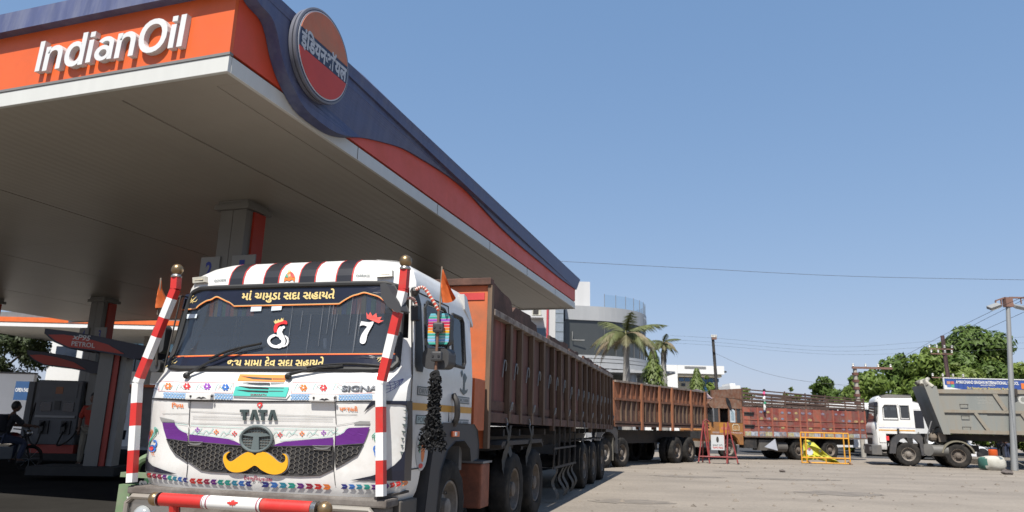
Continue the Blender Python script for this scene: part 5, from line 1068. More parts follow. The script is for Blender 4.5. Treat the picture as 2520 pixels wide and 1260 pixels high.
def truck2():
    k = 1.1
    P0 = at(1515, 930, 24*k); P1 = at(1742, 968, 30.5*k); a = math.atan2(P1.x-P0.x, P1.y-P0.y)
    d = V((math.sin(a), math.cos(a), 0)); r_ = V((math.cos(a), -math.sin(a), 0))
    yb = 2.35; o = P0-r_*1.3-d*yb; F2 = Fr((o.x, o.y), a); L = (P1-P0).length
    t = thing('tipper_truck', 'second truck in the queue, white cab almost hidden, rust-orange steel tipper body', 'truck', F2)
    simple_cab(t, F2)
    X = 1.3; y0, y1 = yb, yb+L; zt, zb = 3.08, 1.45; zm = 2.42
    MB().box(-X+.05, y0, zb, X-.06, y0+.05, zt).build('front_wall', RUSTO, t)
    posts = [y0+.1]
    n = 22; ys = [y0+.05+(y1-y0-.1)*i/n for i in range(n+1)]
    for s in (1, -1):
        for i in range(n):
            q = MB().box(s*(X-.1), ys[i]+.01, zm+.04, s*(X-.07), ys[i+1]-.01, zt-.05); q.build('upper_panel', RUSTL if i % 3 else RUSTO, t)
            q = MB().box(s*(X-.1), ys[i]+.01, zb+.18, s*(X-.06), ys[i+1]-.01, zm-.04); q.build('lower_panel', RUST if i % 4 else RUSTL, t)
            if i: q = MB().box(s*(X-.07), ys[i]-.035, zb+.15, s*(X-.005), ys[i]+.035, zm-.04); q.build('rib', RUSTRIB, t)
            if i: q = MB().box(s*(X-.07), ys[i]-.025, zm+.04, s*(X-.01), ys[i]+.025, zt-.05); q.build('rib', RUSTL, t)
        for i in (5, 9, 12, 17, 21): q = MB().box(s*(X-.02), ys[i]-.075, zb-.14, s*(X+.06), ys[i]+.075, zt-.02); q.build('tall_post', RUSTO, t, bevel=.01)
        MB().box(s*(X-.1), y0, zt-.05, s*(X+.02), y1, zt+.02).build('top_rail', MATS['rail_worn'], t)
        MB().box(s*(X-.1), y0, zm-.04, s*(X+.01), y1, zm+.04).build('middle_rail', RUSTL, t)
        MB().box(s*(X-.1), y0, zb+.1, s*(X+.01), y1, zb+.18).build('lower_rail', RUST, t)
        MB().box(s*(X-.1), y0, zb-.02, s*(X), y1, zb+.06).build('bottom_rail', RUST, t)
    MB().box(-X+.05, y1-.05, zb, X-.05, y1, zt).build('tail_gate', RUSTO, t)
    MB().box(-X+.1, y0, zb+.05, X-.1, y1, zb+.1).build('deck', DARK, t)
    MB().box(-.5, 1, .8, .5, y1-.3, 1.3).build('chassis', DARK, t)
    w1 = F2.X(1670, 1143, X).y; w2 = F2.X(1702, 1141, X).y; w0 = F2.X(1534, 1153, X).y
    for y in (w1, w2):
        for s in (1, -1): wheel(t, s*1.14, y, .50, TY, dual=True, flip=s < 0, sc=1.06, spin=y)
    for s in (1, -1): wheel(t, s*1.14, w0, .50, TY, flip=s < 0, sc=1.05); q = MB(); q.box(s*.95, w0-.75, .25, s*1.3, w0-.72, 1.25); q.build('mud_flap', mat('flap_grey', (.13, .12, .1), .8), t)
    for y in ((w0+w1)*.5, (w0+w1)*.5+1.3): wheel(t, -1.14, y, .5, TY)
truck2()
# ---- old truck with red sides
def truck3():
    P0 = at(1830.6, 1073.7, 35.6); P1 = at(2133, 1077, 38.6); a = math.atan2(P1.x-P0.x, P1.y-P0.y)
    d = V((math.sin(a), math.cos(a), 0)); r_ = V((math.cos(a), -math.sin(a), 0)); X = 1.22
    yb = 1.95; o = P0-r_*X-d*yb; F = Fr((o.x, o.y), a); L = (P1-P0).length
    t = thing('open_truck', 'old open truck with orange cab and faded red sides parked across the yard', 'truck', F)
    oc = mat('cab_orange', (.43, .185, .045), .55, var=.2, scale=3, dirt=(.2, .1, .05), damt=.75, dscale=3, dthr=.48); br = mat('cab_brown', (.2, .09, .05), .65, var=.3, scale=4, dirt=(.3, .25, .2), damt=.5, dscale=5)
    rd = mat('side_red', (.30, .055, .042), .7, var=.25, scale=3, dirt=(.2, .12, .10), damt=.85, dscale=3, dthr=.46)
    rl = mat('side_red_light', (.42, .11, .07), .65, var=.2, dirt=(.25, .17, .12), damt=.6, dscale=4)
    zt, zb = 2.5, 1.1
    # cab: lower body, pillars, roof with peaked visor
    prof = [(.05, .62), (0, .95), (-.02, 1.35), (.06, 1.42), (.16, 1.72), (.2, 1.74), (1.9, 1.74), (1.9, .72), (1.62, .72), (1.5, 1.0), (1.3, 1.18), (1.05, 1.2), (.8, 1.12), (.62, .9), (.55, .62)]
    q = MB(); q.prism(prof, lambda y, z, k: V((-X+2*X*k, y, z))); q.build('cab_body', oc, t, bevel=.015)
    prof = [(.14, 2.42), (.02, 2.5), (-.02, 2.62), (.05, 2.78), (.35, 2.92), (1.6, 2.9), (1.9, 2.84), (1.9, 2.42)]
    q = MB(); q.prism(prof, lambda y, z, k: V((-X+2*X*k, y, z))); q.build('cab_roof', br, t, bevel=.02)
    q = MB(); q.prism([(-1.2, 2.86), (-.85, 3.1), (-.4, 3.26), (0, 3.34), (.4, 3.26), (.85, 3.1), (1.2, 2.86)], lambda x, z, k: V((x, .12+.06*k, z))); q.build('crest_board', mat('crest_paint', (.4, .3, .28), .6, var=.5, scale=14, dirt=(.1, .12, .25), damt=.8, dscale=9), t)
    for s in (1, -1):
        for y0, y1 in ((.16, .24), (.5, .58), (1.1, 1.18), (1.5, 1.58), (1.82, 1.9)): MB().box(s*(X-.06), y0, 1.742, s*(X-.003), y1, 2.418).build('cab_pillar', br if y0 > .3 else GREY, t)
        MB().box(s*(X-.04), .245, 1.745, s*(X-.02), .495, 2.415).build('quarter_light', glass_mat('far_glass', (.2, .23, .25), .1), t)
        q = MB(); q.prism([(1.185, 1.75), (1.495, 1.75), (1.495, 2.3), (1.42, 2.36), (1.34, 2.4), (1.26, 2.36), (1.185, 2.3)], lambda y, z, k: V((s*(X-.04+.03*k), y, z))); pn = q.build('painted_panel', mat('panel_pale', (.55, .62, .66), .6, var=.15), t)
        q = MB(); q.prism([(1.25, 1.85), (1.43, 1.85), (1.43, 2.2), (1.34, 2.3), (1.25, 2.2)], lambda y, z, k: V((s*(X-.008+.004*k), y, z))); q.build('panel_figure', mat('panel_figure', (.3, .4, .45), .6, var=.5, scale=20), pn)
        MB().box(s*(X-.05), 1.585, 1.745, s*(X-.03), 1.815, 2.415).build('rear_quarter', glass_mat('far_glass', (.2, .23, .25), .1), t)
        MB().box(s*(X+.001), .52, 1.25, s*(X+.008), 1.12, 1.72).build('door', mat('door_orange', (.6, .26, .03), .5, dirt=(.3, .15, .06), damt=.5, dscale=4), t)
        d_ = MB().box(s*(X+.009), .6, 1.4, s*(X+.012), 1.05, 1.52); d_.build('door_lettering', mat('door_red', (.6, .2, .12), .5, var=.4, scale=25), t)
        q = MB(); q.tube([V((s*(X+.006), y, z)) for y, z in ((1.3, 1.38), (1.3, 1.58), (1.36, 1.66), (1.62, 1.66), (1.68, 1.58), (1.68, 1.38))], .02, 6, closed=True); q.build('emblem_frame', mat('pale_frame', (.6, .55, .4), .6), t)
        MB().box(s*(X+.002), 1.34, 1.4, s*(X+.005), 1.64, 1.62).build('emblem_plate', mat('emblem_mix', (.45, .25, .1), .6, var=.5, scale=18), t)
        MB().box(s*(X+.001), .1, 1.22, s*(X+.004), 1.88, 1.3).build('painted_border', mat('border_mix', (.4, .35, .3), .6, var=.6, scale=16, dirt=(.45, .1, .06), damt=.8, dscale=9), t)
        ar = [(.45, .75), (.58, 1.08), (.85, 1.25), (1.1, 1.28), (1.4, 1.22), (1.62, 1.02), (1.72, .72), (1.64, .72), (1.54, .98), (1.34, 1.15), (1.1, 1.2), (.86, 1.17), (.65, 1.02), (.53, .75)]
        q = MB(); q.prism(ar, lambda y, z, k: V((s*(X-.3+.34*k), y, z))); q.build('wheel_arch', oc, t)
        wheel(t, s*1.03, 1.08, .5, TYF, flip=s < 0, sc=.98, spin=.4)
        q = MB(); q.box(s*(X+.05), .0, 1.75, s*(X+.14), .06, 2.3); q.build('mirror', BLACK, t)
        n = 18; y0, y1 = yb+.02, yb+L; ys = [y0+(y1-y0)*i/n for i in range(n+1)]
        random.seed(20)
        for i in range(n):
            q = MB().box(s*(X-.05), ys[i]+.012, zb+.25, s*(X-.015+random.uniform(-.006, .006)), ys[i+1]-.012, zt); p = q.build('side_board', rd if i % 5 else rl, t)
            q = MB().box(s*(X-.05), ys[i]+.01, zb+.04, s*(X-.01), ys[i+1]-.01, zb+.235); q.build('painted_skirt', mat('skirt_paint%d' % (i % 3), ((.42, .4, .33), (.35, .38, .45), (.4, .3, .25))[i % 3], .6, var=.6, scale=11, dirt=((.5, .42, .1), (.6, .6, .6), (.1, .2, .35))[i % 3], damt=.8, dscale=8), t)
            if s > 0:
                for zc, hh in ((1.98, .07), (2.3, .06), (1.55, .05)):
                    if random.random() < .6: q = MB(); q.prism(circ((ys[i]+ys[i+1])/2, zc, .1+random.random()*.05, hh, 8), lambda y, z, k: V((X-.008+.003*k, y, z))); q.build('painted_motif', mat('motif%d' % random.randrange(3), random.choice([(.5, .45, .2), (.2, .3, .4), (.5, .3, .25)]), .6, var=.6, scale=22, dirt=(.4, .08, .06), damt=.9, dscale=12), p)
        for i in (0, 2, 4, 6, 8, 9, 11, 13, 15, 17, 18): MB().box(s*(X-.02), ys[i]-.03, zb+.02, s*(X+.03), ys[i]+.03, zt+.02).build('side_post', rl, t)
        for zz in (1.62, 1.9): MB().box(s*(X-.012), y0, zz, s*(X+.006), y1, zz+.03).build('side_strap', rl, t)
        MB().box(s*(X-.06), y0, zb-.03, s*(X+.02), y1, zb+.035).build('bottom_rail', mat('rail_brown', (.16, .1, .07), .7, dirt=(.3, .26, .22), damt=.5, dscale=4), t)
        for (yy, zz) in ((y0+.35, 2.22), (y0+.35, 1.62)): MB().box(s*(X+.0), yy-.35, zz, s*(X+.03), yy+.32, zz+.05).box(s*(X-.012), yy-.33, zz-.14, s*(X-.006), yy+.3, zz-.01).build('open_slot', BLACK, t)
        # rail cage above the boards
        wd = mat('cage_wood', (.10, .06, .045), .8, var=.3)
        for i in range(5): 
            z = zt+.12+.18*i; q = MB(); q.beam(V((s*(X-.03), y0, z+.03)), V((s*(X-.03), y1, z-.02-.05*i)), .035, .10 if i < 4 else .06); q.build('cage_rail', wd, t)
        for i in range(4):
            z = zt+.21+.18*i; q = MB(); q.beam(V((s*(X-.06), ys[6]+.1*i, z+.01)), V((s*(X-.06), ys[12], z-.03*i)), .02, .07); q.build('cage_slat', wd, t)
        for i in (0, 3, 6, 9, 12, 15, 18): MB().box(s*(X-.012), ys[i]-.03, zt+.02, s*(X+.02), ys[i]+.03, zt+.95-.25*i/18).build('cage_post', wd, t)
        for y in (yb+L*.435, yb+L*.695): wheel(t, s*1.0, y, .51, TY, dual=True, flip=s < 0, spin=y)
    MB().box(-X+.05, y0, zb, X-.05, y0+.04, zt+.9).build('headboard', br, t)
    MB().box(-X+.05, y1-.04, zb, X-.05, y1, zt).build('tail_board', rd, t)
    MB().box(-X+.05, y0, zb-.02, X-.05, y1, zb+.02).build('deck', DARK, t)
    MB().box(-.45, .4, .75, .45, yb+L-.1, 1.05).build('chassis', DARK, t)
    MB().box(X-.5, yb+.1, .55, X-.05, yb+.8, .98).build('tool_box', DARK, t); MB().box(X-.6, yb+1.0, .45, X-.1, yb+2.1, .95).build('battery_box', mat('belly_grey', (.12, .11, .1), .7), t)
    q = MB(); q.lathe([(.1, -.3), (.24, -.3), (.25, .3), (.1, .3)], Matrix.Translation(V((X-.35, yb+2.5, .62))) @ Matrix.Rotation(math.pi/2, 4, 'Z'), 20); q.build('air_tank', MATS['belly_grey'], t)
    MB().box(-X, -.1, .55, X, .04, .82).build('bumper', mat('bumper_pale', (.4, .36, .3), .6, dirt=(.15, .1, .08), damt=.6), t)
    q = MB(); q.box(-.9, -.03, .95, .9, -.022, 1.3); q.build('grille', BLACK, t)
    MB().box(-1.1, .17, 1.76, 1.1, .19, 2.4).build('windscreen', glass_mat('far_glass', (.2, .23, .25), .1), t)
    MB().box(-1.1, 1.5, 1.2, 1.1, 1.8, 2.3).build('cab_seat', sea, t)
    q = MB(); q.add([V((X+.02, yb+1.9, 1.02)), V((X+.05, yb+2.0, .45)), V((X+.02, yb+1.2, .62)), V((X+.01, yb+1.85, .6))], [(0, 1, 2), (0, 2, 3)]); q.build('torn_sheet', mat('torn_plastic', (.5, .52, .58), .5), t)
    # cloths and pennants tied to it
    global F3; F3 = F
    c = thing('cloth', 'black cloth knotted on the roof edge of the old orange truck', 'cloth', F)
    q = MB(); P = [(1.0+.03*k, X+.03, 2.92-.07*k) for k in range(9)]
    vs = []
    for k, (y, x, z) in enumerate(P): ww = .05+.07*math.sin(k*.42); vs += [V((x, y-ww, z)), V((x+.02*math.sin(k), y+ww, z))]
    q.add(vs, [(2*k, 2*k+1, 2*k+3, 2*k+2) for k in range(8)]); q.build('cloth_strip', mat('black_cloth', (.012, .012, .016), .9), c)
    c = thing('cloth', 'red and blue cloth tied to the front crest of the old orange truck', 'cloth', F)
    for k, (m_, dy) in enumerate(((mat('red_cloth', (.5, .02, .03), .9), .35), (mat('blue_cloth', (.05, .1, .4), .9), .12))):
        q = MB(); q.add([V((.5, dy, 3.0)), V((.62, dy+.12, 2.98)), V((.7, dy+.2, 2.7)), V((.6, dy+.1, 2.78))], [(0, 1, 2, 3)]); q.build('cloth_strip', m_, c)
    c = thing('pennant_string', 'pink, white and green cloths tied along a cage post of the old red truck', 'cloth', F)
    yy = yb+L*.165; z = 3.42
    for k, (m_, h) in enumerate(((BLACK, .12), (mat('pink_cloth', (.7, .1, .25), .9), .22), (mat('white_cloth', (.7, .7, .68), .9), .28), (mat('green_cloth', (.05, .35, .2), .9), .12), (MATS['white_cloth'], .3), (mat('navy_cloth', (.03, .04, .12), .9), .1))):
        q = MB(); q.tube([V((X+.06, yy+.03*math.sin(k), z)), V((X+.07, yy+.04*math.cos(k*2), z-h*.5)), V((X+.06, yy+.03*math.sin(k+1), z-h+.01))], [.04, .07, .04], 7); q.build('cloth_strip', m_, c); z -= h
truck3()
# ---- tractor with the grey tipper trailer
FD = None
def truck4():
    global FD
    P0 = at(2160, 1115, 33.3); P1 = at(2520, 1078, 34.6); a = math.radians(109)
    d = V((math.sin(a), math.cos(a), 0)); r_ = V((math.cos(a), -math.sin(a), 0)); X = 1.3
    o = P0-r_*X-d*.1; F = Fr((o.x, o.y), a); FD = F
    t = thing('tractor_unit', 'white cab-over tractor with bare rear chassis facing the red open truck', 'truck', F)
    simple_cab(t, F, short=.82)
    q = MB(); q.prism([(.45, 3.12), (.7, 3.15), (1.7, 3.15), (1.7, 2.93), (.5, 2.9)], lambda y, z, k: V((-1.16+2.32*k, y, z))); q.build('roof_cover', mat('roof_grey', (.2, .19, .18), .6), t, bevel=.03)
    yr = F.X(2362, 1138, X).y
    MB().box(-.5, 1.2, .7, -.38, yr+1.0, .98).build('frame_rail', DARK, t); MB().box(.38, 1.2, .7, .5, yr+1.0, .98).build('frame_rail', DARK, t)
    for s in (1, -1):
        wheel(t, s*1.12, yr, .52, TY, dual=True, flip=s < 0)
        pts = [(yr+.66*math.cos(th), .52+.66*math.sin(th)) for th in [math.radians(10+160*k/10) for k in range(11)]]; pi_ = [(yr+.6*math.cos(th), .52+.6*math.sin(th)) for th in [math.radians(170-160*k/10) for k in range(11)]]
        q = MB(); q.prism(pts+pi_, lambda y, z, k: V((s*(.85+.47*k), y, z))); q.build('rear_mudguard', mat('guard_khaki', (.2, .18, .13), .7), t)
    q = MB(); q.lathe([(.02, -.55), (.24, -.5), (.25, .5), (.02, .55)], Matrix.Translation(V((1.05, 3.1, .72))) @ Matrix.Rotation(math.pi/2, 4, 'Z'), 18); q.build('air_tank', mat('tank_dull', (.13, .125, .115), .6), t, smooth=True)
    q = MB(); q.lathe([(.02, -.16), (.27, -.14), (.27, .14), (.02, .16)], Matrix.Translation(V((1.15, 2.62, .75))), 18); q.build('air_filter', MATS['tank_dull'], t, smooth=True)
    MB().box(.7, 2.5, .5, 1.2, 2.62, 1.3).build('step_plate', DARK, t)
    q = MB(); q.tube([V((.9+.02*math.sin(i), 3.4+.42*math.cos(i*.5), 1.35+.42*math.sin(i*.5))) for i in range(12)], .035, 8); q.build('air_hose', RUBBER, t)
    q = MB(); q.tube([V((.95, 2.7, .95)), V((.95, 2.75, 1.4)), V((1.0, 2.95, 1.9)), V((1.0, 3.0, 2.0))], .035, 8); q.build('exhaust', GREY, t)
    q = MB()
    for k in range(5): q.tube(spl([V((.3+.15*k, 2.3, 1.3+.05*k)), V((.6+.1*k, 2.7, 1.0)), V((.9, 3.2, .95)), V((.8, 3.7, 1.15+.05*k))], 4), .025, 6)
    tag(q.build('hoses', mat('hose_mix', (.1, .09, .06), .7, var=.5, scale=6), t), kind='stuff')
    q = MB(); q.ball((.75, 3.0, 1.28), .26, 12, (1, 1, .8)); q.box(.5, 3.25, 1.1, 1.0, 3.6, 1.5); q.build('gear_housing', mat('housing_brown', (.16, .13, .1), .7, var=.3), t)
    MB().box(-.7, yr-.5, 1.0, .7, yr+.5, 1.18).build('fifth_wheel', DARK, t)
    for o in [x for x in bpy.data.objects if x.parent == t and x.name.split('.')[0] in ('air_tank', 'air_filter', 'step_plate', 'air_hose', 'exhaust', 'hoses', 'gear_housing')]: o.scale.y = .82
    q = MB(); q.box(1.3, .5, 1.1, 1.31, .62, 1.3); q.build('red_emblem', RD2, t)
    for x in (-1, -.5, 0, .5, 1): MB().box(x-.1, -.0+cabS(x, 2.95, 1.3)-.01, 2.86, x+.1, cabS(x, 2.95, 1.3)+.02, 3.0).build('roof_stripe', bst, t)
    # trailer
    tt = thing('tipper_trailer', 'grey-green steel tipper trailer with sloped front and framed panels, beside the lamp post', 'trailer', F)
    gm = mat('tipper_grey', (.25, .265, .25), .6, var=.12, scale=2, streak=True, dirt=(.26, .21, .15), damt=.5, dscale=2, dthr=.48); fm = mat('tipper_frame', (.3, .28, .23), .65, var=.2, scale=3, dirt=(.2, .13, .08), damt=.6, dscale=3)
    yt0 = F.X(2282, 945, X).y; yb0 = F.X(2322, 1062, X).y; y1 = yb0+7.6; zt = F.X(2300, 960, X).z; zb = F.X(2330, 1066, X).z; zp = F.X(2278, 945, X).z
    for s in (1, -1):
        q = MB(); q.prism([(yt0+.1, zt-.02), (y1, zt-.02), (y1, zb), (yb0+.02, zb)], lambda y, z, k: V((s*(X-.08+.05*k), y, z))); q.build('side_sheet', gm, tt)
        MB().box(s*(X-.09), yt0+.35, zt-.14, s*(X+.04), y1, zt+.04).build('top_rail', fm, tt)
        MB().box(s*(X-.028), yb0-.02, zb, s*(X+.035), y1, zb+.16).build('bottom_rail', fm, tt)
        q = MB(); q.beam(V((s*(X-.0), yt0+.25, zt-.92)), V((s*(X), y1, zt-.92)), .05, .12); q.build('middle_rail', fm, tt)
        q = MB(); q.prism([(yt0-.16, zp), (yt0+.35, zp-.1), (yb0+.25, zb-.05), (yb0-.02, zb-.05)], lambda y, z, k: V((s*(X-.06+.11*k), y, z))); q.build('front_slope', gm, tt)
        for k, y in enumerate((yt0+2.55, yt0+4.8, yt0+7.2)):
            q = MB(); q.beam(V((s*(X+.0), y, zt-.1)), V((s*(X+.0), y+.38, zt-.88)), .16, .06, up=V((1, 0, 0))); q.build('brace', fm, tt)
        for k, y in enumerate((yt0+1.75, yt0+3.5, yt0+5.4, yt0+7)):
            q = MB(); q.beam(V((s*(X+.0), y, zt-.98)), V((s*(X+.0), y+.42, zb+.15)), .13, .06, up=V((1, 0, 0))); q.build('brace', fm, tt)
            q = MB(); q.beam(V((s*(X+.0), y-1.3, zt-1.0)), V((s*(X+.0), y, zt-1.0)), .03, .05); q.build('shadow_line', BLACK, tt)  # black bars painted in as the shadow line under the middle rail
        for z in (zt-.62, zt-1.12, zt-1.6): q = MB(); q.tube([V((s*(X-.03), yt0+1.2, z)), V((s*(X+.08), yt0+1.2, z)), V((s*(X+.08), yt0+1.5, z)), V((s*(X-.03), yt0+1.5, z))], .016, 6); q.build('step_rung', DARK, tt)
        for y in (y1-1.2, y1-2.5): wheel(tt, s*1.12, y, .52, TY, dual=True, flip=s < 0)
    q = MB(); q.prism([(yt0-.16, zp), (yt0-.1, zp), (yb0+.05, zb), (yb0-.02, zb)], lambda y, z, k: V((-X+.08+2*(X-.08)*k, y, z))); q.build('front_sheet', gm, tt)
    MB().box(-X+.1, yb0, zb-.03, X-.1, y1, zb).build('floor_sheet', DARK, tt); MB().box(-.5, yb0-.6, 1.18, .5, y1, zb-.04).build('chassis', DARK, tt)
    q = MB(); put_text(q, 'OOK', lambda y, z: V((X-.026, y, z)), (yt0+3.45, zt-.55), (yt0+4.5, zt-.55), (0, .34), off=.04); q.build('side_lettering', mat('faded_white', (.5, .5, .47), .7), tt)
    q = MB()
    for k in range(3): put_text(q, 'HEAVY DUTY TIPPER', lambda y, z: V((X-.026, y, z)), (yt0+1.9, zt-.35-.12*k), (yt0+2.6-.06*k, zt-.35-.12*k), (0, .07), off=.01)
    q.build('side_lettering', mat('faded_print', (.34, .34, .31), .7), tt)
    b = tag(link('rolled_tarpaulin', None), 'pale rolled tarpaulin and rope heaped on the front lip of the grey tipper', 'tarpaulin'); b.location = F.o; b.rotation_euler = (0, 0, -F.a)
    random.seed(6); tp = mat('tarpaulin_pale', (.42, .4, .34), .85, var=.3)
    for k in range(4):
        q = MB(); y = yt0-.15+.1*k; q.tube(spl([V((X-1.2, y, zp+.05)), V((X-.6, y+.1*math.sin(k), zp+.14+.04*k)), V((X-.15, y-.15, zp+.1)), V((X+.02, y-.3+.12*k, zp+.02-.05*k))], 4), .09, 8); q.build('roll', tp if k % 2 else mat('tarpaulin_dark', (.16, .15, .13), .9), b)
truck4()
# ---- white coach behind
def bus():
    P0 = at(1836, 1010, 46); P1 = at(2292, 1010, 45); a = math.atan2(P1.x-P0.x, P1.y-P0.y)
    d = V((math.sin(a), math.cos(a), 0)); r_ = V((math.cos(a), -math.sin(a), 0)); X = 1.25; o = P0-r_*X; F = Fr((o.x, o.y), a); L = (P1-P0).length
    t = thing('coach', 'long white coach with a dark window band behind the red open truck', 'bus', F)
    wc = mat('coach_white', (.75, .75, .74), .35, coat=.3, dirt=(.4, .38, .34), damt=.3)
    q = MB(); q.prism([(-X, .5), (X, .5), (X, 2.95), (X-.12, 3.15), (X-.4, 3.25), (-X+.4, 3.25), (-X+.12, 3.15), (-X, 2.95)], lambda x, z, k: V((x, L*k, z))); q.build('coach_body', wc, t, bevel=.03)
    for s in (1, -1):
        n = 8
        for i in range(n):
            y0 = .5+(L-1)/n*i; MB().box(s*(X-.01), y0+.03, 1.75, s*(X+.008), y0+(L-1)/n-.03, 2.82).build('window', mat('coach_glass', (.012, .014, .02), .08, spec=.8), t)
        for y in (2.2, L-3): wheel(t, s*1.05, y, .5, TYF, flip=s < 0, sc=.96)
        MB().box(s*(X+.001), .3, 1.3, s*(X+.006), L-.3, 1.42).build('side_stripe', LBLUE, t)
    MB().box(-1.1, -.01, 1.5, 1.1, .0, 2.8).build('windscreen', MATS['coach_glass'], t)
    q = MB(); q.prism([(L-2.6, 3.25), (L-2.3, 3.42), (L-.9, 3.42), (L-.4, 3.25)], lambda y, z, k: V((-.8+1.6*k, y, z))); q.build('roof_unit', wc, t, bevel=.03)
bus()
# ---- white car behind the tipper
def car():
    P = at(2405, 1136, 41.5); a = math.radians(-92)      # faces right
    F = Fr((P.x+.95, P.y+.5), a)
    t = thing('parked_car', 'white saloon car half hidden under the grey tipper trailer, nose to the right', 'car', F)
    wc = mat('car_white', (.78, .78, .78), .25, coat=.6, var=.02)
    # sections along y (0 = nose): (y, half width, z low, z waist, z top, half width top)
    top = [(0, .48), (.05, .66), (.5, .82), (1.15, .95), (1.9, 1.42), (2.5, 1.5), (3.1, 1.46), (3.75, 1.1), (4.25, 1.05), (4.38, .9), (4.4, .5)]
    bot = [(4.4, .32), (0, .28)]
    q = MB(); ny = 44; nx = 10; rows = []
    for i in range(ny+1):
        y = 4.4*i/ny; z = interp(top, y); w_ = .86*min(1, .72+.9*min(y, 4.4-y)) ; row = []
        for j in range(nx+1):
            th = math.pi*j/nx; cx = math.cos(th); sx_ = math.sin(th)
            zz = .26+(z-.26)*sx_**.35 if sx_ > 0 else .26
            tum = 1-(.28*max(0, (zz-.9)/.6)); row.append(V((w_*cx*tum if abs(cx) < 1 else w_*cx, y, zz)))
        rows.append(row)
    q.v = [tuple(p) for r in rows for p in r]; n = nx+1
    q.f = [(i*n+j, i*n+j+1, (i+1)*n+j+1, (i+1)*n+j) for i in range(ny) for j in range(nx)]+[tuple(range(n)), tuple(ny*n+j for j in range(n-1, -1, -1))]
    q.build('car_body', wc, t, smooth=True)
    cg = MATS['coach_glass']
    for s in (1, -1):
        q = MB(); q.add([V((s*.80, 1.35, .98)), V((s*.80, 3.6, 1.0)), V((s*.66, 3.0, 1.4)), V((s*.66, 1.98, 1.37))], [(0, 1, 2, 3)]); q.build('side_window', cg, t)
        for y in (.85, 3.45): wheel(t, s*.76, y, .32, TYF, flip=s < 0, sc=.62)
        for y in (.85, 3.45): q = MB(); q.lathe([(.38, 0), (.38, .02)], Matrix.Translation(V((s*.855-.01, y, .34))), 24); q.build('wheel_arch', BLACK, t)
        q = MB(); q.prism([(.12, .66), (.5, .76), (.62, .8), (.55, .7), (.2, .6)], lambda y, z, k: V((s*(.70+.14*k-(.12 if y < .2 else 0)), y, z))); q.build('headlamp', mat('car_lamp', (.5, .52, .55), .1, .4), t)
        MB().box(s*.84, 1.5, .98, s*1.0, 1.62, 1.1).build('wing_mirror', wc, t, bevel=.02)
    q = MB(); q.add([V((-.6, 1.22, .99)), V((.6, 1.22, .99)), V((.52, 1.88, 1.4)), V((-.52, 1.88, 1.4))], [(0, 1, 2, 3)]); q.build('windscreen', cg, t)
    MB().box(-.5, -.02, .36, .5, .02, .5).build('grille', BLACK, t)
car()
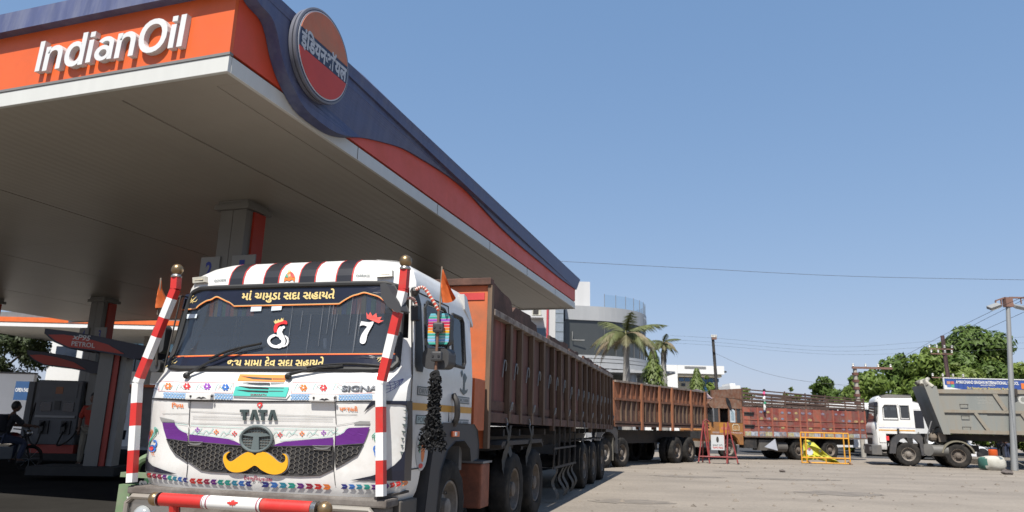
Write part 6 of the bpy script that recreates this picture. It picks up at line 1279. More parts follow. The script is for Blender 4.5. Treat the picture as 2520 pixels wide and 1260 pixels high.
# ================================================================ BUILDINGS
def glass_building():
    cx, cy = 5.2, 71.5                               # centre of the drum
    t = thing('corner_building', 'modern grey building with a curved glazed drum and white roof band', 'building', loc=(0, 0, 0))
    wh = mat('render_white', (.62, .62, .62), .6, var=.05, streak=True, dirt=(.4, .4, .4), damt=.3)
    gy = mat('band_grey', (.42, .43, .44), .5, var=.05, streak=True)
    gz = mat('drum_glazing', (.06, .065, .065), .22, var=.12, scale=.4, spec=.6)
    # plan: flat front from the left, then an arc to the right
    A0 = at(1391, 800, 60); A1 = at(1469, 800, 60.3)
    R = 6.4; c = V((A1.x-1.2, 60.3+R, 0))
    def plan(off, n=26):
        P = [(A0.x-.02, 60-off)]; 
        for k in range(n+1):
            th = math.radians(-78+130*k/n); P.append((c.x+(R+off)*math.cos(th), c.y+(R+off)*math.sin(th)))
        return P
    def ring(name, z0, z1, off, m_):
        P = plan(off)+[(A0.x-.02, 60+2*R)]; q = MB(); q.prism(P, lambda x, y, k: V((x, y, z0+(z1-z0)*k))); return q.build(name, m_, t)
    def zat(py): return at(1430, py, 60).z
    ring('roof_band', zat(787), zat(752), .15, gy); ring('glazed_drum', zat(872), zat(787)-.01, 0, gz)
    P = plan(.02)
    q = None
    for k in range(0, len(P)-1, 2):
        b_ = MB(); b_.box(P[k][0]-.03, P[k][1]-.03, zat(872), P[k][0]+.03, P[k][1]+.03, zat(788)); b_.build('mullion', mat('mullion_grey', (.12, .12, .12), .5), t)
    for py0, py1, off in ((880, 873, .25), (890, 882, .45), (905, 892, .6)): ring('ledge', zat(py0), zat(py1), off, gy)
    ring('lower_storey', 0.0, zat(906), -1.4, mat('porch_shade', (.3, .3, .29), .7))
    for px in (1500, 1560, 1592):
        p = at(px, 940, 60); b_ = MB(); b_.tube([V((p.x, 60.4 if px < 1580 else 63, 0)), V((p.x, 60.4 if px < 1580 else 63, zat(906)))], .3, 14); b_.build('porch_column', gy, t)
    b_ = MB(); p0 = at(1462, 920, 59); p1 = at(1640, 920, 63); b_.box(p0.x, 59.6, zat(915), p1.x, 66, zat(909)); b_.build('porch_slab', gy, t)
    # glass balustrade on the roof
    P = plan(.05); z0 = zat(752)
    b_ = MB(); b_.add([V((x, y, z0)) for x, y in P[2:22]]+[V((x, y, z0+1.1)) for x, y in P[2:22]], [(k, k+1, k+21, k+20) for k in range(19)]); b_.build('balustrade', glass_mat('balustrade_glass', (.8, .88, .92), .05), t)
    for x, y in P[2:22:2]: b_ = MB(); b_.tube([V((x, y, z0)), V((x, y, z0+1.15))], .025, 6); b_.build('baluster', GREY, t)
    # white stair tower with a round emblem
    q0 = at(1418, 693, 62); q1 = at(1452, 693, 62)
    MB().box(q0.x-.4, 62, z0, q1.x, 66.5, at(1430, 693, 62).z).build('stair_tower', wh, t)
    b_ = MB(); b_.lathe([(.55, 0), (.55, .06), (.4, .07)], Matrix.Translation(V((q1.x+.002, 64.3, z0+2.1))), 20); b_.build('tower_emblem', mat('emblem_dark', (.08, .08, .1), .5), t)
    # lettering near the right of the roof band
    q = MB()
    def arc(u, v):
        th = math.radians(-28+u); return V((c.x+(R+.2)*math.cos(th), c.y+(R+.2)*math.sin(th), v))
    put_text(q, 'THE', arc, (0, zat(782)), (22, zat(782)), (0, .75), off=.03); q.build('roof_lettering', CLEANW, t)
    # window frame seen through the glazing
    q = MB(); a = at(1409, 815, 59.7); b2 = at(1439, 837, 59.7); q.tube([V((a.x, 59.85, a.z)), V((a.x, 59.85, b2.z)), V((b2.x, 59.85, b2.z))], .04, 6); q.build('pale_frame', mat('frame_pale', (.3, .3, .29), .6), t)
    # left wing: white wall, air conditioner, tall window, red strip, tiled pier
    a = at(1270, 700, 58); b2 = at(1391, 700, 58)
    w2 = thing('white_wing', 'white office wing with an air conditioner and tiled pier left of the grey drum', 'building')
    MB().box(a.x-14, 58.4, 0, b2.x-.1, 66, 13).build('wall', wh, w2)
    r_ = at(1348, 760, 58); MB().box(r_.x-.08, 58.2, 0, r_.x+.08, 58.398, 13).build('red_strip', mat('strip_red', (.5, .06, .08), .5), w2)
    p = at(1367, 760, 58); MB().box(p.x+.02, 58.05, 0, b2.x-.12, 58.398, 13).build('tiled_pier', mat('pier_tile', (.25, .29, .34), .4, var=.15, scale=6), w2)
    for k in range(16): MB().box(p.x+.02, 58.03, .6+k*.75, b2.x-.12, 58.048, .64+k*.75).build('tile_joint', GREYV, w2)
    for py in (806, 700, 905):
        x0 = at(1311, py, 58); x1 = at(1345, py+36, 58); f = MB().box(x0.x-.1, 58.3, x1.z-.1, x1.x+.05, 58.398, x0.z+.1).build('window_frame', gy, w2); MB().box(x0.x, 58.27, x1.z, x1.x-.05, 58.298, x0.z).build('window', mat('blue_glass', (.05, .09, .14), .12, spec=.7), f)
    x0 = at(1310, 762, 58); x1 = at(1331, 778, 58); o = MB().box(x0.x, 57.6, x1.z, x1.x, 58.25, x0.z).build('air_conditioner', mat('ac_cream', (.6, .58, .48), .5), w2, bevel=.03)
    MB().box(x0.x+.05, 57.58, x1.z+.08, x0.x+.5, 57.598, x0.z-.05).build('fan_grille', DARK, o)
    MB().box(x0.x-.15, 57.4, x1.z-.2, x1.x+.2, 58.39, x1.z-.08).build('ac_ledge', wh, w2)
glass_building()
def office():
    a = at(1585, 905, 90); b = at(1782, 905, 90); z = at(1700, 899, 90).z; zl = lambda py: at(1720, py, 90).z
    t = thing('office_block', 'white and cream office block with blue windows beyond the palms', 'building')
    wh = mat('block_white', (.82, .82, .8), .6, var=.03); cr = mat('block_cream', (.62, .55, .4), .6, var=.05)
    s = at(1667, 905, 90).x
    MB().box(a.x, 90.0, 0, s, 104, z).build('wall', wh, t); MB().box(s+.01, 91.2, 0, b.x-1.2, 104, z-.3).build('wall', cr, t)
    MB().box(s+.01, 90, zl(920), b.x, 91.19, z).build('parapet', wh, t); MB().box(s+.9, 89.97, zl(908), s+3.6, 89.998, zl(902)).build('parapet_slot', GREY, t)
    MB().box(s+.01, 90.2, zl(927), b.x-.3, 91.19, zl(921)).build('cornice', cr, t)
    gb = mat('office_glass', (.05, .16, .34), .12, spec=.7)
    x = s+.4
    for k in range(7):
        x1 = x+.74; MB().box(x, 91.1, zl(938), x1-.1, 91.198, zl(928)-.05).build('window', gb, t); x = x1
    for k in range(4): MB().box(b.x-3.3+k*.55, 91.0, zl(965), b.x-2.8+k*.55, 91.198, zl(939)).build('window', gb, t)
    MB().box(s+.7, 91.1, zl(950), s+1.2, 91.198, zl(943)).build('window', mat('dark_glass', (.02, .03, .05), .15), t)
    MB().box(b.x-1.2, 91.3, 0, b.x-.6, 92, zl(921)).build('corner_pier', wh, t)
    MB().box(b.x-.3, 90.2, zl(915), b.x+.35, 90.6, zl(911)).build('camera_box', DARK, t)
    # low white house beyond the old truck cab
    h = thing('white_house', 'small white rooftop just above the old orange cab', 'building'); p = at(1797, 958, 80); q = at(1822, 958, 80)
    MB().box(p.x, 80, 0, q.x, 86, at(1800, 948, 80).z).build('wall', wh, h); MB().box(p.x+.3, 81, at(1800, 948, 80).z, p.x+.9, 84, at(1800, 942, 80).z).build('roof_tank', wh, h)
office()
def left_background():
    # second, farther canopy with a sunlit edge
    Y = 42; z0 = at(250, 808, Y).z; z1 = at(250, 797, Y).z; z2 = at(250, 785, Y).z
    a = at(-120, 790, Y); b = at(600, 790, Y); F = Fr((a.x, a.y), math.radians(0)); L = b.x-a.x
    t = thing('rear_canopy', 'farther low canopy with an orange and white edge catching the sun', 'canopy', loc=(a.x, Y, 0))
    dz = at(500, 785, Y).z-at(30, 787, Y).z; k = dz/(at(500, 785, Y).x-at(30, 787, Y).x)
    sh = lambda x, z: z
    MB().box(0, 0, z1+.01, L, .08, z2).build('orange_edge', mat('edge_orange', (.8, .16, .03), .45), t)
    MB().box(0, -.03, z0, L, .08, z1-.06).build('white_edge', CLEANW, t)
    MB().box(0, .1, z0+.02, L, 9, z0+.06).build('soffit', mat('rear_soffit', (.5, .5, .48), .6), t); MB().box(0, .09, z1-.05, L, 9, z1+.6).build('roof', GREY, t)
    for x in (9.5, 19.5): MB().box(x, 4, 0, x+.5, 4.5, z0).build('column', MATS['column_cladding'], t)
    # white wall, glass block, shed
    w_ = thing('boundary_wall', 'long white boundary wall behind the fuel pumps at the far left', 'wall', loc=(0, 0, 0)); p = at(-60, 918, 46); q = at(85, 922, 46)
    MB().box(p.x-6, 46, 0, q.x, 46.3, at(40, 920, 46).z).build('wall_face', CLEANW, w_)
    MB().box(p.x-6, 45.95, at(40, 920, 46).z+.005, q.x, 46.35, at(40, 916, 46).z).build('coping', mat('coping_dark', (.1, .1, .1), .8), w_)
    g = thing('glass_office', 'blue glazed office with white bands seen under the canopy beside the cab', 'building'); p = at(292, 850, 52); q = at(440, 850, 52)
    zt = at(350, 838, 52).z; zb = at(350, 915, 52).z; zw = at(350, 945, 52).z
    MB().box(p.x, 52, zb, q.x+5, 62, zt+4).build('core', mat('office_shade', (.03, .05, .07), .3), g)
    n = 9
    for i in range(n):
        for j in range(4):
            x0 = p.x+(q.x+2-p.x)*i/n; x1 = p.x+(q.x+2-p.x)*(i+1)/n; a0 = zb+(zt+2-zb)*j/4; a1 = zb+(zt+2-zb)*(j+1)/4
            MB().box(x0+.05, 51.93, a0+.05, x1-.05, 51.99, a1-.05).build('pane', mat('office_pane', (.07, .13, .19), .1, spec=.7), g)
    MB().box(p.x-1, 51.7, zw, q.x+5, 51.9, zb-.02).build('white_band', CLEANW, g); MB().box(p.x-1, 51.92, 0, q.x+5, 60, zw-.02).build('lower_wall', mat('lower_beige', (.35, .33, .3), .7), g)
    q2 = thing('white_block', 'white building with small windows between the two pump hoods', 'building'); p = at(125, 850, 56); q = at(206, 850, 56)
    MB().box(p.x, 56, 0, q.x, 62, at(160, 838, 56).z+3).build('wall', CLEANW, q2)
    for px in (150, 176): c = at(px, 868, 56); MB().box(c.x-.4, 55.96, c.z-.4, c.x+.4, 55.995, c.z+.5).build('window', mat('dark_glass', (.02, .03, .05), .15), q2)
    s = thing('poster_board', 'blue poster board with white print on the wall behind the pumps', 'sign'); p = at(40, 938, 40); q = at(72, 985, 40)
    MB().box(p.x, 40, q.z, q.x, 40.08, p.z).build('board', mat('poster_blue', (.03, .09, .22), .5), s); q3 = MB(); put_text(q3, 'OPEN FAST', lambda x, z: V((x, 39.99, z)), (p.x+.05, q.z+.45), (q.x-.05, q.z+.45), (0, .2), off=.02); q3.build('poster_lettering', CLEANW, s)
    k_ = thing('kiosk', 'small kiosk with an orange roof edge left of the decorated truck', 'kiosk'); p = at(292, 945, 34); q = at(345, 960, 34)
    MB().box(p.x, 34, at(320, 952, 34).z, q.x+2.5, 38, p.z).build('roof', mat('edge_orange', (.8, .16, .03), .45), k_); MB().box(p.x+.1, 34.2, 0, q.x+2.3, 37.8, at(320, 952, 34).z-.01).build('wall', mat('kiosk_wall', (.3, .27, .24), .7), k_); MB().box(p.x+.6, 33.9, 0, p.x+.9, 34.19, 2.4).build('white_post', CLEANW, k_)
left_background()
# ================================================================ FUEL PUMPS
def pump(loc, rz, label, cab=True, word='', hx=.62, hz=0., px_=1.0):
    t = thing('fuel_pump', label, 'fuel pump', loc=loc, rz=rz)
    pg = mat('pump_white_shaded', (.17, .17, .175), .6, spec=.2, var=.08); pr_ = mat('pump_red', (.40, .03, .012), .5); pn = mat('pump_navy', (.012, .014, .035), .5)  # pump white is darkened: canopy shade put into the colour
    MB().box(-.9, -.5, 0, .9, .6, .18).build('island', mat('island_kerb', (.06, .058, .055), .95, spec=.1), t)  # kerb concrete darkened as well, to imitate the gloom round the pumps
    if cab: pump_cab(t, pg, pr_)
    pump_hood(t, pn, pr_, hx, hz, px_, word)
def pump_cab(t, pg, pr_):
    MB().box(-.62, -.25, .18, .62, .35, .42).build('plinth', pr_, t)
    b = MB().box(-.6, -.25, .421, .6, .35, 2.25).build('cabinet', pg, t, bevel=.03)
    MB().box(-.5, -.27, 1.75, .5, -.252, 2.18).build('crest_panel', pg, b); MB().box(-.1, -.28, 1.86, .1, -.271, 2.06).build('crest', mat('crest_orange', (.3, .1, .03), .5), b)
    for x in (-.46, .16): MB().box(x, -.275, 1.36, x+.3, -.252, 1.62).build('display', mat('display_navy', (.01, .015, .035), .2), b)
    MB().box(-.08, -.275, 1.4, .08, -.252, 1.66).build('keypad', BLACK, b)
    MB().box(-.55, -.31, 1.18, .55, -.252, 1.24).build('shelf', GREY, b)
    for x in (-.4, .2):
        MB().box(x, -.30, .72, x+.26, -.252, 1.1).build('nozzle_pocket', BLACK, b)
        q = MB(); q.box(x+.09, -.36, .8, x+.15, -.305, 1.08); q.beam(V((x+.12, -.33, 1.05)), V((x+.12, -.46, .94)), .05); q.build('nozzle', BLACK, b)
        q = MB(); q.tube(spl([V((x+.12, -.34, .8)), V((x+.05, -.42, .4)), V((-.62 if x < 0 else .62, -.35, .7)), V((-.68 if x < 0 else .68, -.1, 1.6)), V((-.6 if x < 0 else .6, 0, 2.2))], 6), .022, 7); q.build('hose', RUBBER, t)
    for x in (-.95, -.72): MB().box(x, -.12, .18, x+.16, .2, 2.2).build('hose_mast', pg, t)
    # boat-shaped hood on a red and grey post
def pump_hood(t, pn, pr_, hx, hz, px_, word):
    MB().box(px_, -.1, 0, px_+.3, .4, 2.62+hz).build('hood_post', MATS['column_cladding'], t); MB().box(px_+.302, -.06, 0, px_+.42, .4, 2.6+hz).build('post_side', pr_, t); MB().box(px_+.43, .0, 0, px_+.56, .4, 2.58+hz).build('post_back', mat('post_pale', (.25, .25, .24), .5), t)  # pale strip toned down, the canopy's shade mixed into its colour
    hood = [(-1.55, 3.12), (-1.2, 2.86), (-.7, 2.68), (.2, 2.62), (1.0, 2.52), (1.5, 2.42), (1.85, 2.44), (2.25, 2.72), (2.2, 2.78), (.4, 3.06), (-.6, 3.2), (-1.55, 3.26)]; HX = lambda x, z: (x*hx, 2.6+hz+(z-2.6)*.72)
    q = MB(); q.prism([HX(*p_) for p_ in hood], lambda x, z, k: V((x, -.5+1.0*k, z))); h = q.build('hood', pn, t, bevel=.02)
    q = MB(); q.prism([HX(*p_) for p_ in ((-1.42, 3.08), (-1.15, 2.9), (-.68, 2.72), (.2, 2.66), (1.0, 2.57), (1.2, 2.56), (.6, 2.84), (-.2, 3.02), (-.9, 3.1))], lambda x, z, k: V((x, -.512+.01*k, z))); q.build('hood_panel', pr_, h)
    if word:
        q = MB(); put_text(q, 'xP95', lambda x, z: V((HX(x, z)[0], -.515, HX(x, z)[1])), (-.6, 2.97), (.0, 2.93), (0, .16), off=.02, shear=.2); put_text(q, 'PETROL', lambda x, z: V((HX(x, z)[0], -.515, HX(x, z)[1])), (-.6, 2.77), (.18, 2.72), (0, .14), off=.02); q.build('hood_lettering', mat('hood_white', (.55, .55, .55), .5), h)
g1 = at(150, 1000, 20.5); g2 = at(255, 840, 17.0)
pump((at(152, 1000, 21.5).x, 21.5, .12), .1, 'grey fuel pump with twin displays under the lower dark hood', hz=.0, px_=.68)
pump((at(222, 1000, 16.6).x, 16.6, .12), .12, 'tall grey and red pump post under the upper red and navy hood lettered petrol', cab=False, word='x', hx=.64, hz=.08, px_=.08)
# ================================================================ PEOPLE IN THE SHADE
def person(label, loc, rz, shirt, trouser, pose='stand', hair=(.01, .008, .006), group=None):
    t = thing('person', label, 'person', loc=loc, rz=rz, group=group)
    sk = mat('skin_brown', (.16, .08, .05), .6); hp = .92
    J = {}
    if pose == 'stand':
        J = dict(pel=(0, 0, .95), wai=(0, 0, 1.1), che=(0, -.01, 1.32), nek=(0, 0, 1.5), hed=(0, -.02, 1.58),
                 sL=(.18, 0, 1.43), eL=(.24, .02, 1.16), wL=(.24, -.08, .92), sR=(-.18, 0, 1.43), eR=(-.25, .03, 1.16), wR=(-.22, -.1, .93),
                 hL=(.09, 0, .9), kL=(.10, -.02, .5), aL=(.11, .02, .09), tL=(.13, -.15, .05), hR=(-.09, 0, .9), kR=(-.11, -.03, .5), aR=(-.13, .02, .09), tR=(-.15, -.15, .05))
    else:
        J = dict(pel=(0, .1, .82), wai=(0, .08, .95), che=(0, .0, 1.2), nek=(0, -.06, 1.38), hed=(0, -.09, 1.46),
                 sL=(.18, -.02, 1.31), eL=(.25, -.22, 1.12), wL=(.22, -.45, 1.1), sR=(-.18, -.02, 1.31), eR=(-.25, -.22, 1.12), wR=(-.22, -.45, 1.1),
                 hL=(.1, .05, .8), kL=(.18, -.36, .7), aL=(.17, -.26, .28), tL=(.18, -.42, .24), hR=(-.1, .05, .8), kR=(-.18, -.36, .7), aR=(-.17, -.26, .28), tR=(-.18, -.42, .24))
    Rr = dict(pel=.14, wai=.125, che=.15, nek=.06, hed=.06, sL=.07, eL=.05, wL=.035, hL=.09, kL=.06, aL=.045, tL=.035)
    names = list(J); ed = [('pel', 'wai'), ('wai', 'che'), ('che', 'nek'), ('nek', 'hed')]
    for s in 'LR': ed += [('che', 's'+s), ('s'+s, 'e'+s), ('e'+s, 'w'+s), ('pel', 'h'+s), ('h'+s, 'k'+s), ('k'+s, 'a'+s), ('a'+s, 't'+s)]
    def skin(name, keys, m_, grow=0., par=t):
        me = bpy.data.meshes.new(name); ks = [k for k in names if k in keys]
        me.from_pydata([J[k] for k in ks], [(ks.index(a), ks.index(b)) for a, b in ed if a in ks and b in ks], [])
        o = link(name, me, par); me.materials.append(m_)
        md = o.modifiers.new('s', 'SKIN')
        for v, k in zip(me.skin_vertices[0].data, ks):
            r_ = Rr.get(k, Rr.get(k[:-1]+'L', .05))+grow; v.radius = (r_, r_*.8 if k in ('che', 'wai', 'pel') else r_)
        me.skin_vertices[0].data[0].use_root = True
        sb = o.modifiers.new('u', 'SUBSURF'); sb.levels = sb.render_levels = 1
        return o
    body = skin('body', set(names), sk)
    skin('shirt', {'pel', 'wai', 'che', 'sL', 'sR', 'eL', 'eR'}, shirt, .022, body); skin('trousers', {'pel', 'hL', 'hR', 'kL', 'kR', 'aL', 'aR'}, trouser, .02, body)
    h = V(J['hed'])+V((0, -.02, .1)); q = MB(); q.ball(h, .105, 16, (.86, 1, 1.18)); q.ball(h+V((0, -.105, -.01)), .02, 8, (.8, 1, 1.3)); q.ball(h+V((.088, 0, 0)), .025, 8, (.5, 1, 1.3)); q.ball(h+V((-.088, 0, 0)), .025, 8, (.5, 1, 1.3)); q.build('head', sk, body, smooth=True)
    q = MB()
    for s in (.035, -.035): q.ball(h+V((s, -.092, .02)), .013, 8)
    q.build('eyes', mat('eye_dark', (.02, .02, .02), .3), body)
    q = MB(); q.ball(h+V((0, .018, .03)), .112, 14, (.88, .98, 1.1)); q.build('hair', mat('hair_black', hair, .6), body, smooth=True)
    for s in 'LR':
        w_ = V(J['w'+s]); d_ = (w_-V(J['e'+s])).normalized(); q = MB(); q.tube([w_, w_+d_*.05, w_+d_*.09], [.03, .038, .03], 8); x = d_.orthogonal().normalized()
        for k in range(4): a = w_+d_*.085+x*(k-1.5)*.017; q.tube([a, a+d_*(.04+.006*(k % 3)), a+d_*.065+V((0, -.02, -.01))], [.009, .009, .006], 6)
        q.tube([w_+d_*.03+x*.035, w_+d_*.06+x*.06, w_+d_*.085+x*.06], [.011, .01, .007], 6); q.build('hand', sk, body)
        a = V(J['a'+s]); tt = V(J['t'+s]); q = MB(); q.ball((a+tt)/2+V((0, 0, -.02)), .075, 10, (.6, 1.5, .65)); q.build('shoe', BLACK, body, smooth=True)
    return t
red_s = mat('shirt_red', (.38, .03, .012), .8); kh = mat('trouser_khaki', (.24, .21, .16), .85); dk = mat('cloth_dark', (.02, .02, .025), .85); jn = mat('cloth_denim', (.04, .05, .09), .85)
person('attendant in an orange-red shirt and pale trousers standing right of the grey fuel pump', (at(214, 1100, 18.6).x, 18.6, .14), .3, red_s, kh)
person('worker in red seen between the hose masts of the grey pump', (at(88, 1000, 22.5).x, 22.6, .12), -.5, red_s, dk)
person('person in dark red clothes sitting behind the striped corner pole', (at(292, 1000, 19.8).x, 19.8, .1), -.2, mat('shirt_maroon', (.16, .02, .014), .85), dk, 'sit')
def motorbike(loc, rz, label):
    t = thing('motorbike', label, 'motorbike', loc=loc, rz=rz)
    for y in (-.62, .62):
        q = MB(); q.tube([V((0, y+.29*math.cos(a), .3+.29*math.sin(a))) for a in [2*math.pi*k/24 for k in range(24)]], .04, 8, closed=True); w_ = q.build('wheel', RUBBER, t)
        q = MB()
        for k in range(8): q.beam(V((0, y, .3)), V((0, y+.27*math.cos(k*.785), .3+.27*math.sin(k*.785))), .008)
        q.build('spokes', GREY, w_)
    q = MB(); q.tube([V((0, -.62, .3)), V((0, -.45, .8)), V((0, -.38, 1.0))], .025, 8); q.tube([V((0, -.42, .85)), V((0, .0, .5)), V((0, .6, .35))], .03, 8); q.build('frame', DARK, t)
    q = MB(); q.tube([V((.33, -.3, 1.02)), V((0, -.4, 1.0)), V((-.33, -.3, 1.02))], .016, 8); q.build('handlebar', GREY, t)
    q = MB(); q.ball((0, -.12, .82), .17, 14, (.75, 1.4, .75)); q.build('fuel_tank', mat('bike_maroon', (.12, .01, .01), .3), t, smooth=True)
    MB().box(-.13, .1, .74, .13, .75, .83).build('seat', BLACK, t, bevel=.03); MB().box(-.12, -.15, .3, .12, .25, .6).build('engine', GREY, t, bevel=.03)
    q = MB(); q.box(-.06, .76, .66, .06, .8, .74); q.build('tail_lamp', mat('tail_red', (.4, .03, .03), .3), t); q = MB(); q.ball((0, -.5, .92), .09, 12); q.build('headlamp', CHROME, t, smooth=True)
p = at(30, 1000, 18.2); motorbike((p.x, 18.2, .0), math.pi-.5, 'motorbike carrying a rider at the far left under the canopy'); pr = person('rider in dark clothes with a backpack sitting on a motorbike at the far left', (p.x, 18.2, .0), math.pi-.5, dk, jn, 'sit')
bp = tag(link('backpack', None), 'dark backpack worn by the motorbike rider under the canopy', 'backpack'); bp.location = (p.x, 18.2, 0); bp.rotation_euler = (0, 0, math.pi-.5); MB().box(-.17, .12, .95, .17, .32, 1.38).build('bag', mat('bag_black', (.015, .015, .02), .8), bp, bevel=.05); MB().box(-.12, .322, 1.0, .12, .38, 1.2).build('pocket', MATS['bag_black'], bp, bevel=.02)
# ---- green vehicle peeping out behind the bumper
def green():
    F = Fr((T.w(-1.95, .35)).to_2d(), T.a); t = thing('green_vehicle', 'green vehicle with white SRC lettering half hidden behind the chrome-lamped bumper', 'vehicle', F)
    gm = mat('faded_green', (.16, .26, .13), .6, var=.2, dirt=(.25, .24, .18), damt=.5, dscale=4); gd = mat('deep_green', (.03, .1, .045), .5, var=.15)
    P = lambda px, py, y: F.Y(px, py, y)
    a = P(312, 1190, .3); b = P(382, 1182, .3); c = P(382, 1203, .3)
    MB().box(a.x, .3, c.z-.05, b.x+.1, .36, a.z+.01).build('name_board', gd, t); q = MB(); put_text(q, 'SRC', lambda x, z: V((x, .297, z)), (P(341, 1200, .3).x, c.z-.01), (P(377, 1197, .3).x, c.z-.01), (0, .085), off=.05); q.build('board_lettering', CLEANW, t)
    e = P(309, 1260, .25); MB().box(a.x-.01, .2, .15, P(331, 1190, .25).x, .27, a.z).build('corner_post', gm, t)
    q = MB(); put_text(q, 'AJAY', lambda x, z: V((P(314, 1190, .2).x+(z-.6)*.0+.02+x, .197, z)), (.0, .58), (.0+.001, .3), (.055, 0), off=.02); q.build('post_lettering', CLEANW, t)
    q = MB(); c0 = P(311, 1242, .15); q.ball((c0.x, .17, c0.z), .042, 12); q.build('indicator', mat('lamp_amber', (.7, .15, .05), .3), t)
    MB().box(a.x-.03, .22, P(340, 1167, .3).z-.03, b.x+.3, .32, P(340, 1167, .3).z+.02).build('rail', gm, t)
    arc = [P(px, py, .5) for px, py in ((332, 1170), (336, 1150), (346, 1135), (362, 1126), (380, 1122))]
    q = MB(); q.tube(spl(arc, 4), .045, 8); q.build('mudguard', gm, t); MB().box(a.x+.05, .5, .2, b.x+.4, 2.2, .75).build('body', gd, t)
    for x in (a.x+.15, b.x+.5): wheel(t, x, 1.1, .32, TYF, sc=.62)
green()
# ================================================================ STREET FURNITURE
def lamp_post():
    b = at(2497, 1158, 31.4); t = thing('lamp_post', 'tall grey floodlight post with a cross arm at the right edge', 'lamp post', loc=(b.x, b.y, 0))
    top = at(2480, 742, 31.4); dx = top.x-b.x; H = top.z; gm = mat('post_grey', (.33, .34, .34), .55, .3, var=.12, streak=True)
    q = MB(); q.tube([V((0, 0, 0)), V((dx*.35, 0, H*.35)), V((dx, 0, H))], [.14, .115, .085], 16); q.build('pole', gm, t, smooth=True)
    rb = mat('arm_rust', (.22, .12, .09), .7, var=.2); MB().box(dx-.16, -.12, H-.25, dx+.16, .12, H+.18).build('head_box', rb, t)
    q = MB(); q.beam(V((dx-.55, 0, H+.02)), V((dx-.1, 0, H+.18)), .06); q.beam(V((dx-.55, 0, H+.02)), V((dx-.55, 0, H-.18)), .05); q.beam(V((dx-.3, 0, H+.1)), V((dx-.3, 0, H-.2)), .05); q.build('arm', rb, t)
    q = MB(); q.beam(V((dx+.1, 0, H+.18)), V((dx+2.2, 0, H+.2)), .07); q.beam(V((dx+.6, 0, H+.18)), V((dx+.6, 0, H-.1)), .04); q.beam(V((dx+.1, 0, H-.2)), V((dx+2.2, 0, H-.2)), .05); q.build('arm', rb, t)
    for x0, s in ((-.72, -1), (.42, 1), (1.02, 1)):
        q = MB(); M_ = Matrix.Translation(V((dx+x0, -.1, H-.26))) @ Matrix.Rotation(.35*(-1 if s < 0 else .6), 4, 'Y') @ Matrix.Rotation(.5, 4, 'X'); q.box(-.26, -.14, -.07, .26, .14, .07, M_); f = q.build('floodlight', gm, t, bevel=.02)
        q = MB(); q.box(-.22, -.155, -.08, .22, .1, -.072, M_); q.build('lens', mat('flood_lens', (.5, .5, .48), .2), f)
    MB().box(dx*.5-.03+.11, -.05, 3.1, dx*.5+.2, .05, 3.45).build('switch_box', DARK, t)
lamp_post()
def utility_pole(px, pyt, pyb, Y, label, m_, arms=(), lean=0, r=.11, rungs=False, aw=.12):
    p = at(px, pyt, Y); t = thing('utility_pole', label, 'utility pole', loc=(p.x, Y, 0))
    q = MB(); q.tube([V((lean, 0, 0)), V((0, 0, p.z))], [r*1.3, r], 10); q.build('pole', m_, t, smooth=True)
    for dz, x0, x1 in arms:
        q = MB(); q.beam(V((x0, -.1, p.z-dz)), V((x1, -.1, p.z-dz)), aw); a = q.build('cross_arm', mat('arm_rust', (.22, .12, .09), .7), t)
        n = 4
        for k in range(n):
            x = x0+(x1-x0)*(k+.1)/(n-.8); q = MB(); q.lathe([(.03, 0), (.07, .04), (.05, .08), (.07, .12), (.05, .17), (.02, .2)], Matrix.Translation(V((x, -.1, p.z-dz+.06))) @ Matrix.Rotation(-math.pi/2, 4, 'Y'), 8); q.build('insulator', mat('porcelain', (.4, .4, .38), .3), a)
    if rungs:
        for k in range(9): q = MB(); z = p.z-.5-.42*k; q.box(-r*1.25, -r*1.25, z, r*1.25, r*1.25, z+.16); q.build('painted_ring', mat('ring_rust', (.16, .07, .05), .8), t)
    return V((p.x, Y, p.z))
U1 = utility_pole(1754, 828, 950, 45, 'slim dark utility pole standing beyond the palms and office block', DARK, ((.15, -.1, .2),), lean=.25, r=.09)
q = MB(); q.box(-.08, -.2, U1.z-1.0, .05, -.05, U1.z-.35); o = q.build('switch_gear', DARK, [x for x in bpy.data.objects if x.get('category') == 'utility pole'][-1])
U2 = utility_pole(2103, 903, 960, 43, 'banded concrete utility pole with one cross arm before the trees', mat('concrete_pole', (.4, .37, .32), .8, var=.15), ((.05, -.2, 2.2),), lean=.1, rungs=True)
U3 = utility_pole(2319, 826, 930, 44, 'dark steel utility pole with crowded insulators in front of the big tree', mat('rust_pole', (.09, .05, .05), .8, var=.2), ((.85, -1.0, .5), (1.15, -.9, .45), (2.6, -1.0, 1.0)), lean=.15, rungs=False, aw=.06, )
def wire(label, pts, r=.018):
    P = [at(*p) for p in pts]; t = tag(MB().tube(spl(P, 8), r, 5).build('wire', mat('wire_dark', (.06, .06, .065), .7)), label, 'overhead wire', 'overhead wires')
wire('lone overhead wire crossing the open sky from the canopy tip to the right edge', [(1380, 643, 32), (1700, 660, 32), (2100, 680, 32), (2600, 690, 32)], .009)
wire('thin wire rising from the dark steel pole to the right, upper', [(2200, 890, 44), (2319, 826, 44), (2470, 752, 31), (2560, 716, 26)], .010)
wire('thin wire rising from the dark steel pole to the right, lower', [(2319, 840, 44), (2490, 752, 34), (2600, 700, 28)], .010)
wire('thin wire that passes right of the floodlight post at mid height', [(2340, 850, 44), (2520, 768, 34), (2600, 735, 30)], .010)
